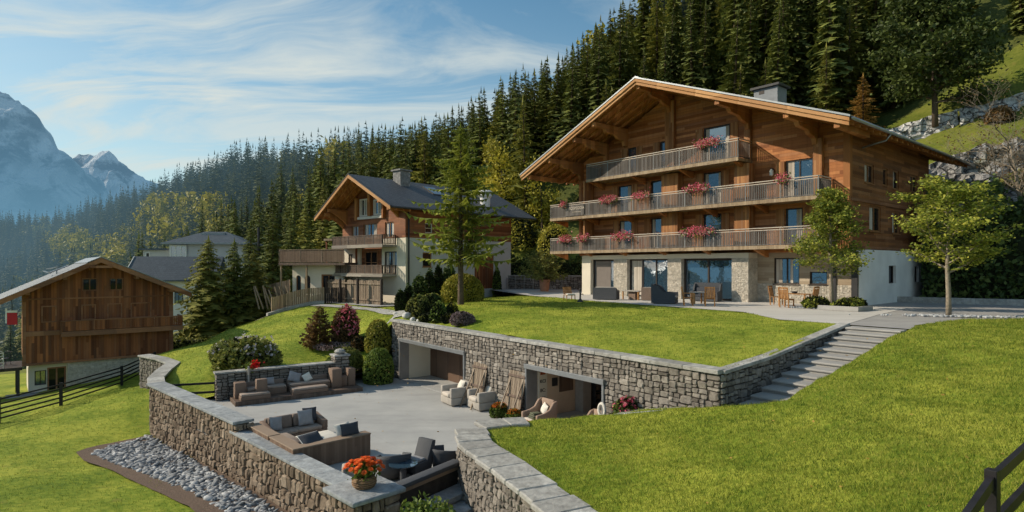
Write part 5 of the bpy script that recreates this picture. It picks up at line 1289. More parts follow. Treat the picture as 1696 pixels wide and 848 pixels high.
mb = MB(); mb.bx(-.5, -.36, -1.1, -.96, -.6, 4.1); mb.bx(2.6, 2.74, -1.1, -.96, -.6, 4.1); mb.build('post', M['paleboard'], an)
fb = thing('stone_basin', 'round white basin in front of the arched annex windows', 'basin', (-18.9, 59.0, -1.35))
mb = MB(); mb.lathe([(.7, 0), (1.05, .25), (1.25, .8), (1.3, 1.05), (1.15, 1.08), (1.0, .8)], 20); mb.build('bowl', M['cream'], fb, smooth=True)
for i in range(9):
    r_ = random.Random(i); mb = MB(); x = -24.2 + i * .42; mb.beam((x, 57.2, -1.7), (x - .9 + r_.uniform(-.3, .1), 58.0, .35 + r_.uniform(-.3, .2)), .13, .05)
    o = mb.build('plank', M['paleboard']); tag(o, 'pale plank leaning in the stack beside the annex', 'plank', 'planks leaning beside the annex')
def picket(name, label, pts, h, mat, wd=.14, gap=.02, postmat='paleboard', rails=True, zf=ULS, cap=False, base=.0):
    t = thing(name, label, 'fence'); mb = MB(); pm = MB()
    for a, b in zip(pts, pts[1:]):
        a = Vector((*a, 0)); b = Vector((*b, 0)); d = b - a; L = d.length; d.normalize(); n = int(L / (wd + gap)); ang = math.atan2(d.y, d.x)
        for i in range(n):
            p = a + d * ((i + .5) * L / n); z = zf.z(p.x, p.y) + base; mb.box((p.x, p.y, z + h / 2), (wd, .03, h), rz=ang)
        k = max(1, round(L / 2.2))
        for i in range(k + 1):
            p = a + d * (L * i / k); z = zf.z(p.x, p.y) + base; pm.box((p.x, p.y, z + h / 2 - .1), (.12, .12, h + .25), rz=ang)
    mb.build('boards', M[mat], t); pm.build('posts', M[postmat], t); return t
picket('picket_fence', 'pale timber board fence along the top edge of the left lawn', [(-21.2, 52.8), (-20.6, 54.0), (-18.8, 55.3), (-17.6, 55.8)], 1.35, 'paleboard', base=.2)
picket('board_fence', 'short dark board fence beside the annex hedge', [(-17.5, 55.9), (-15.2, 56.8)], 1.5, 'darkboard', postmat='darkboard')
picket('board_fence', 'distant grey board fence left of the annex', [(-27, 62), (-22.8, 61.2)], 2.2, 'greywood', postmat='greywood', base=1.2)
kw_ = thing('garden_curb', 'low grey kerb wall below the pale board fence', 'kerb'); mb = MB(); pts = [(-21.4, 52.2), (-20.2, 53.6), (-18.6, 55.0), (-17.4, 55.4)]
coping(mb, [(x, y, ULS.z(x, y) - .3) for x, y in pts], .3, 0, .62, 3, 1.5); mb.build('kerb_stone', M['coping'], kw_)
# ------------------------------------------------------------------ the barn on the left
BN = thing('barn', 'dark brown timber barn house with shingle roof and one long balcony', 'barn', (-32.73, 40, 0), 39.8)
hz_ = [(3.22, 4.12, .66, 1.55), (4.82, 5.68, .66, 1.55)]; zb_ = lambda x: 2.92 - abs(x - 4.2) * (.455 if x > 4.2 else .50)
mb = MB(); xs = sorted({0., 8.85, 4.2, *[q for h in hz_ for q in h[:2]]})
for a, b in zip(xs, xs[1:]):
    h = [h for h in hz_ if h[0] < (a + b) / 2 < h[1]]; z = -4.15
    if h: ob(mb, FRT, a, b, 0, .25, z, h[0][2]); z = h[0][3]
    mb.prism([(a, 0, z), (b, 0, z), (b, 0, zb_(b) - .2), (a, 0, zb_(a) - .2)], (0, 0, 0), (0, .25, 0))
mb.build('timber_front', M['barnwood'], BN)
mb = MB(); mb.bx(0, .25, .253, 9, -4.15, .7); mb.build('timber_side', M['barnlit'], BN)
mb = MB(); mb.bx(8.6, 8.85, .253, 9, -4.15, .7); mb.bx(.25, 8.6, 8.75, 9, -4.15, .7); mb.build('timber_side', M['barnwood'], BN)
for h in hz_: window(BN, FRT, *h, M['barntrim'], M['glassdim'], 2, 1, .1, .08)
for h in [(1.05, 1.72, -1.36, -.38), (3.26, 3.95, -1.3, -.38), (4.78, 5.52, -1.3, -.36), (6.2, 7.36, -1.32, -.36)]:
    mb = MB()
    ob(mb, FRT, h[0] - .08, h[0], -.05, -.003, h[2] - .08, h[3] + .08); ob(mb, FRT, h[1], h[1] + .08, -.05, -.003, h[2] - .08, h[3] + .08); ob(mb, FRT, h[0], h[1], -.05, -.003, h[2] - .08, h[2]); ob(mb, FRT, h[0], h[1], -.05, -.003, h[3], h[3] + .08)
    o = mb.build('window', M['barntrim'], BN); mb = MB(); ob(mb, FRT, h[0], h[1], -.025, -.003, h[2], h[3]); mb.build('shutter', M['barnwood'], o)
mb = MB(); ob(mb, FRT, -.02, 8.87, -.06, -.003, .12, .22); ob(mb, FRT, 0, 2.0, -.08, -.003, -2.32, -2.0); ob(mb, FRT, -.03, .16, -.05, -.003, -4.15, .55); ob(mb, FRT, 8.62, 8.88, -.08, -.003, -4.15, .5); ob(mb, FRT, -.05, 8.9, -.1, -.003, -4.3, -4.15); mb.build('trim_boards', M['barntrim'], BN)
mb = MB(); mb.bx(2.0, 9.4, -.75, -.083, -2.22, -2.08); mb.bx(2.0, 9.4, -.8, -.753, -2.42, -2.2); b_ = mb.build('balcony', M['barntrim'], BN)
railing(b_, [(2.03, -.1), (2.03, -.72), (9.37, -.72), (9.37, .9)], -2.1, -1.33, .10, .012, 'barnwood', 'barntrim', 'barntrim', 1.9, second=False)
rf = MB(); slope(rf, 4.2, 3.02, 9.85, .42, -1.35, 10.2, 0, -.1); slope(rf, -1.4, .16, 4.2, 3.02, -1.35, 10.2, 0, -.1); rb_ = rf.build('roof', M['barnslate'], BN)
mb = MB(); slope(mb, 4.2, 3.02, 9.8, .44, -1.3, 10.1, -.103, -.2); slope(mb, -1.35, .18, 4.2, 3.02, -1.3, 10.1, -.103, -.2); mb.build('soffit', M['barntrim'], rb_)
mb = MB(); slope(mb, 4.2, 3.02, 9.85, .42, -1.42, -1.30, -.02, -.36); slope(mb, -1.4, .16, 4.2, 3.02, -1.42, -1.30, -.02, -.36); mb.bx(3.55, 4.85, -1.46, -1.30, 2.28, 2.45); mb.build('verge_board', M['barntrim'], rb_)
mb = MB(); slope(mb, 4.2, 3.05, 9.9, .43, -1.46, -1.2, .03, -.018); slope(mb, 3.4, 2.64, 4.2, 3.05, -1.46, 10.25, .03, 0); mb.build('metal_edge', M['metalroof'], rb_)
for x in (.25, 2.2, 6.4, 8.6): z = zb_(x) - .2; mb = MB(); mb.bx(x - .1, x + .1, -1.25, .1, z - .25, z - .02); mb.build('purlin', M['barntrim'], rb_)
mb = MB(); mb.beam((1.4, 1.0, 1.95), (2.6, 2.6, 2.45), .12, .06); mb.beam((2.0, 2.8, 2.35), (1.4, 4.2, 2.2), .1, .06); mb.beam((1.5, 1.6, 1.9), (1.2, 3.4, 2.05), .1, .06); mb.box((1.9, 2.2, 2.1), (.08, .08, .7)); mb.build('roof_rack', M['gutter'], rb_)
# basement
BH = [(.62, 1.25, -5.75, -4.75), (1.3, 2.35, -6.45, -4.6)]
BB = Fr((0, .55, 0), (1, 0, 0), (0, 1, 0))
mb = MB(); holed(mb, BB, .3, 2.4, -7, -4.2, 0, .25, BH); mb.bx(.3, .55, .8, 8.8, -7, -4.2); mb.build('rendered_wall', M['cream'], BN)
window(BN, BB, *BH[0], M['frame'], M['glass'], 2, 1, .08, .06)
window(BN, BB, *BH[1], M['barntrim'], M['glassdim'], 2, 1, .1, .1, 'door')
mb = MB(); mb.bx(2.4, 8.8, .12, .5, -7, -4.303); stones(mb, (2.42, .115), (8.78, .115), -6.6, -4.32, -4.32, (), .16, .02, 77, gap=.006, flatten=2.); mb.bx(8.45, 8.8, .5, 8.8, -7, -4.25); mb.build('stone_base', M['cobble'], BN)
mb = MB(); mb.bx(-.9, 2.6, -.8, .6, -6.5, -6.2); mb.build('doorstep', M['path'], BN)
dk = thing('sun_deck', 'raised dark deck on posts at the left end of the barn', 'deck', (-32.73, 40, 0), 39.8)
mb = MB(); mb.bx(-6, -.03, -.4, 3.2, -4.5, -4.3); mb.build('deck_floor', M['darkboard'], dk)
mb = MB()
for x, y in ((-.25, -.2), (-.3, 2.4), (-4.5, -.2), (-4.5, 2.8)): mb.box((x, y, -5.5), (.18, .18, 2.0))
mb.build('deck_post', M['darkmetal'], dk)
mb = MB()
for k in range(5): mb.beam((-6, -.3, -4.1 + k * .2), (-1.0, -.3, -4.1 + k * .2), .03, .03)
mb.beam((-1.0, -.3, -4.3), (-1.0, -.3, -3.25), .05, .05); mb.beam((-1.0, -.3, -3.25), (-1.6, -.3, -2.9), .05, .05); mb.beam((-3.4, -.3, -4.3), (-3.4, -.3, -3.25), .05, .05); mb.build('deck_railing', M['framelight'], dk)
for k, (x, y) in enumerate(((-.9, 1.5), (-1.7, 2.3), (-2.4, 1.2))):
    t = thing('bistro_chair', 'dark metal chair on the barn deck', 'chair', Vector((-32.73, 40, -4.3)) + Vector((.768, .64, 0)) * x + Vector((-.64, .768, 0)) * y, 30 * k, 'metal chairs on the barn deck')
    mb = MB(); mb.lathe([(.2, .44), (.22, .45), (.2, .47)], 12); mb.build('seat', M['darkmetal'], t)
    mb = MB(); mb.tube([(-.18, .18, .46), (-.2, .22, .85), (0, .26, .92), (.2, .22, .85), (.18, .18, .46)], .015, 5); mb.tube([(0, .2, .46), (0, .26, .92)], .012, 5); mb.build('backrest', M['darkmetal'], t)
    for a in (-1, 1):
        for b in (-1, 1): mb = MB(); mb.tube([(a * .15, b * .15, .45), (a * .2, b * .2, 0)], .015, 5); mb.build('leg', M['darkmetal'], t)
# hanging red and white sign at the barn's left side
sg = thing('hanging_sign', 'red and white panel hanging beside the barn roof edge', 'sign', Vector((-32.73, 40, 0)) + Vector((.768, .64, 0)) * -.55 + Vector((-.64, .768, 0)) * .3, 10)
mb = MB(); mb.box((0, 0, -1.1), (.6, .04, .8)); mb.build('red_panel', M['redsign'], sg)
mb = MB(); mb.box((-.35, 0, -.9), (.09, .042, 1.0)); mb.box((0, .0, -.62), (.62, .042, .14)); mb.build('white_edge', M['white'], sg)
mb = MB(); mb.tube([(0, 0, -.6), (-.1, .1, .4)], .02, 5); mb.build('hanger', M['darkmetal'], sg)
# ------------------------------------------------------------------ the two houses behind the barn
v1 = thing('house', 'white house with dark tiled roof and white gable behind the barn', 'house', (-53.5, 84, -3.5), 14)
mb = MB(); mb.bx(0, 10.2, 0, 8, -5, 4.4); mb.prism([(0.01, 0, 4.4), (.01, 8, 4.4), (.01, 4, 7.0)], (0, 0, 0), (.3, 0, 0)); mb.build('wall', M['white'], v1)
f1 = Fr((0, -.002, 0), (1, 0, 0), (0, 1, 0))
for h in ((1.2, 2.6, 1.2, 3.0), (3.4, 4.0, 2.2, 2.8), (5.5, 6.6, .6, 2.2), (8.2, 9.4, 1.8, 3.2)): window(v1, f1, *h, M['frame'], M['glass'], 2, 1, -.06, .08)
mb = MB()
for s_, y0 in ((1, -.9), (-1, 8.9)):
    mb.prism([(-.9, y0, 3.95), (-.9, 4, 7.35), (-.9, 4, 7.15), (-.9, y0, 3.75)], (0, 0, 0), (12, 0, 0))
mb.build('roof', M['fartile'], v1)
mb = MB(); mb.beam((-.93, -.95, 3.86), (-.93, 4, 7.26), .08, .34); mb.beam((-.93, 8.95, 3.86), (-.93, 4, 7.26), .08, .34); mb.build('verge_board', M['white'], v1)
mb = MB(); mb.bx(-.8, 1.8, -.7, -.1, 2.9, 3.5); mb.build('timber_porch', M['redwood'], v1)
v2 = thing('villa', 'grey villa with hipped metal roof and corner bay above the white house', 'villa', (-58.5, 102, 1.0), 8)
mb = MB(); mb.bx(0, 12, 0, 9, -8, 5.2); mb.bx(-5, 0, 2, 8, -8, 4.2); mb.build('wall', M['greyrender'], v2)
mb = MB(); mb.prism([(-.9, -.9, 5.2), (12.9, -.9, 5.2), (12.9, 9.9, 5.2), (-.9, 9.9, 5.2)], (0, 0, 0), (0, 0, .2))
b0 = len(mb.v); mb.v += [(-.9, -.9, 5.4), (12.9, -.9, 5.4), (12.9, 9.9, 5.4), (-.9, 9.9, 5.4), (4.2, 4.5, 7.6), (7.8, 4.5, 7.6)]
for q in ((0, 1, 5, 4), (1, 2, 5), (2, 3, 4, 5), (3, 0, 4)): mb.face([b0 + k for k in q])
mb.bx(-5.5, -.95, 1.4, 8.6, 4.2, 4.5); mb.build('roof', M['fartile'], v2)
mb = MB(); mb.bx(-.95, 12.95, -.96, -.905, 5.15, 5.45); mb.bx(4, 8, 3.0, 4.3, 6.9, 7.3); mb.build('roof_edge', M['metalroof'], v2)
f2 = Fr((0, -.002, 0), (1, 0, 0), (0, 1, 0))
window(v2, f2, .2, 2.9, 1.6, 5.0, M['white'], M['glass'], 3, 1, -.3, .22, 'bay_window'); window(v2, f2, 5.6, 6.8, 2.2, 4.6, M['white'], M['glassdim'], 1, 3, -.06, .15)
window(v2, Fr((0, 1.998, 0), (1, 0, 0), (0, 1, 0)), -4.6, -3.9, 2.2, 3.8, M['white'], M['glassdim'], 1, 1, -.06, .12)
mb = MB(); mb.bx(3.6, 8.5, -1.5, -.01, .9, 2.0); mb.build('balcony_rail', M['darkmetal'], v2)
mb = MB(); mb.tube([(14.0, 2, -2), (14.0, 2, 8.3)], .22, 8); mb.build('flue', M['darkmetal'], v2)
# ------------------------------------------------------------------ furniture
def hit(px, py, surf, y0=8., y1=120.):
    a = (px - 848) / F; b = (HZ - py) / F; ys = np.arange(y0, y1, .05)
    d = (CAMH + b * ys) - surf(a * ys, ys); i = np.argmax(d < 0); Y = ys[i]
    return Vector((a * Y, Y, float(surf([a * Y], [Y])[0])))
def loc(base, rz, x, y, z=0.):
    return Vector(base) + Matrix.Rotation(R(rz), 3, 'Z') @ Vector((x, y, z))
def pillow(label, at_, size, rot, mat, name='pillow', group=None, edge=None):
    n = 11; V = []; Fc = []
    for sgn in (1, -1):
        b = len(V)
        for i in range(n):
            for j in range(n):
                u, v = 2 * i / (n - 1) - 1, 2 * j / (n - 1) - 1
                h = ((1 - abs(u) ** 2.6) * (1 - abs(v) ** 2.6)) ** .5
                pin = 1 - .07 * (1 - (u * v) ** 2) * (abs(u) ** 6 + abs(v) ** 6) * .8
                V.append((u * size[0] / 2 * pin, v * size[1] / 2 * pin, sgn * h * size[2] / 2 + .008 * math.sin(u * 5 + v * 3)))
        for i in range(n - 1):
            for j in range(n - 1):
                q = (b + i * n + j, b + (i + 1) * n + j, b + (i + 1) * n + j + 1, b + i * n + j + 1); Fc.append(q if sgn > 0 else q[::-1])
    o = tri_mesh(name, V, Fc, mat, smooth=True); o.location = at_; o.rotation_euler = [R(a) for a in rot]
    o.rotation_mode = 'XYZ'
    if edge:
        mb = MB(); q = [(-.5, -.5), (.5, -.5), (.5, .5), (-.5, .5), (-.5, -.5)]; mb.tube([(a * size[0] * .97, b * size[1] * .97, 0) for a, b in q], .012, 5); mb.build('piping', edge, o)
    return tag(o, label, 'pillow', group)
TF = (-6.7, 18.3, LT); TR = 43.0
# U-shaped lounge on the terrace: corner module, left module, two-seat sofa
s1 = thing('corner_sofa', 'slatted brown corner sofa nearest the parapet, its tall back towards the viewer', 'sofa', TF, TR)
mb = MB(); mb.prism([(0, 0, .02), (2.65, 0, .02), (2.65, .36, .02), (.36, .36, .02), (.36, 1.86, .02), (0, 1.86, .02)], (0, 0, 0), (0, 0, .70)); mb.build('backrest', M['sofaslat'], s1)
mb = MB(); mb.prism([(-.02, -.02, .725), (2.67, -.02, .725), (2.67, .40, .725), (.40, .40, .725), (.40, 1.88, .725), (-.02, 1.88, .725)], (0, 0, 0), (0, 0, .04)); mb.build('top_board', M['sofatop'], s1, bev=.008, seg=1)
mb = MB(); mb.bx(.363, 2.62, .363, 1.05, .05, .34); mb.bx(.363, 1.05, 1.053, 1.86, .05, .34); mb.build('seat', M['wickerbrown'], s1)
mb = MB(); mb.bx(.40, 1.5, .40, 1.08, .343, .47); mb.bx(1.52, 2.6, .40, 1.08, .343, .47); mb.bx(.40, 1.08, 1.1, 1.86, .343, .47); mb.build('seat_cushion', M['cushtan'], s1, bev=.04)
s2 = thing('sofa_module', 'slatted brown sofa block left of the corner sofa along the parapet', 'sofa', loc(TF, TR, 0, 1.98), TR)
mb = MB(); mb.bx(0, .36, 0, 1.95, .02, .72); mb.build('backrest', M['sofaslat'], s2)
mb = MB(); mb.bx(-.02, .40, -.02, 1.97, .725, .765); mb.build('top_board', M['sofatop'], s2, bev=.008, seg=1)
mb = MB(); mb.bx(.363, 1.05, 0, 1.1, .05, .34); mb.build('seat', M['wickerbrown'], s2)
mb = MB(); mb.bx(.40, 1.08, 0, 1.1, .343, .47); mb.build('seat_cushion', M['cushtan'], s2, bev=.04)
s3 = thing('two_seat_sofa', 'brown two seat outdoor sofa facing the viewer across the lounge', 'sofa', loc(TF, TR, .45, 3.12), TR)
mb = MB(); mb.bx(0, 2.2, .02, .9, .05, .32); mb.build('base', M['wickerbrown'], s3, bev=.02)
mb = MB(); mb.bx(.16, 2.0, .72, .93, .323, .86); mb.build('backrest', M['cushbrown'], s3, bev=.05)
for a, b in ((0, .18), (2.0, 2.2)):
    mb = MB(); mb.prism([(a, .0, .323), (a, .9, .323), (a, .9, .80), (a, .45, .70), (a, .0, .62)], (0, 0, 0), (b - a, 0, 0)); mb.build('armrest', M['wickerbrown'], s3, bev=.03)
for a, b in ((.19, 1.09), (1.1, 1.99)):
    mb = MB(); mb.bx(a, b, .0, .70, .326, .46); mb.build('seat_cushion', M['cushtan'], s3, bev=.045)
    mb = MB(); mb.box(((a + b) / 2, .62, .68), (.86, .16, .46), rx=R(-10)); mb.build('back_cushion', M['cushbrown'], s3, bev=.06)
pillow('grey pillow with light piping on the left seat of the two seat sofa', loc(TF, TR, .85, 3.5, .72), (.5, .5, .16), (70, 8, TR + 12), M['cushgrey'])
pillow('grey square pillow on the right seat of the two seat sofa', loc(TF, TR, 1.95, 3.52, .76), (.56, .56, .16), (72, 0, TR - 3), M['cushgrey'])
pillow('charcoal pillow standing behind the right grey pillow of the two seat sofa', loc(TF, TR, 2.2, 3.72, .80), (.52, .5, .14), (76, 0, TR - 14), M['cushdark'])
pillow('charcoal pillow with white piping lying on the corner of the slatted sofa', loc(TF, TR, .82, .50, .80), (.8, .55, .2), (35, 0, TR + 14), M['cushdark'], edge=M['white'])
pillow('long taupe bolster lying along the inner side of the slatted corner', loc(TF, TR, .58, 1.25, .58), (.3, 1.0, .24), (0, 18, TR), M['cushbrown'], 'bolster')
pillow('charcoal pillow at the right end of the slatted corner sofa', loc(TF, TR, 2.05, .30, .94), (.66, .42, .16), (74, 0, TR), M['cushdark'])
pillow('off white patterned pillow behind the charcoal one on the corner sofa', loc(TF, TR, 1.95, .58, .88), (.62, .5, .18), (52, 0, TR + 6), M['cushwhite'])
ft = thing('coffee_table', 'low round cornered cream table in the middle of the lounge', 'table', loc(TF, TR, 1.75, 2.05), TR)
mb = MB(); mb.bx(-.62, .62, -.5, .5, .34, .42); mb.build('tabletop', M['cushwhite'], ft, bev=.03)
mb = MB(); mb.bx(-.5, .5, -.4, .4, .0, .338); mb.build('base', M['linen'], ft, bev=.02)
o = MB(); o.lathe([(.12, 0), (.19, .04), (.2, .09), (.16, .07)], 12, (0, 0, 0)); o = o.build('bowl', M['darkmetal'], None, smooth=True); o.location = loc(TF, TR, 1.55, 1.9, .42); tag(o, 'small dark bowl on the cream coffee table', 'bowl')
# stone stool and woven chairs near the pier
o = MB(); o.box((0, 0, .2), (.62, .4, .4), taper=.9); o = o.build('stone_stool', M['linengrey'], None, bev=.05); o.location = at(583, 790, LT); o.rotation_euler = (0, 0, R(20)); tag(o, 'low pale block stool on the terrace floor near the flower pier', 'stool')
def barrel_chair(name, label, cat, lo, rz, mat, cush, r=.40, h=.84, group=None, armh=.6, seat_h=.36, rim=.03, open_=85):
    t = thing(name, label, cat, lo, rz, group); n = 26; mb = MB(); V = []
    a0 = R(open_ / 2 - 90); a1 = R(360 - open_ / 2 - 90)
    for ring, (dr, f) in enumerate(((0, 0), (.06, .45), (.10, .8), (.12, 1.), (.06, 1.), (.03, .8), (-.02, .45))):
        row = []
        for k in range(n + 1):
            u = k / n; a = a0 + (a1 - a0) * u; top = armh + (h - armh) * max(0., math.sin(math.pi * u)) ** 1.6
            z = .1 + (top - .1) * f; q = r + dr; row.append((q * math.cos(a), q * math.sin(a), z))
        V.append(row)
    b = 0
    for row in V: mb.v += row
    m = n + 1
    for i in range(len(V)):
        i2 = (i + 1) % len(V)
        for k in range(n): mb.face((i * m + k, i * m + k + 1, i2 * m + k + 1, i2 * m + k))
    mb.face([i * m for i in range(len(V))]); mb.face([i * m + n for i in range(len(V))][::-1])
    mb.build('shell', mat, t, smooth=True)
    mb = MB(); mb.lathe([(r * .9, .1), (r + .0, .14), (r + .02, seat_h - .1), (r - .02, seat_h - .08)], 22); mb.build('seat', mat, t, smooth=False)
    mb = MB(); mb.lathe([(r * .8, seat_h - .08), (r * .92, seat_h - .05), (r * .92, seat_h + .03), (r * .75, seat_h + .06)], 22, (0, -.02, 0)); mb.build('seat_cushion', cush, t, smooth=True)
    for a in (45, 135, 225, 315):
        mb = MB(); mb.tube([(r * .75 * math.cos(R(a)), r * .75 * math.sin(R(a)), .12), (r * .85 * math.cos(R(a)), r * .85 * math.sin(R(a)), 0)], .022, 6); mb.build('leg', M['darkmetal'], t)
    return t
barrel_chair('woven_chair', 'round charcoal woven chair behind the orange flowers', 'chair', at(652, 790, LT), 200, M['wickergrey'], M['cushgrey'], .42, .8)
barrel_chair('woven_chair', 'charcoal woven chair half hidden behind the dry stone wall end', 'chair', at(738, 776, LT), 150, M['wickergrey'], M['cushgrey'], .40, .72)
t = thing('lounge_chair', 'dark upright backed lounge chair with angled back beside the woven chair', 'chair', at(690, 784, LT), -35)
mb = MB(); mb.prism([(-.3, -.35, .08), (-.3, .35, .08), (-.3, .55, .95), (-.3, .40, .98), (-.3, .18, .42), (-.3, -.38, .40)], (0, 0, 0), (.6, 0, 0)); mb.build('shell', M['wickergrey'], t, bev=.02)
mb = MB(); mb.box((0, -.1, .45), (.5, .5, .09)); mb.build('seat_cushion', M['cushgrey'], t, bev=.03)
t = thing('glass_table', 'small round glass topped table beside the woven chairs', 'table', at(668, 800, LT), 0)
mb = MB(); mb.lathe([(.42, .56), (.42, .58)], 26); mb.build('tabletop', M['glass'], t)
mb = MB(); mb.lathe([(.26, 0), (.24, .02), (.1, .06), (.1, .5), (.3, .555)], 18); mb.build('base', M['wickergrey'], t)
# flower basket on the pier
t = thing('flower_basket', 'round woven basket full of orange flowers on the stone pier', 'flower basket', (-3.72, 15.05, -3.16), 15); t.scale = (.82, .82, .84)
mb = MB(); mb.lathe([(.24, 0), (.31, .06), (.36, .16), (.34, .26), (.26, .33), (.24, .34), (.22, .3)], 28, wob=lambda a, z: .012 * math.sin(a * 24) * (1 if int(z * 60) % 2 else -1)); 
for z, q in ((.05, .30), (.11, .345), (.17, .36), (.23, .355), (.29, .305)): mb.tube([(q * math.cos(a) * 1.01, q * math.sin(a) * 1.01, z) for a in np.linspace(0, 6.283, 27)], .022, 6)
mb.build('basket', M['basket'], t, smooth=True)
rng = np.random.default_rng(5); mb = MB(); heads = []
for k in range(70):
    a = rng.uniform(0, 6.283); q = .56 * math.sqrt(rng.uniform(0, 1)); z = .86 - .5 * q * q * 1.6 + rng.uniform(-.06, .05)
    heads.append((q * math.cos(a) * 1.05, q * math.sin(a) * .85, z)); mb.tube([(heads[-1][0] * .2, heads[-1][1] * .2, .3), (heads[-1][0] * .6, heads[-1][1] * .6, .3 + (z - .3) * .6), heads[-1]], .008, 4, caps=False)
mb.build('stems', M['midleaf'], t)
V, Fq = leaves(rng.normal(size=(420, 3)) * np.array([.18, .16, .12]) + (0, 0, .5), .07, rng); tri_mesh('foliage', V, Fq, M['midleaf'], t)
V = []; Fc = []
for (x, y, z) in heads:                       # daisy heads: two rows of petals around a centre
    q = rot_leaf(rng, 1)[0]; nrm = Vector((x * .9 + q[0] * .25, y * .9 + q[1] * .25, .8)).normalized(); a = nrm.orthogonal().normalized(); b_ = nrm.cross(a)
    for row, (L, up_, np_) in enumerate(((.105, .0, 12), (.075, .03, 9))):
        for k in range(np_):
            th = 6.283 * k / np_ + row * .3; d = a * math.cos(th) + b_ * math.sin(th); s_ = nrm.cross(d); c = Vector((x, y, z))
            i = len(V); V += [tuple(c + d * .01 + nrm * (up_ * .3)), tuple(c + d * L * .6 + s_ * .021 + nrm * (up_ + .012)), tuple(c + d * L + nrm * (up_ - .01)), tuple(c + d * L * .6 - s_ * .021 + nrm * (up_ + .012))]; Fc.append((i, i + 1, i + 2, i + 3))
tri_mesh('petals', V, Fc, M['orange'], t)
# ------------------------------------------------------------------ bench niche at the back of the terrace
BNF = (-13.95, 28.25, LT); BR = 34.5
bn = thing('bench_wall', 'long low stone wall with a pier that backs the built-in seating', 'stone wall', BNF, BR)
mb = MB(); stones(mb, (0, 0), (5.6, 0), 0, 1.25, 1.25, (), .2, .04, 91, flatten=2.); stones(mb, (-.02, -.05), (.45, -.05), 0, 1.25, 1.25, (), .2, .04, 92, flatten=1.6); stones(mb, (0, .42), (-.02, -.05), 0, 1.25, 1.25, (), .2, .04, 93, flatten=1.6)
for a, b in (((5.6, -.18), (6.3, -.18)), ((6.3, -.18), (6.3, .52)), ((5.6, .5), (5.6, -.18))): stones(mb, a, b, 0, 1.62, 1.62, (), .2, .05, 94 + int(a[0]), flatten=1.8)
mb.build('stone_facing', M['stonegrey'], bn)
mb = MB(); mb.bx(0, 5.6, .01, .42, 0, 1.25); mb.bx(.0, .44, -.04, .009, 0, 1.25); mb.bx(5.61, 6.29, -.17, .5, 0, 1.62); mb.build('wall_core', M['mortar'], bn)
mb = MB(); coping(mb, [(-.1, .2, 1.26), (5.58, .2, 1.26)], .6, 0, .08, 12, 1.0); mb.box((5.95, .17, 1.67), (.85, .85, .09)); mb.lathe([(.1, 1.72), (.26, 1.76), (.3, 1.86), (.2, 1.96), (.08, 1.99)], 12, (5.95, .17, 0)); mb.build('coping', M['coping'], bn, bev=.012, seg=1)
dp = thing('seating_platform', 'low brown timber platform carrying the built-in lounge furniture', 'platform', BNF, BR)
mb = MB(); mb.bx(.5, 6.5, -1.75, -.2, 0, .2); mb.build('platform_deck', M['deckwood'], dp, bev=.015, seg=1)
def block(name, label, cat, x0, x1, y0, y1, z0, z1, mat, bev=.025, group=None, parts=None):
    t = thing(name, label, cat, loc(BNF, BR, (x0 + x1) / 2, (y0 + y1) / 2, z0), BR, group); mb = MB(); mb.box((0, 0, (z1 - z0) / 2), (x1 - x0, y1 - y0, z1 - z0)); mb.build('body', M[mat], t, bev=bev)
    return t
def bench(name, label, x0, x1):
    t = thing(name, label, 'sofa', loc(BNF, BR, x0, 0, .2), BR); L = x1 - x0
    mb = MB(); mb.bx(0, L, -.95, -.22, 0, .28); mb.build('base', M['wickerbrown'], t, bev=.015); mb = MB(); mb.bx(.02, L - .02, -.97, -.4, .283, .40); mb.build('seat_cushion', M['cushtan'], t, bev=.035)
    mb = MB(); mb.bx(0, L, -.38, -.2, .283, .62); mb.build('backrest', M['cushbrown'], t, bev=.03)
bench('built_in_sofa', 'left brown sofa on the timber platform between two cube blocks', 1.15, 2.95); bench('built_in_sofa', 'long brown sofa on the right part of the timber platform', 3.1, 5.1)
for x0, x1, y0, y1, h, lb in ((.62, 1.12, -1.0, -.5, .72, 'leftmost brown wicker cube on the timber platform'), (1.5, 1.98, -1.32, -.98, .84, 'brown wicker cube in front of the left sofa on the platform'), (5.12, 5.62, -1.15, -.5, .95, 'tall brown wicker cube right of the long platform sofa'), (5.64, 6.0, -.9, -.3, .5, 'small brown wicker cube between the tall cubes'), (6.02, 6.4, -.95, -.3, .88, 'narrow brown wicker cube at the right end of the platform')):
    block('wicker_cube', lb, 'seat cube', x0, x1, y0, y1, .2, .2 + h, 'wickerbrown')
for x0, x1, lb in ((.75, 2.05, 'brown padded ottoman at the front left of the platform'), (3.05, 4.75, 'longer brown padded ottoman at the front middle of the platform')):
    t = block('ottoman', lb, 'ottoman', x0, x1, -1.7, -1.15, .2, .38, 'wickerbrown'); mb = MB(); mb.box((0, 0, .235), (x1 - x0 - .04, .53, .1)); mb.build('seat_cushion', M['cushtan'], t, bev=.035)
pillow('pale grey pillow leaning on the long platform sofa', loc(BNF, BR, 3.45, -.45, .86), (.62, .5, .15), (68, 20, BR), M['cushgrey']); pillow('small off white pillow beside the pale grey one on the platform sofa', loc(BNF, BR, 4.05, -.5, .78), (.42, .42, .13), (66, -24, BR), M['cushwhite'])
pillow('taupe pillow on the left platform sofa', loc(BNF, BR, 2.2, -.42, .78), (.6, .35, .14), (70, 0, BR), M['cushgrey'])
t = thing('flower_post', 'slim post with red flowers rising behind the left platform sofa', 'plant post', loc(BNF, BR, 1.35, -.28, .2), BR)
mb = MB(); mb.tube([(0, 0, 0), (0, 0, 1.35)], .045, 8); mb.build('post', M['linengrey'], t)
V, Fq = leaves(rng.normal(size=(60, 3)) * np.array([.12, .1, .1]) + (.1, .25, 1.3), .08, rng); tri_mesh('foliage', V, Fq, M['midleaf'], t)
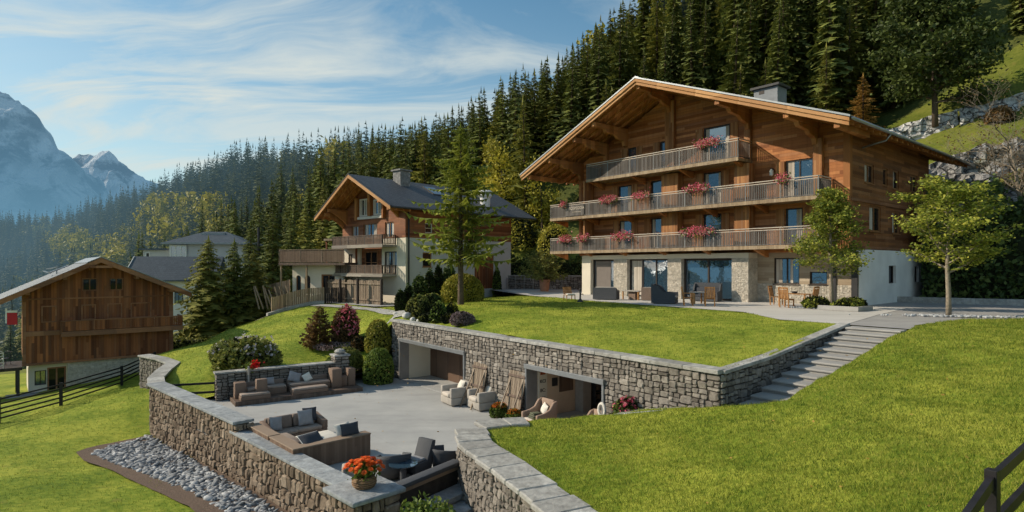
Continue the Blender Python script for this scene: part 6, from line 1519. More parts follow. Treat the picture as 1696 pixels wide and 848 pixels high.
V, Fq = leaves(rng.normal(size=(120, 3)) * np.array([.14, .1, .09]) + (.32, .3, 1.36), .07, rng); tri_mesh('blossoms', V, Fq, M['red'], t)
def rail_fence(name, label, pts, zf, h, rails, post=.11, rw_=.05, rh=.12, step=2.2, mat='iron', top=True, sink=.3):
    t = thing(name, label, 'fence')
    P = []
    for a, b in zip(pts, pts[1:]):
        n = max(1, round(math.dist(a, b) / step)); P += [tuple(Vector(a).lerp(Vector(b), i / n)) for i in range(n)]
    P.append(pts[-1]); Z = [zf(p) for p in P]
    for (x, y), z in zip(P, Z): mb = MB(); mb.box((x, y, z + (h + .06 - sink) / 2), (post, post, h + .06 + sink), rz=.6); mb.build('post', M[mat], t, bev=.006, seg=1)
    for k in range(rails):
        mb = MB()
        for (p, z0), (q, z1) in zip(zip(P, Z), list(zip(P, Z))[1:]):
            zz_ = h * (k + 1) / rails - rh / 2; mb.beam((p[0], p[1], z0 + zz_), (q[0], q[1], z1 + zz_), rw_, rh)
        mb.build('rail', M[mat], t)
    return t
uz = lambda p: ULS.z(*p); lz = lambda p: LLS.z(*p); fz_ = lambda p: FLS.z(*p)
rail_fence('rail_fence', 'short black two rail fence between the parapet and the bench wall', [(-16.1, 27.9), (-14.15, 28.55)], lambda p: LT, .85, 2, rh=.1)
rail_fence('rail_fence', 'short black rail fence right of the bench wall pier', [(-8.7, 32.1), (-7.75, 33.5)], lambda p: LT, .8, 3, rh=.08)
rail_fence('rail_fence', 'long black five rail fence running down the slope to the barn', [(-27.5, 24), (-25.6, 29.8), (-24.9, 33.0), (-25.2, 38.6), (-26.3, 44.0)], lz, 1.2, 5, post=.16, rh=.075, step=5.6)
rail_fence('rail_fence', 'thick black rail fence at the lower right edge of the front lawn', [(2.6, 4.75), (5.85, 7.28), (9.1, 9.8), (13, 12.8)], fz_, 1.1, 2, post=.13, rw_=.07, rh=.14, step=4.1)
# ------------------------------------------------------------------ in front of the garages
def cube_armchair(label, lo, rz):
    t = thing('armchair', label, 'armchair', lo, rz); t.scale = (1.15, 1.15, 1.25)
    mb = MB(); mb.bx(-.5, .5, -.5, .55, .04, .3); mb.build('base', M['linengrey'], t, bev=.03)
    for a, b in ((-.5, -.32), (.32, .5)): mb = MB(); mb.bx(a, b, -.5, .55, .303, .66); mb.build('armrest', M['linengrey'], t, bev=.04)
    mb = MB(); mb.bx(-.32, .32, .32, .55, .303, .80); mb.build('backrest', M['linengrey'], t, bev=.05)
    mb = MB(); mb.bx(-.31, .31, -.54, .31, .303, .46); mb.build('seat_cushion', M['linen'], t, bev=.05)
    return t
ca = at(757, 668, LT); cb = at(802, 676, LT)
cube_armchair('stone grey armchair beside the wide garage door', ca, ROT - 8); cube_armchair('stone grey armchair nearer the orange topped bushes', cb, ROT - 8)
pillow('off white pillow on the armchair beside the wide garage door', loc(ca, ROT - 8, 0, .22, .84), (.5, .45, .16), (64, 0, ROT - 8), M['cushwhite']); pillow('off white pillow on the armchair nearer the orange bushes', loc(cb, ROT - 8, 0, .22, .86), (.54, .48, .16), (62, 0, ROT - 12), M['cushwhite'])
t = thing('side_table', 'small terracotta coloured side table between the grey armchairs', 'table', at(780, 667, LT), ROT)
mb = MB(); mb.bx(-.24, .24, -.24, .24, .56, .61); mb.build('tabletop', M['copper'], t, bev=.01, seg=1)
for a in (-.19, .19):
    for b in (-.19, .19): mb = MB(); mb.bx(a - .025, a + .025, b - .025, b + .025, 0, .558); mb.build('leg', M['copper'], t)
for px, lb in ((798, 'tall slatted timber panel leaning on the stone wall by the wide garage'), (860, 'slatted timber panel leaning on the wall beside the open garage')):
    w0 = WL + u_ * along(px); w0.z = LT; t = thing('leaning_panel', lb, 'timber panel', w0 - n_in * .5, ROT); t.scale = (1.1, 1., 1.25)
    mb = MB()
    for k in range(7): mb.box((-.42 + k * .14, .24, .78), (.125, .035, 1.62), rx=R(-17))
    mb.build('slats', M['greywood'], t)
    for z in (.25, .75, 1.4): mb = MB(); mb.box((0, .20 + (z - .78) * .3, z), (.98, .05, .08), rx=R(-17)); mb.build('crossbar', M['deckwood'], t)
    for s_ in (-.36, .36): mb = MB(); mb.beam((s_, -.42, 0), (s_, .42, 1.35), .06, .04); mb.build('prop_leg', M['greywood'], t)
def topped_bush(label, lo, r, seed):
    t = bush('topped_bush', label, 'bush', lo, (r, r, r * 1.0), M['midleaf'], 1500, .05, seed, amp=.06, shell=.06)
    q = np.random.default_rng(seed); P = blob_points(900, (r * 1.02, r * 1.02, r * 1.02), q, 8, .06, .62, .06); P[:, 2] += r * .4; V, Fq = leaves(P, .045, q); tri_mesh('blossoms', V, Fq, M['orangebush'], t)
topped_bush('round green bush with orange top, the one closer to the armchairs', at(828, 690, LT), .42, 3); topped_bush('smaller round green bush with orange top near the wicker chair', at(851, 699, LT), .37, 4)
wa = Vector((1.05, 23.35, LT)); wb = Vector((2.75, 21.5, LT))
def tub_chair(label, lo, rz):
    t = thing('wicker_armchair', label, 'armchair', lo, rz); W_, D = .5, .5
    mb = MB(); mb.bx(-W_, W_, -D, D, .04, .34); mb.build('base', M['wickertan'], t, bev=.05)
    for s_ in (-1, 1): mb = MB(); x = s_ * W_; mb.prism([(x, -D, .343), (x, D, .343), (x, D + .06, 1.12), (x, D - .16, 1.06), (x, D - .34, .82), (x, -D * .2, .72), (x, -D, .69)], (0, 0, 0), (-s_ * .13, 0, 0)); mb.build('armrest', M['wickertan'], t, bev=.045)
    mb = MB(); mb.box((0, D - .03, .73), (2 * W_ - .27, .14, .8), rx=R(-6)); mb.build('backrest', M['wickertan'], t, bev=.05)
    mb = MB(); mb.bx(-W_ + .14, W_ - .14, -D, D - .12, .343, .48); mb.build('seat_cushion', M['linen'], t, bev=.05)
tub_chair('tan wicker armchair with striped blanket in front of the open garage', wa, -52)
tub_chair('tan wicker armchair half hidden by the lawn edge', wb, -66)
pillow('white pillow in the wicker armchair with the blanket', wa + Vector((.22, .08, .78)), (.5, .42, .16), (70, 10, -75), M['cushwhite']); pillow('white pillow in the wicker armchair half hidden by the lawn edge', wb + Vector((.2, .0, .78)), (.5, .46, .16), (70, 8, -80), M['cushwhite'])
o = MB(); o.box((0, 0, .05), (.5, .4, .09)); o.box((.02, .0, .125), (.44, .36, .07)); o.box((0, .02, .19), (.38, .3, .05)); o = o.build('folded_blanket', M['blanket'], None, bev=.025); o.location = wa + Vector((-.12, -.16, .48)); o.rotation_euler = (0, 0, R(30)); tag(o, 'folded dark striped blanket on the wicker armchair seat', 'blanket')
t = thing('low_table', 'low round terracotta table in front of the wicker armchair', 'table', at(886, 714, LT), 0); mb = MB(); mb.lathe([(.4, .32), (.45, .34), (.45, .4), (.42, .42)], 24); mb.build('tabletop', M['copper'], t); mb = MB(); mb.lathe([(.26, 0), (.16, .06), (.14, .28), (.3, .318)], 16); mb.build('base', M['terracotta'], t)
t = thing('ring_ornament', 'oval white ring ornament on a dark stand beside the open garage', 'ornament', WL + u_ * along(1010) - n_in * .4 + Vector((0, 0, LT)), ROT)
mb = MB(); mb.tube([(.14 * math.cos(a), 0, 1.35 + .22 * math.sin(a)) for a in np.linspace(0, 6.283, 25)], .055, 8, caps=False); mb.build('ring', M['cushwhite'], t, smooth=True)
mb = MB(); mb.lathe([(.2, 0), (.18, .03), (.03, .06), (.03, 1.02)], 10); mb.build('stand', M['darkmetal'], t)
o = MB(); o.cv = .8; o.prism([(4.0, 20.2, -2.75), (5.4, 18.75, -2.3), (4.9, 18.4, -2.3), (3.3, 19.6, -2.75)], (0, 0, 0), (0, 0, .3)); o = o.build('stone_ledge', M['copingblue'], None, bev=.02, seg=1); tag(o, 'flat grey stone ledge between the lawn edge and the stone wall', 'stone slab')
bush('flower_bush', 'red and pink flowering plant at the foot of the stone wall beside the lawn', 'plant', (3.85, 20.15, -2.62), (.42, .36, .42), M['midleaf'], 600, .06, 61, flower=M['pink'], nf=60, fs=.045, ftop=.0)
# ------------------------------------------------------------------ patio furniture
def teak_chair(label, lo, rz, group=None, arms=True, mat='teak', scale=1.0, cat='chair', hback=.92):
    t = thing('teak_chair', label, cat, lo, rz, group); t.scale = (scale,) * 3
    mb = MB(); [mb.box((0, -.2 + k * .08, .44), (.5, .065, .03)) for k in range(6)]; mb.bx(-.26, .26, -.25, -.21, .36, .42); mb.build('seat', M[mat], t)
    mb = MB(); [mb.box((-.2 + k * .08, .30, .70), (.06, .025, .46), rx=R(-12)) for k in range(6)]; mb.box((0, .345, hback), (.52, .035, .09), rx=R(-12)); mb.build('backrest', M[mat], t)
    for x in (-.24, .24):
        mb = MB(); mb.bx(x - .025, x + .025, -.25, -.2, 0, .66 if arms else .43); mb.build('leg', M[mat], t); mb = MB(); mb.beam((x, .23, 0), (x, .25, .44), .05, .05, (0, 1, 0)); mb.beam((x, .25, .44), (x, .35, hback - .02), .05, .05, (0, 1, 0)); mb.build('leg', M[mat], t)
        if arms: mb = MB(); mb.bx(x - .035, x + .035, -.27, .3, .663, .70); mb.build('armrest', M[mat], t)
    return t
def dining_table(label, lo, rz, L=1.5, W_=.9, round_=False):
    t = thing('teak_table', label, 'table', lo, rz); mb = MB()
    if round_: mb.lathe([(.55, .70), (.57, .715), (.57, .74), (.55, .75)], 26)
    else: [mb.box((0, -W_ / 2 + (k + .5) * W_ / 8, .735), (L, W_ / 8 - .012, .035)) for k in range(8)]
    mb.build('tabletop', M['linen'] if round_ else M['teak'], t)
    for a in (-1, 1):
        for b in (-1, 1): mb = MB(); x, y = (L / 2 - .1, W_ / 2 - .1) if not round_ else (.32, .32); mb.bx(a * x - .04, a * x + .04, b * y - .04, b * y + .04, 0, .70 if round_ else .715); mb.build('leg', M['teak'], t)
    return t
P0 = lambda px, py: at(px, py, .03)
dining_table('rectangular teak dining table by the stone plinth right of the pillars', P0(1316, 507), ROT, 1.7, .9)
teak_chair('teak chair at the left end of the dining table', P0(1286, 505), ROT + 95, None, False, hback=1.0, scale=1.12); teak_chair('teak chair with its back to the viewer at the dining table', P0(1303, 509), ROT + 175, None, False, hback=1.0, scale=1.12); teak_chair('teak chair at the right end of the dining table', P0(1342, 507), ROT - 95, None, False, hback=1.0, scale=1.12)
o = MB(); o.lathe([(.1, 0), (.16, .05), (.17, .12), (.13, .1)], 12); o = o.build('bowl', M['darkmetal'], None, smooth=True); o.location = P0(1316, 507) + Vector((0, 0, .755)); tag(o, 'dark bowl on the teak dining table', 'bowl')
dining_table('round stone topped table between the two teak armchairs', P0(1156, 503), 0, round_=True)
teak_chair('teak armchair left of the round table', P0(1140, 506), ROT + 130, hback=1.0, scale=1.1, cat='armchair'); teak_chair('teak armchair right of the round table', P0(1176, 507), ROT - 150, hback=1.0, scale=1.1, cat='armchair')
def wicker_sofa(label, lo, rz, W_, D, hb, ha, mat='wickergrey', cush='linengrey', name='wicker_sofa'):
    t = thing(name, label, 'sofa', lo, rz)
    mb = MB(); mb.bx(-W_ / 2, W_ / 2, -D / 2, D / 2, .03, .32); mb.build('base', M[mat], t)
    for s_ in (-1, 1): mb = MB(); x = s_ * W_ / 2; mb.prism([(x, -D / 2, .323), (x, D / 2, .323), (x, D / 2, hb), (x, D * .2, hb * .9), (x, 0, ha), (x, -D / 2, ha - .03)], (0, 0, 0), (-s_ * .1, 0, 0)); mb.build('armrest', M[mat], t)
    mb = MB(); mb.bx(-W_ / 2 + .102, W_ / 2 - .102, D / 2 - .12, D / 2 - .002, .323, hb); mb.build('backrest', M[mat], t)
    mb = MB(); mb.bx(-W_ / 2 + .11, W_ / 2 - .11, -D / 2, D / 2 - .125, .323, .45); mb.build('seat_cushion', M[cush], t, bev=.04)
    mb = MB(); mb.box((0, D / 2 - .24, .66), (W_ - .26, .16, .5), rx=R(-14)); mb.build('back_cushion', M[cush], t, bev=.05)
    return t
wicker_sofa('charcoal wicker sofa in front of the left glass door', P0(1004, 496), ROT + 205, 1.7, .9, .86, .68)
wicker_sofa('charcoal wicker sofa with tall sloping side facing the building', P0(1101, 502), ROT + 118, 1.5, 1.5, 1.22, .72)
wicker_sofa('white cushioned armchair between the two charcoal sofas', P0(1074, 497), ROT + 215, .95, .85, .9, .66, 'wickertan', 'cushwhite', 'wicker_armchair')
wicker_sofa('dark wicker sofa behind the round table by the widest glass door', P0(1150, 500) + VN * 1.4, ROT + 10, 1.9, .9, 1.25, .7, 'wickergrey', 'cushdark')
t = thing('low_table', 'low dark wicker table between the charcoal sofas', 'table', P0(1050, 496), ROT); mb = MB(); mb.bx(-.75, .75, -.45, .45, .58, .64); mb.build('tabletop', M['linengrey'], t, bev=.01, seg=1); mb = MB(); mb.bx(-.3, .3, -.25, .25, 0, .577); mb.build('base', M['wickerbrown'], t)
for a in (-.68, .68):
    for b in (-.38, .38): mb = MB(); mb.bx(a - .04, a + .04, b - .04, b + .04, 0, .577); mb.build('leg', M['teak'], t)
t = thing('deck_chair', 'low teak deck chair with a white cushion at the edge of the patio', 'deck chair', P0(943, 497), ROT + 60)
mb = MB(); [mb.box((0, -.45 + k * .1, .36), (.62, .08, .03)) for k in range(9)]; mb.build('seat', M['teak'], t); mb = MB(); [mb.box((0, .42 + k * .055, .44 + k * .085), (.62, .03, .07), rx=R(-32)) for k in range(6)]; mb.build('backrest', M['teak'], t)
mb = MB(); mb.box((0, -.3, .42), (.56, .5, .09)); mb.build('seat_cushion', M['cushwhite'], t, bev=.03)
for x in (-.29, .29):
    for y, dy in ((-.35, -.12), (.35, .15)): mb = MB(); mb.beam((x, y, .36), (x, y + dy, 0), .05, .05, (0, 1, 0)); mb.build('leg', M['teak'], t)
t = thing('garden_tap', 'black garden tap post at the patio edge beside the deck chair', 'garden tap', P0(961, 500), 0); mb = MB(); mb.lathe([(.22, 0), (.16, .1), (.06, .22), (.05, .7), (.07, .82), (.04, .88)], 12); mb.tube([(0, 0, .5), (.18, 0, .52), (.2, 0, .44)], .03, 6); mb.build('post', M['darkmetal'], t)
# ------------------------------------------------------------------ planting on the patio
t = thing('potted_shrub', 'wide feathery shrub in a terracotta pot at the left end of the patio', 'potted shrub', (3.1, 57, 0), 0)
mb = MB(); mb.lathe([(.36, 0), (.40, .1), (.52, 1.0), (.56, 1.02), (.56, 1.14), (.46, 1.14)], 20); mb.build('pot', M['terracotta'], t)
rng = np.random.default_rng(8); P = []; mb = MB()
for k in range(90):
    a = rng.uniform(0, 6.283); el = rng.uniform(.12, 1.35); L = rng.uniform(1.7, 3.1); d = np.array([math.cos(a) * math.cos(el), math.sin(a) * math.cos(el), math.sin(el)]); e = d * L + (0, 0, 1.1)
    mb.tube([(0, 0, 1.0), tuple(d * L * .5 + (0, 0, 1.15)), tuple(e)], [.025, .015, .006], 4, caps=False)
    for u in np.linspace(.35, 1.05, 18): P.append(d * L * u + (0, 0, 1.1) + rng.normal(0, .13, 3))
mb.build('branches', M['bark'], t); V, Fq = leaves(np.repeat(np.array(P), 3, 0) + rng.normal(0, .07, (len(P) * 3, 3)), .10, rng); tri_mesh('foliage', V, Fq, M['olive'], t)
lw = thing('garden_wall', 'low grey stone wall behind the terracotta pot', 'stone wall'); mb = MB(); stones(mb, (-2.2, 64.6), (7.2, 61.5), -.2, 1.35, 1.35, (), .35, .06, 71); mb.build('stone_facing', M['stonegrey'], lw); mb = MB(); wallbody(mb, (-2.2, 64.6), (7.2, 61.5), .4, -1, 1.34, 1.34); mb.build('wall_core', M['mortar'], lw); mb = MB(); coping(mb, [(-2.2, 64.8, 1.35), (7.2, 61.7, 1.35)], .6, 0, .1, 4); mb.build('coping', M['coping'], lw)
t = rail_fence('metal_railing', 'dark metal garden railing between the second chalet and the stone wall', [(-.6, 63.6), (2.2, 62.2)], lambda p: 0, 1.15, 2, .05, .03, .04, 1.2, 'gutter'); mb = MB(); [mb.box((-.6 + 2.8 * k / 24, 63.62 - 1.4 * k / 24, .6), (.02, .02, 1.1)) for k in range(25)]; mb.build('bars', M['darkmetal'], t)
def hedge(name, label, a, b, wd, h, zb, mat, n, size, seed):
    t = thing(name, label, 'hedge'); rng = np.random.default_rng(seed); a = np.array(a); b = np.array(b); d = (b - a) / np.linalg.norm(b - a); s = np.array([-d[1], d[0]]); L = np.linalg.norm(b - a)
    u = rng.uniform(0, L, n); th = rng.uniform(0, 3.14, n); rr = 1 + .12 * np.sin(u * 2.1) + .1 * np.sin(u * 5.3 + th * 3) + rng.normal(0, .05, n)
    off = np.cos(th) * wd / 2 * rr; zz_ = np.where(rng.random(n) < .5, np.sin(th), rng.uniform(0, 1, n)) * h * rr
    C = np.column_stack([a[0] + d[0] * u + s[0] * off, a[1] + d[1] * u + s[1] * off, zb + zz_]); V, Fq = leaves(C, size, rng); tri_mesh('foliage', V, Fq, mat, t)
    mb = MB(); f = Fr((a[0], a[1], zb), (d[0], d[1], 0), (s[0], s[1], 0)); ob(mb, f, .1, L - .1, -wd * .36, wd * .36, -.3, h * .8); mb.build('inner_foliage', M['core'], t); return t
hedge('hedge', 'dark green clipped hedge behind the low stone wall left of the chalet', (-1, 68), (8.5, 64.5), 2.4, 3.2, .2, M['darkleaf'], 5000, .16, 3)
hedge('hedge', 'tall dark hedge in shade right of the big chalet', (29.2, 42.5), (36.2, 37.2), 3.2, 7.0, -.3, M['darkleaf'], 9000, .2, 5)
hedge('low_hedge', 'low green border hedge beside the driveway at the far right', (33.6, 35.2), (40, 33.4), 1.3, 1.0, -.1, M['darkleaf'], 2500, .12, 6)
o = MB(); coping(o, [(25.5, 40.3, -.05), (30.5, 36.9, -.05), (37, 33.3, -.05)], .4, 0, .42, 5, 1.6); o = o.build('kerb_wall', M['coping']); tag(o, 'low grey kerb wall along the driveway below the dark hedge', 'kerb')
tr1 = Vector((17.85, 33.3, .03)); tr2 = Vector((20.6, 28.2, .03))
pl = thing('planter', 'low concrete planter with pebble edge under the left maple', 'planter', tr1, ROT)
mb = MB(); coping(mb, [(-.3, -1.1, 0), (1.7, -1.1, 0), (1.7, .8, 0)], .14, 0, .24, 2, 3.); mb.build('kerb', M['step'], pl); mb = MB(); rr = random.Random(3)
for k in range(220): mb.cv = rr.random(); s_ = rr.uniform(.05, .12); mb.box((rr.uniform(-2.1, .6), rr.uniform(-1.2, .5) * (.75), .03), (s_, s_ * rr.uniform(.6, 1), s_ * .7), rz=rr.uniform(0, 3), rx=rr.uniform(-.3, .3))
mb.build('pebbles', M['gravel'], pl, bev=.015, seg=1)
for k, (x, y, q) in enumerate(((-.75, -.3, .75), (.85, -.25, .85), (1.0, .4, .6))): bush('low_shrub', ['low green shrub left of the left maple trunk', 'low green shrub right of the left maple trunk', 'small green shrub at the back of the maple planter'][k], 'shrub', loc(tr1, ROT, x, y, .1), (q, .5, .38), M['maple'], 900, .07, 80 + k)
leafy_tree('maple_tree', 'young maple with pointed crown in the pebble planter at the chalet corner', 'tree', tr1, 6.6, 21, M['maple'], M['palebark'], 9000, .085, sp=.24, flat_l=.35, fz=.5, levels=2, spread=.9, n0=10, trunk_h=.30, r0=.12, kids=(26, 5), lenf=(.3, .45), shape=lambda u: .37 * (1.06 - u) ** .75 * (.75 if u < .36 else 1.), up=.28, twist=.16)
leafy_tree('maple_tree', 'layered yellow green maple with slim pale trunk at the driveway edge', 'tree', tr2, 6.1, 33, M['maple'], M['palebark'], 10500, .082, sp=.24, flat_l=.55, fz=.26, levels=2, spread=.95, n0=10, trunk_h=.34, r0=.125, kids=(20, 7), lenf=(.5, .42), shape=lambda u: .33 * math.sin(math.pi * min(1., .22 + (u - .34) * 1.08)) ** .8 + .04, up=.42, twist=.2)
mb = MB(); rr = random.Random(6)
for k in range(260): mb.cv = rr.random(); s_ = rr.uniform(.05, .13); mb.box((rr.gauss(.3, 1.3), rr.uniform(-.35, .55), .03), (s_, s_ * .8, s_ * .7), rz=rr.uniform(0, 3), rx=rr.uniform(-.3, .3))
o = mb.build('pebbles', M['gravel'], None, bev=.015, seg=1); o.location = tr2; o.rotation_euler = (0, 0, R(-14)); tag(o, 'band of grey pebbles around the foot of the right maple', 'pebbles', None, 'stuff')
# ------------------------------------------------------------------ the pine and the rockery
conifer('pine_tree', 'tall feathery pine with bare lower trunk in front of the white chalet wall', 'pine', (-3.33, 38.8, -.15), 11.6, 3.3, 36, 9, 7, 77, M['pine'], base=.24, droop=.07, pw=.64, side=.31, irr=.48)
def shr(px, py, wpx, hpx, mat, label, seed, name='shrub', cat='shrub', surf=ULS, n=None, size=.09, y0=25., Yf=None, **kw):
    p = hit(px, py, surf, y0) if not Yf else Vector(((px - 848) / F * Yf, Yf, surf.z((px - 848) / F * Yf, Yf))); k = p.y / F; r = wpx * k / 2; h = hpx * k
    return bush(name, label, cat, p, (r, r * .9, h / 1.36), mat, n or int(min(4200, 500 + 900 * r * h)), size, seed, **kw)
shr(766, 497, 71, 44, M['goldleaf'], 'big golden clipped dome beside the pine trunk', 101, 'box_dome', Yf=42.0, n=6500, size=.075, amp=.03, bumps=3, shell=.04)
shr(716, 496, 38, 20, M['goldleaf'], 'flat golden clipped cushion left of the big dome', 102, 'box_cushion', Yf=40.5, n=2200, size=.07, amp=.05, shell=.05)
for k, (px, Yf, w_, h) in enumerate(((664, 44., 18, 34), (677, 44.5, 16, 40), (695, 44.5, 28, 54), (712, 45.5, 18, 62), (726, 46., 18, 66), (744, 46.5, 26, 62))):
    shr(px, 490, w_, h, M['darkleaf'], ['leftmost dark upright yew by the fence', 'second dark upright yew from the fence', 'third dark yew from the fence, a broad one', 'fourth dark upright yew before the white wall', 'fifth dark upright yew before the white wall', 'dark yew nearest the golden dome'][k], 110 + k, 'yew_shrub', Yf=Yf, size=.085, amp=.12, bumps=5)
for k, (px, py, w_, h, m, lb) in enumerate(((697, 524, 30, 34, 'olive', 'olive shrub in the middle of the rockery'), (672, 508, 24, 20, 'midleaf', 'mid green shrub above the white rock'), (726, 531, 30, 30, 'midleaf', 'green mound shrub in front of the rockery'), (718, 513, 26, 26, 'darkleaf', 'dark shrub behind the golden upright one'), (748, 525, 20, 22, 'goldleaf', 'golden upright shrub beside the heather'), (684, 520, 22, 24, 'olive', 'small olive shrub beside the white rock'), (706, 531, 24, 10, 'olive', 'low grey green mat at the front of the rockery'), (742, 533, 20, 12, 'goldleaf', 'low golden mat left of the heather'), (708, 517, 24, 28, 'olive', 'taller olive shrub at the back of the rockery'))):
    shr(px, py, w_, h, M[m], lb, 130 + k, size=.075, amp=.2, y0=31.)
shr(766, 537, 40, 20, M['purple'], 'round purple grey heather patch on the lawn', 150, 'heather', 'heather', size=.05, n=2400, amp=.08)
shr(786, 486, 20, 34, M['darkleaf'], 'small dark bush against the white chalet wall', 151, Yf=55., size=.1); shr(823, 478, 14, 46, M['midleaf'], 'slim climber by the brown garage door', 152, 'climber', 'climber', Yf=61.5, size=.09)
for k, (px, py, s_) in enumerate(((674, 525, .30), (684, 531, .22), (693, 533, .18), (655, 521, .2), (752, 538, .14))):
    p = hit(px, py, ULS, 25.); mb = MB(); rr = random.Random(k); mb.cv = .6; mb.lathe([(s_ * .7, -.1), (s_, .1 * s_), (s_ * .85, s_ * .6), (s_ * .35, s_ * .85)], 7, wob=lambda a, z: .22 * math.sin(a * 2 + k) + .1 * math.sin(a * 3 + 2 * k)); o = mb.build('boulder', M['rock'], None, bev=.03, seg=1); o.location = p; o.rotation_euler = (0, 0, k)
    tag(o, ['white boulder at the left foot of the rockery', 'middle white boulder at the rockery edge', 'small white boulder at the front of the rockery', 'pale boulder beside the garden path', 'tiny pale boulder beside the heather'][k], 'boulder')
# left lawn shrubs
shr(404, 613, 112, 52, M['olive'], 'wide spreading juniper with pale flowers on the left lawn', 160, 'juniper', n=5200, size=.12, amp=.35, bumps=14, flower=M['paleflower'], nf=150, fs=.07, ftop=.30, flat=.3)
p = hit(530, 577, ULS, 22.); conifer('dwarf_conifer', 'reddish brown dwarf conifer on the left lawn', 'conifer', p, 2.55, .95, 16, 10, 4, 9, M['redleaf'], droop=.0, side=.5, pw=.8)
shr(572, 566, 44, 56, M['redleaf'], 'rhododendron covered in pink blossom beside the dwarf conifer', 161, 'rhododendron', size=.08, flower=M['pink'], nf=190, fs=.055, ftop=-.1, y0=22.)
shr(556, 577, 70, 10, M['purple'], 'low reddish mat of stones and plants below the rhododendron', 162, 'ground_mat', 'ground cover', size=.06, n=1200, y0=22., core=False); shr(594, 580, 26, 22, M['redleaf'], 'low brown shrub below the golden ball', 163, size=.07, y0=22.)
for lb, x, y, z, r, h, m, sd_ in (('golden green clipped ball at the end of the retaining wall', -7.75, 34.6, -2.5, .75, 1.75, 'goldleaf', 170), ('dark green clipped ball at the terrace corner below the golden one', -7.3, 32.7, -3.97, .82, 1.85, 'midleaf', 171), ('green shrub between the golden ball and the bench wall pier', -9.3, 33.6, -3.2, .9, 1.0, 'olive', 172), ('small shrub behind the right pier of the bench wall', -9.6, 32.3, -3.6, .6, 1.1, 'midleaf', 173)):
    bush('clipped_ball' if 'ball' in lb[:24] else 'shrub', lb, 'shrub', (x, y, z), (r, r, h / 1.36), M[m], 3800, .07, sd_, amp=.05, bumps=4, shell=.05)
bush('shrub', 'small leaved green shrub at the bottom edge below the flower pier', 'shrub', (-2.05, 13.9, -5.1), (1.0, .85, 1.42), M['midleaf'], 4200, .06, 180, amp=.25, bumps=12, shell=.16)
bush('flower_bush', 'reddish flower clump behind the bench wall under the juniper', 'plant', hit(425, 600, ULS, 25.), (.7, .5, .45), M['midleaf'], 600, .08, 182, flower=M['red'], nf=30, fs=.06)
# trees around the barn and on the right
tz = lambda x, y: TER.z(x, y)
for k, (px, Y, h, r, m, lb) in enumerate(((345, 58, 11.6, 4.0, 'spruce2', 'broad sunlit spruce right beside the barn'), (388, 60, 11., 3.3, 'spruce', 'dark spruce between the sunlit spruce and the olive one'), (420, 60.5, 9.6, 3.0, 'spruce2', 'narrow olive spruce at the end of the lawn path'), (452, 74, 15, 3.2, 'spruce', 'dark slim spruce behind the olive one'), (415, 82, 15, 3.4, 'spruce', 'tall dark spruce behind the barn trees'), (482, 84, 15, 3.4, 'spruce', 'dark spruce left of the second chalet'), (505, 90, 16, 3.8, 'spruce2', 'olive spruce directly left of the second chalet roof'))):
    X_ = (px - 848) / F * Y; conifer('spruce_tree', lb, 'spruce', (X_, Y, min(tz(X_, Y), -1.) - .4), h, r, 30, 11, 5, 300 + k, M[m], droop=.3, side=.5, irr=.3, base=.02, pw=.72)
hedge('low_hedge', 'low sunlit hedge at the foot of the spruce beside the barn', (-31, 53.5), (-26.5, 55.5), 1.6, 1.0, -5.1, M['olive'], 1800, .12, 7)
# hillside on the right: rock walls, trees
hw = thing('rock_wall', 'pale cracked rock wall across the grassy slope above the chalet', 'rock wall')
mb = MB(); rock_strip(mb, (40.5, 70.2), (50, 66.6), 15.0, 17.0, 17.7, 20.2, .35, .45, .3, 2); mb.build('rock_surface', M['rockpale'], hw, fix=False)
mb = MB(); rock_strip(mb, (50, 66.6), (63, 61.6), 17.0, 17.5, 20.2, 22.8, .35, .55, .3, 3); mb.build('rock_surface', M['rockpale'], hw, fix=False)
rc = thing('rock_face', 'dark broken rock face behind the bare tree at the far right', 'rock face')
mb = MB(); rock_strip(mb, (33.2, 42.8), (38.2, 38.6), -1, -1, 8.0, 8.6, .30, 1.0, .35, 4); rock_strip(mb, (38.2, 38.6), (46, 36.0), -1, -1, 8.6, 9.4, .30, 1.0, .35, 4); mb.build('rock_surface', M['rockgrey'], rc, fix=False)
rc = thing('rock_face', 'upper tier of broken grey rock above the bare tree', 'rock face')
mb = MB(); rock_strip(mb, (33.8, 49), (42, 44.6), 4, 5, 11.2, 13.4, .4, 1.1, .4, 6); rock_strip(mb, (42, 44.6), (54, 42), 5, 6, 13.4, 16, .4, 1.1, .4, 6); mb.build('rock_surface', M['rockgrey'], rc, fix=False)
t = thing('bare_tree', 'tangled bare brown tree in front of the rock face at the far right', 'bare tree', (36.0, 42.2, 4.6), 0)
mb, tips = limb_tree(6.6, 12, 3, .9, 9, .10, .2, up=.5, flat=.2, twist=.45, kids=(18, 8, 7), lenf=(.6, .6, .6), shape=lambda u: .55); mb.build('trunk', M['palebark'], t, smooth=True, fix=False)
rng = np.random.default_rng(4); P = np.array([tuple(p) for p, l in tips]); C = P[rng.integers(0, len(P), 1500)] + rng.normal(0, .22, (1500, 3)); V, Fq = leaves(C, .075, rng); tri_mesh('crown', V, Fq, M['redleaf'], t)
leafy_tree('broadleaf_tree', 'big dark leafy tree growing out of the rock wall on the slope', 'tree', (48, 67.8, 18.4), 15.5, 44, M['darktree'], M['bark'], 17000, .24, sp=.75, flat_l=.2, fz=.6, levels=2, spread=.9, n0=10, trunk_h=.16, r0=.34, kids=(24, 6), lenf=(.4, .5), shape=lambda u: .31 * math.sin(math.pi * min(1., .25 + u * .72)) + .04, up=.25, twist=.2)
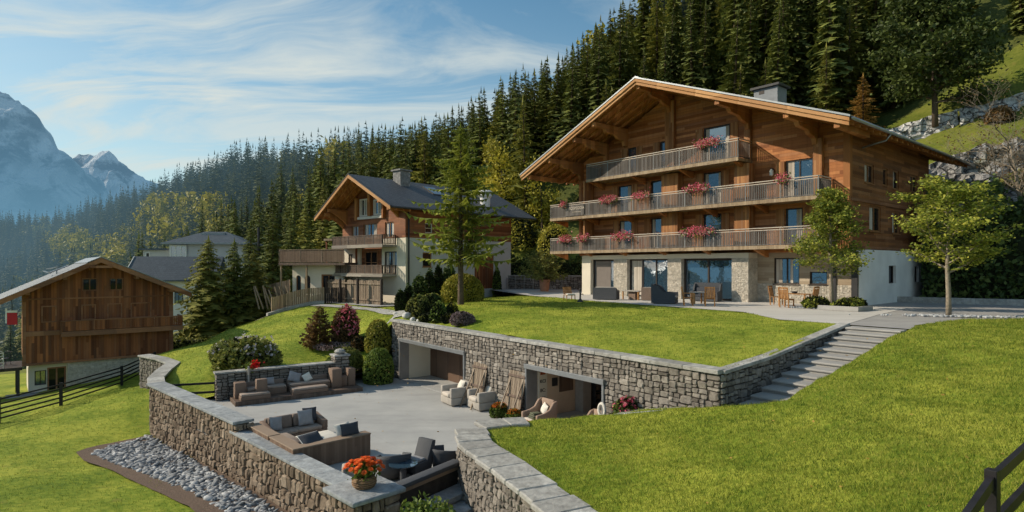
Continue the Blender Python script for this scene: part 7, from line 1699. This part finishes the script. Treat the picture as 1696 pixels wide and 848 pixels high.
X_, Y_ = 42.0, 71.5; conifer('larch_tree', 'golden brown larch at the edge of the dark forest', 'larch', (X_, Y_, tz(X_, Y_) - .3), 10., 2.9, 24, 9, 5, 55, M['larch'], droop=.2, side=.28, irr=.4)
X_, Y_ = 40.5, 77.; conifer('spruce_tree', 'single olive spruce standing before the dark forest left of the larch', 'spruce', (X_, Y_, tz(X_, Y_) - .3), 13.5, 3.0, 28, 8, 5, 56, M['spruce2'], droop=.25, side=.36, irr=.35)
X_, Y_ = 33.5, 79.; conifer('spruce_tree', 'feathery pale spruce behind the chalet chimney', 'spruce', (X_, Y_, tz(X_, Y_) - .3), 14, 3.2, 28, 8, 5, 57, M['spruce2'], droop=.3, side=.34, irr=.4)
t = rail_fence('metal_railing', 'thin black railing running up the grass above the chalet roof', [(38.5, 73.5), (42, 73.0), (46.5, 72.0)], lambda p: TER.z(*p), 1.1, 2, .05, .03, .04, 1.6, 'iron'); mb = MB()
for k in range(80):
    q = Vector((38.5, 73.5)).lerp(Vector((46.5, 72.0)), k / 79); mb.box((q.x, q.y, TER.z(q.x, q.y) + .55), (.03, .03, 1.1))
mb.build('bars', M['iron'], t)
for k, (x, y, r, h, m, lb) in enumerate(((52.5, 64.2, 1.3, 1.5, 'redleaf', 'rusty shrub above the right end of the rock wall'), (40, 46.5, 1.6, 1.6, 'olive', 'olive bush on the rock face left of the bare tree'), (42, 41, 1.8, 2.2, 'olive', 'olive bush at the right edge beside the bare tree'), (6, 84, 2.6, 4, 'birch', 'yellow green bush at the foot of the slope between the chalets'), (1, 88, 3, 5, 'birch', 'tall yellow green bush behind the second chalet roof'), (11, 88, 3, 4.2, 'olive', 'olive bush on the slope left of the big chalet'))):
    bush('hillside_bush', lb, 'bush', (x, y, TER.z(x, y) + (1.2 if k == 1 else 0)), (r, r, h / 1.3), M[m], 2400, .15, 400 + k, amp=.3, shell=.2)
# ------------------------------------------------------------------ ground cover
def gravel():
    rng = np.random.default_rng(9); poly = [(-16.35, 27.0), (-17.0, 25.4), (-17.0, 24.3), (-15.9, 23.2), (-14.3, 22.1), (-12.1, 20.5), (-9.3, 18.4), (-7.0, 16.2), (-5.2, 13.6), (-3.9, 13.6), (-4.1, 14.95), (-10.1, 20.7)]
    p = rng.uniform((-17.5, 13), (-3.5, 27.3), (26000, 2)); p = p[inside(poly, p)][:8000]; z = LLS(p[:, 0], p[:, 1]) + .05
    b = bmesh.new(); bmesh.ops.create_icosphere(b, subdivisions=1, radius=1); base = np.array([v.co[:] for v in b.verts]); f = np.array([[v.index for v in q.verts] for q in b.faces]); b.free()
    n = len(p); s = rng.uniform(.055, .12, n) * rng.choice([1, 1, 1.5], n)
    V = base[None] * rng.uniform(.65, 1.3, (n, len(base), 3)) * (s[:, None, None] * np.array([1.35, .8, .42]))
    a = rng.uniform(0, 3.14, n); c, q = np.cos(a)[:, None], np.sin(a)[:, None]; tl = rng.uniform(-.5, .5, n)[:, None]
    x = V[..., 0] * c - V[..., 1] * q; y = V[..., 0] * q + V[..., 1] * c; zz_ = V[..., 2] + V[..., 0] * tl
    V = np.stack([x + p[:, :1], y + p[:, 1:], zz_ + z[:, None] + rng.uniform(-.02, .06, (n, 1))], -1)
    o = tri_mesh('gravel', V.reshape(-1, 3), (f[None] + (np.arange(n) * len(base))[:, None, None]).reshape(-1, 3), M['gravelisl'])
    tag(o, 'grey river stones filling the curved bed along the parapet', 'gravel', None, 'stuff')
t = NT('loose_grey_stones'); o_ = t.pos(); c = t.ramp(t.isl(), [(.0, (.15, .16, .175)), (.5, (.28, .29, .305)), (1., (.44, .45, .465))]); c = t.mix(t.ramp(t.noise(o_, 14., 4), [(.4, 0.), (.7, .5)]), c, (.2, .2, .21)); M['gravelisl'] = t.fin(c, .85, t.bump(t.noise(o_, 40., 4), .6, .01), 0., .2)
gravel()
t = NT('grass_blades'); c = t.ramp(t.ma('ADD', t.ma('MULTIPLY', t.isl(), .45), t.ma('ADD', t.ma('MULTIPLY', t.noise(t.pos(), .45, 4), .35), t.ma('MULTIPLY', t.noise(t.pos(), 3., 3), .25))), [(.33, (.056, .108, .011)), (.5, (.165, .225, .023)), (.66, (.36, .375, .053)), (.8, (.48, .43, .11))]); M['blade'] = t.fin(c, .6, None, 0., .2, .35)
def grass(label, sheet_obj, n, power, hmin, hmax, wd, seed, maxd=None, keep=None):
    me = sheet_obj.data; me.calc_loop_triangles(); rng = np.random.default_rng(seed)
    co = np.empty(len(me.vertices) * 3); me.vertices.foreach_get('co', co); co = co.reshape(-1, 3); tr = np.empty(len(me.loop_triangles) * 3, int); me.loop_triangles.foreach_get('vertices', tr); T = co[tr.reshape(-1, 3)]
    cen = T.mean(1); d = np.hypot(cen[:, 0], cen[:, 1]); px = np.abs(cen[:, 0] / np.maximum(cen[:, 1], .1))
    A_ = np.linalg.norm(np.cross(T[:, 1] - T[:, 0], T[:, 2] - T[:, 0]), axis=1) * np.maximum(d, 5.) ** -power * ((cen[:, 1] > 4) & (px < 1.0) & (d < (maxd or 1e9)))
    i = rng.choice(len(T), n, p=A_ / A_.sum()); u, v = rng.random((2, n)); sw = u + v > 1; u[sw], v[sw] = 1 - u[sw], 1 - v[sw]
    P = T[i, 0] + (T[i, 1] - T[i, 0]) * u[:, None] + (T[i, 2] - T[i, 0]) * v[:, None]
    dd = np.hypot(P[:, 0], P[:, 1]); a = rng.uniform(0, 6.283, n); h = rng.uniform(hmin, hmax, n) * (1 + dd * .012); w_ = wd * (1 + dd * .05)
    ln = rng.uniform(.2, .9, n) * h; la = a + rng.uniform(-.8, .8, n) + 1.2
    V = np.empty((n, 3, 3)); V[:, 0] = P + np.column_stack([-np.sin(a) * w_, np.cos(a) * w_, np.full(n, -.01)]); V[:, 1] = P + np.column_stack([np.sin(a) * w_, -np.cos(a) * w_, np.full(n, -.01)]); V[:, 2] = P + np.column_stack([np.cos(la) * ln, np.sin(la) * ln, h])
    o = tri_mesh('grass', V.reshape(-1, 3), np.arange(n * 3).reshape(-1, 3), M['blade']); return tag(o, label, 'grass', None, 'stuff')
ob_ = bpy.data.objects
rng = np.random.default_rng(77); C = []
for n_, x0, x1, y0, y1, zf in ((170, -15, 5, 16, 33, None), (260, 2, 22, 9, 26, FLS), (160, -8, 12, 20, 40, ULS), (120, -24, -8, 12, 40, LLS)):
    for k in range(n_):
        x, y = rng.uniform(x0, x1), rng.uniform(y0, y1)
        if zf is None:
            if not inside([(-16, 27.4), (-9.8, 21.2), (-4, 15.6), (-1.6, 18.2), (5.8, 18), (-6.8, 34)], np.array([(x, y)]))[0]: continue
            z = LT + .012
        else: z = zf.z(x, y) + .03
        if zf is LLS and x > -17.5 and y > 13: continue
        C.append((x, y, z))
V, Fq = leaves(np.array(C), .035, rng, .8, 1.4); tag(tri_mesh('fallen_leaves', V, Fq, M['larch']), 'scattered fallen leaves on the lawns and the terrace', 'leaves', None, 'stuff')
grass('blades of grass on the front right lawn', ob_['front_lawn'], 190000, 1.35, .035, .075, .0035, 1)
grass('blades of grass on the upper lawn and the left slope', ob_['upper_lawn'], 90000, 1.2, .03, .07, .0035, 2)
grass('blades of grass on the lower left lawn', ob_['lower_lawn'], 70000, 1.5, .03, .07, .0035, 3, 45)
for ob2 in list(S.objects):                     # a fresh look at what is left at top level
    if ob2.type == 'MESH' and ob2.name.startswith('valley_ground'): ob2['kind'] = 'structure'
S.cycles.use_adaptive_sampling = True; S.cycles.adaptive_threshold = .025; S.cycles.max_bounces = 5; S.cycles.diffuse_bounces = 3; S.cycles.glossy_bounces = 3; S.cycles.transmission_bounces = 3; S.cycles.transparent_max_bounces = 4
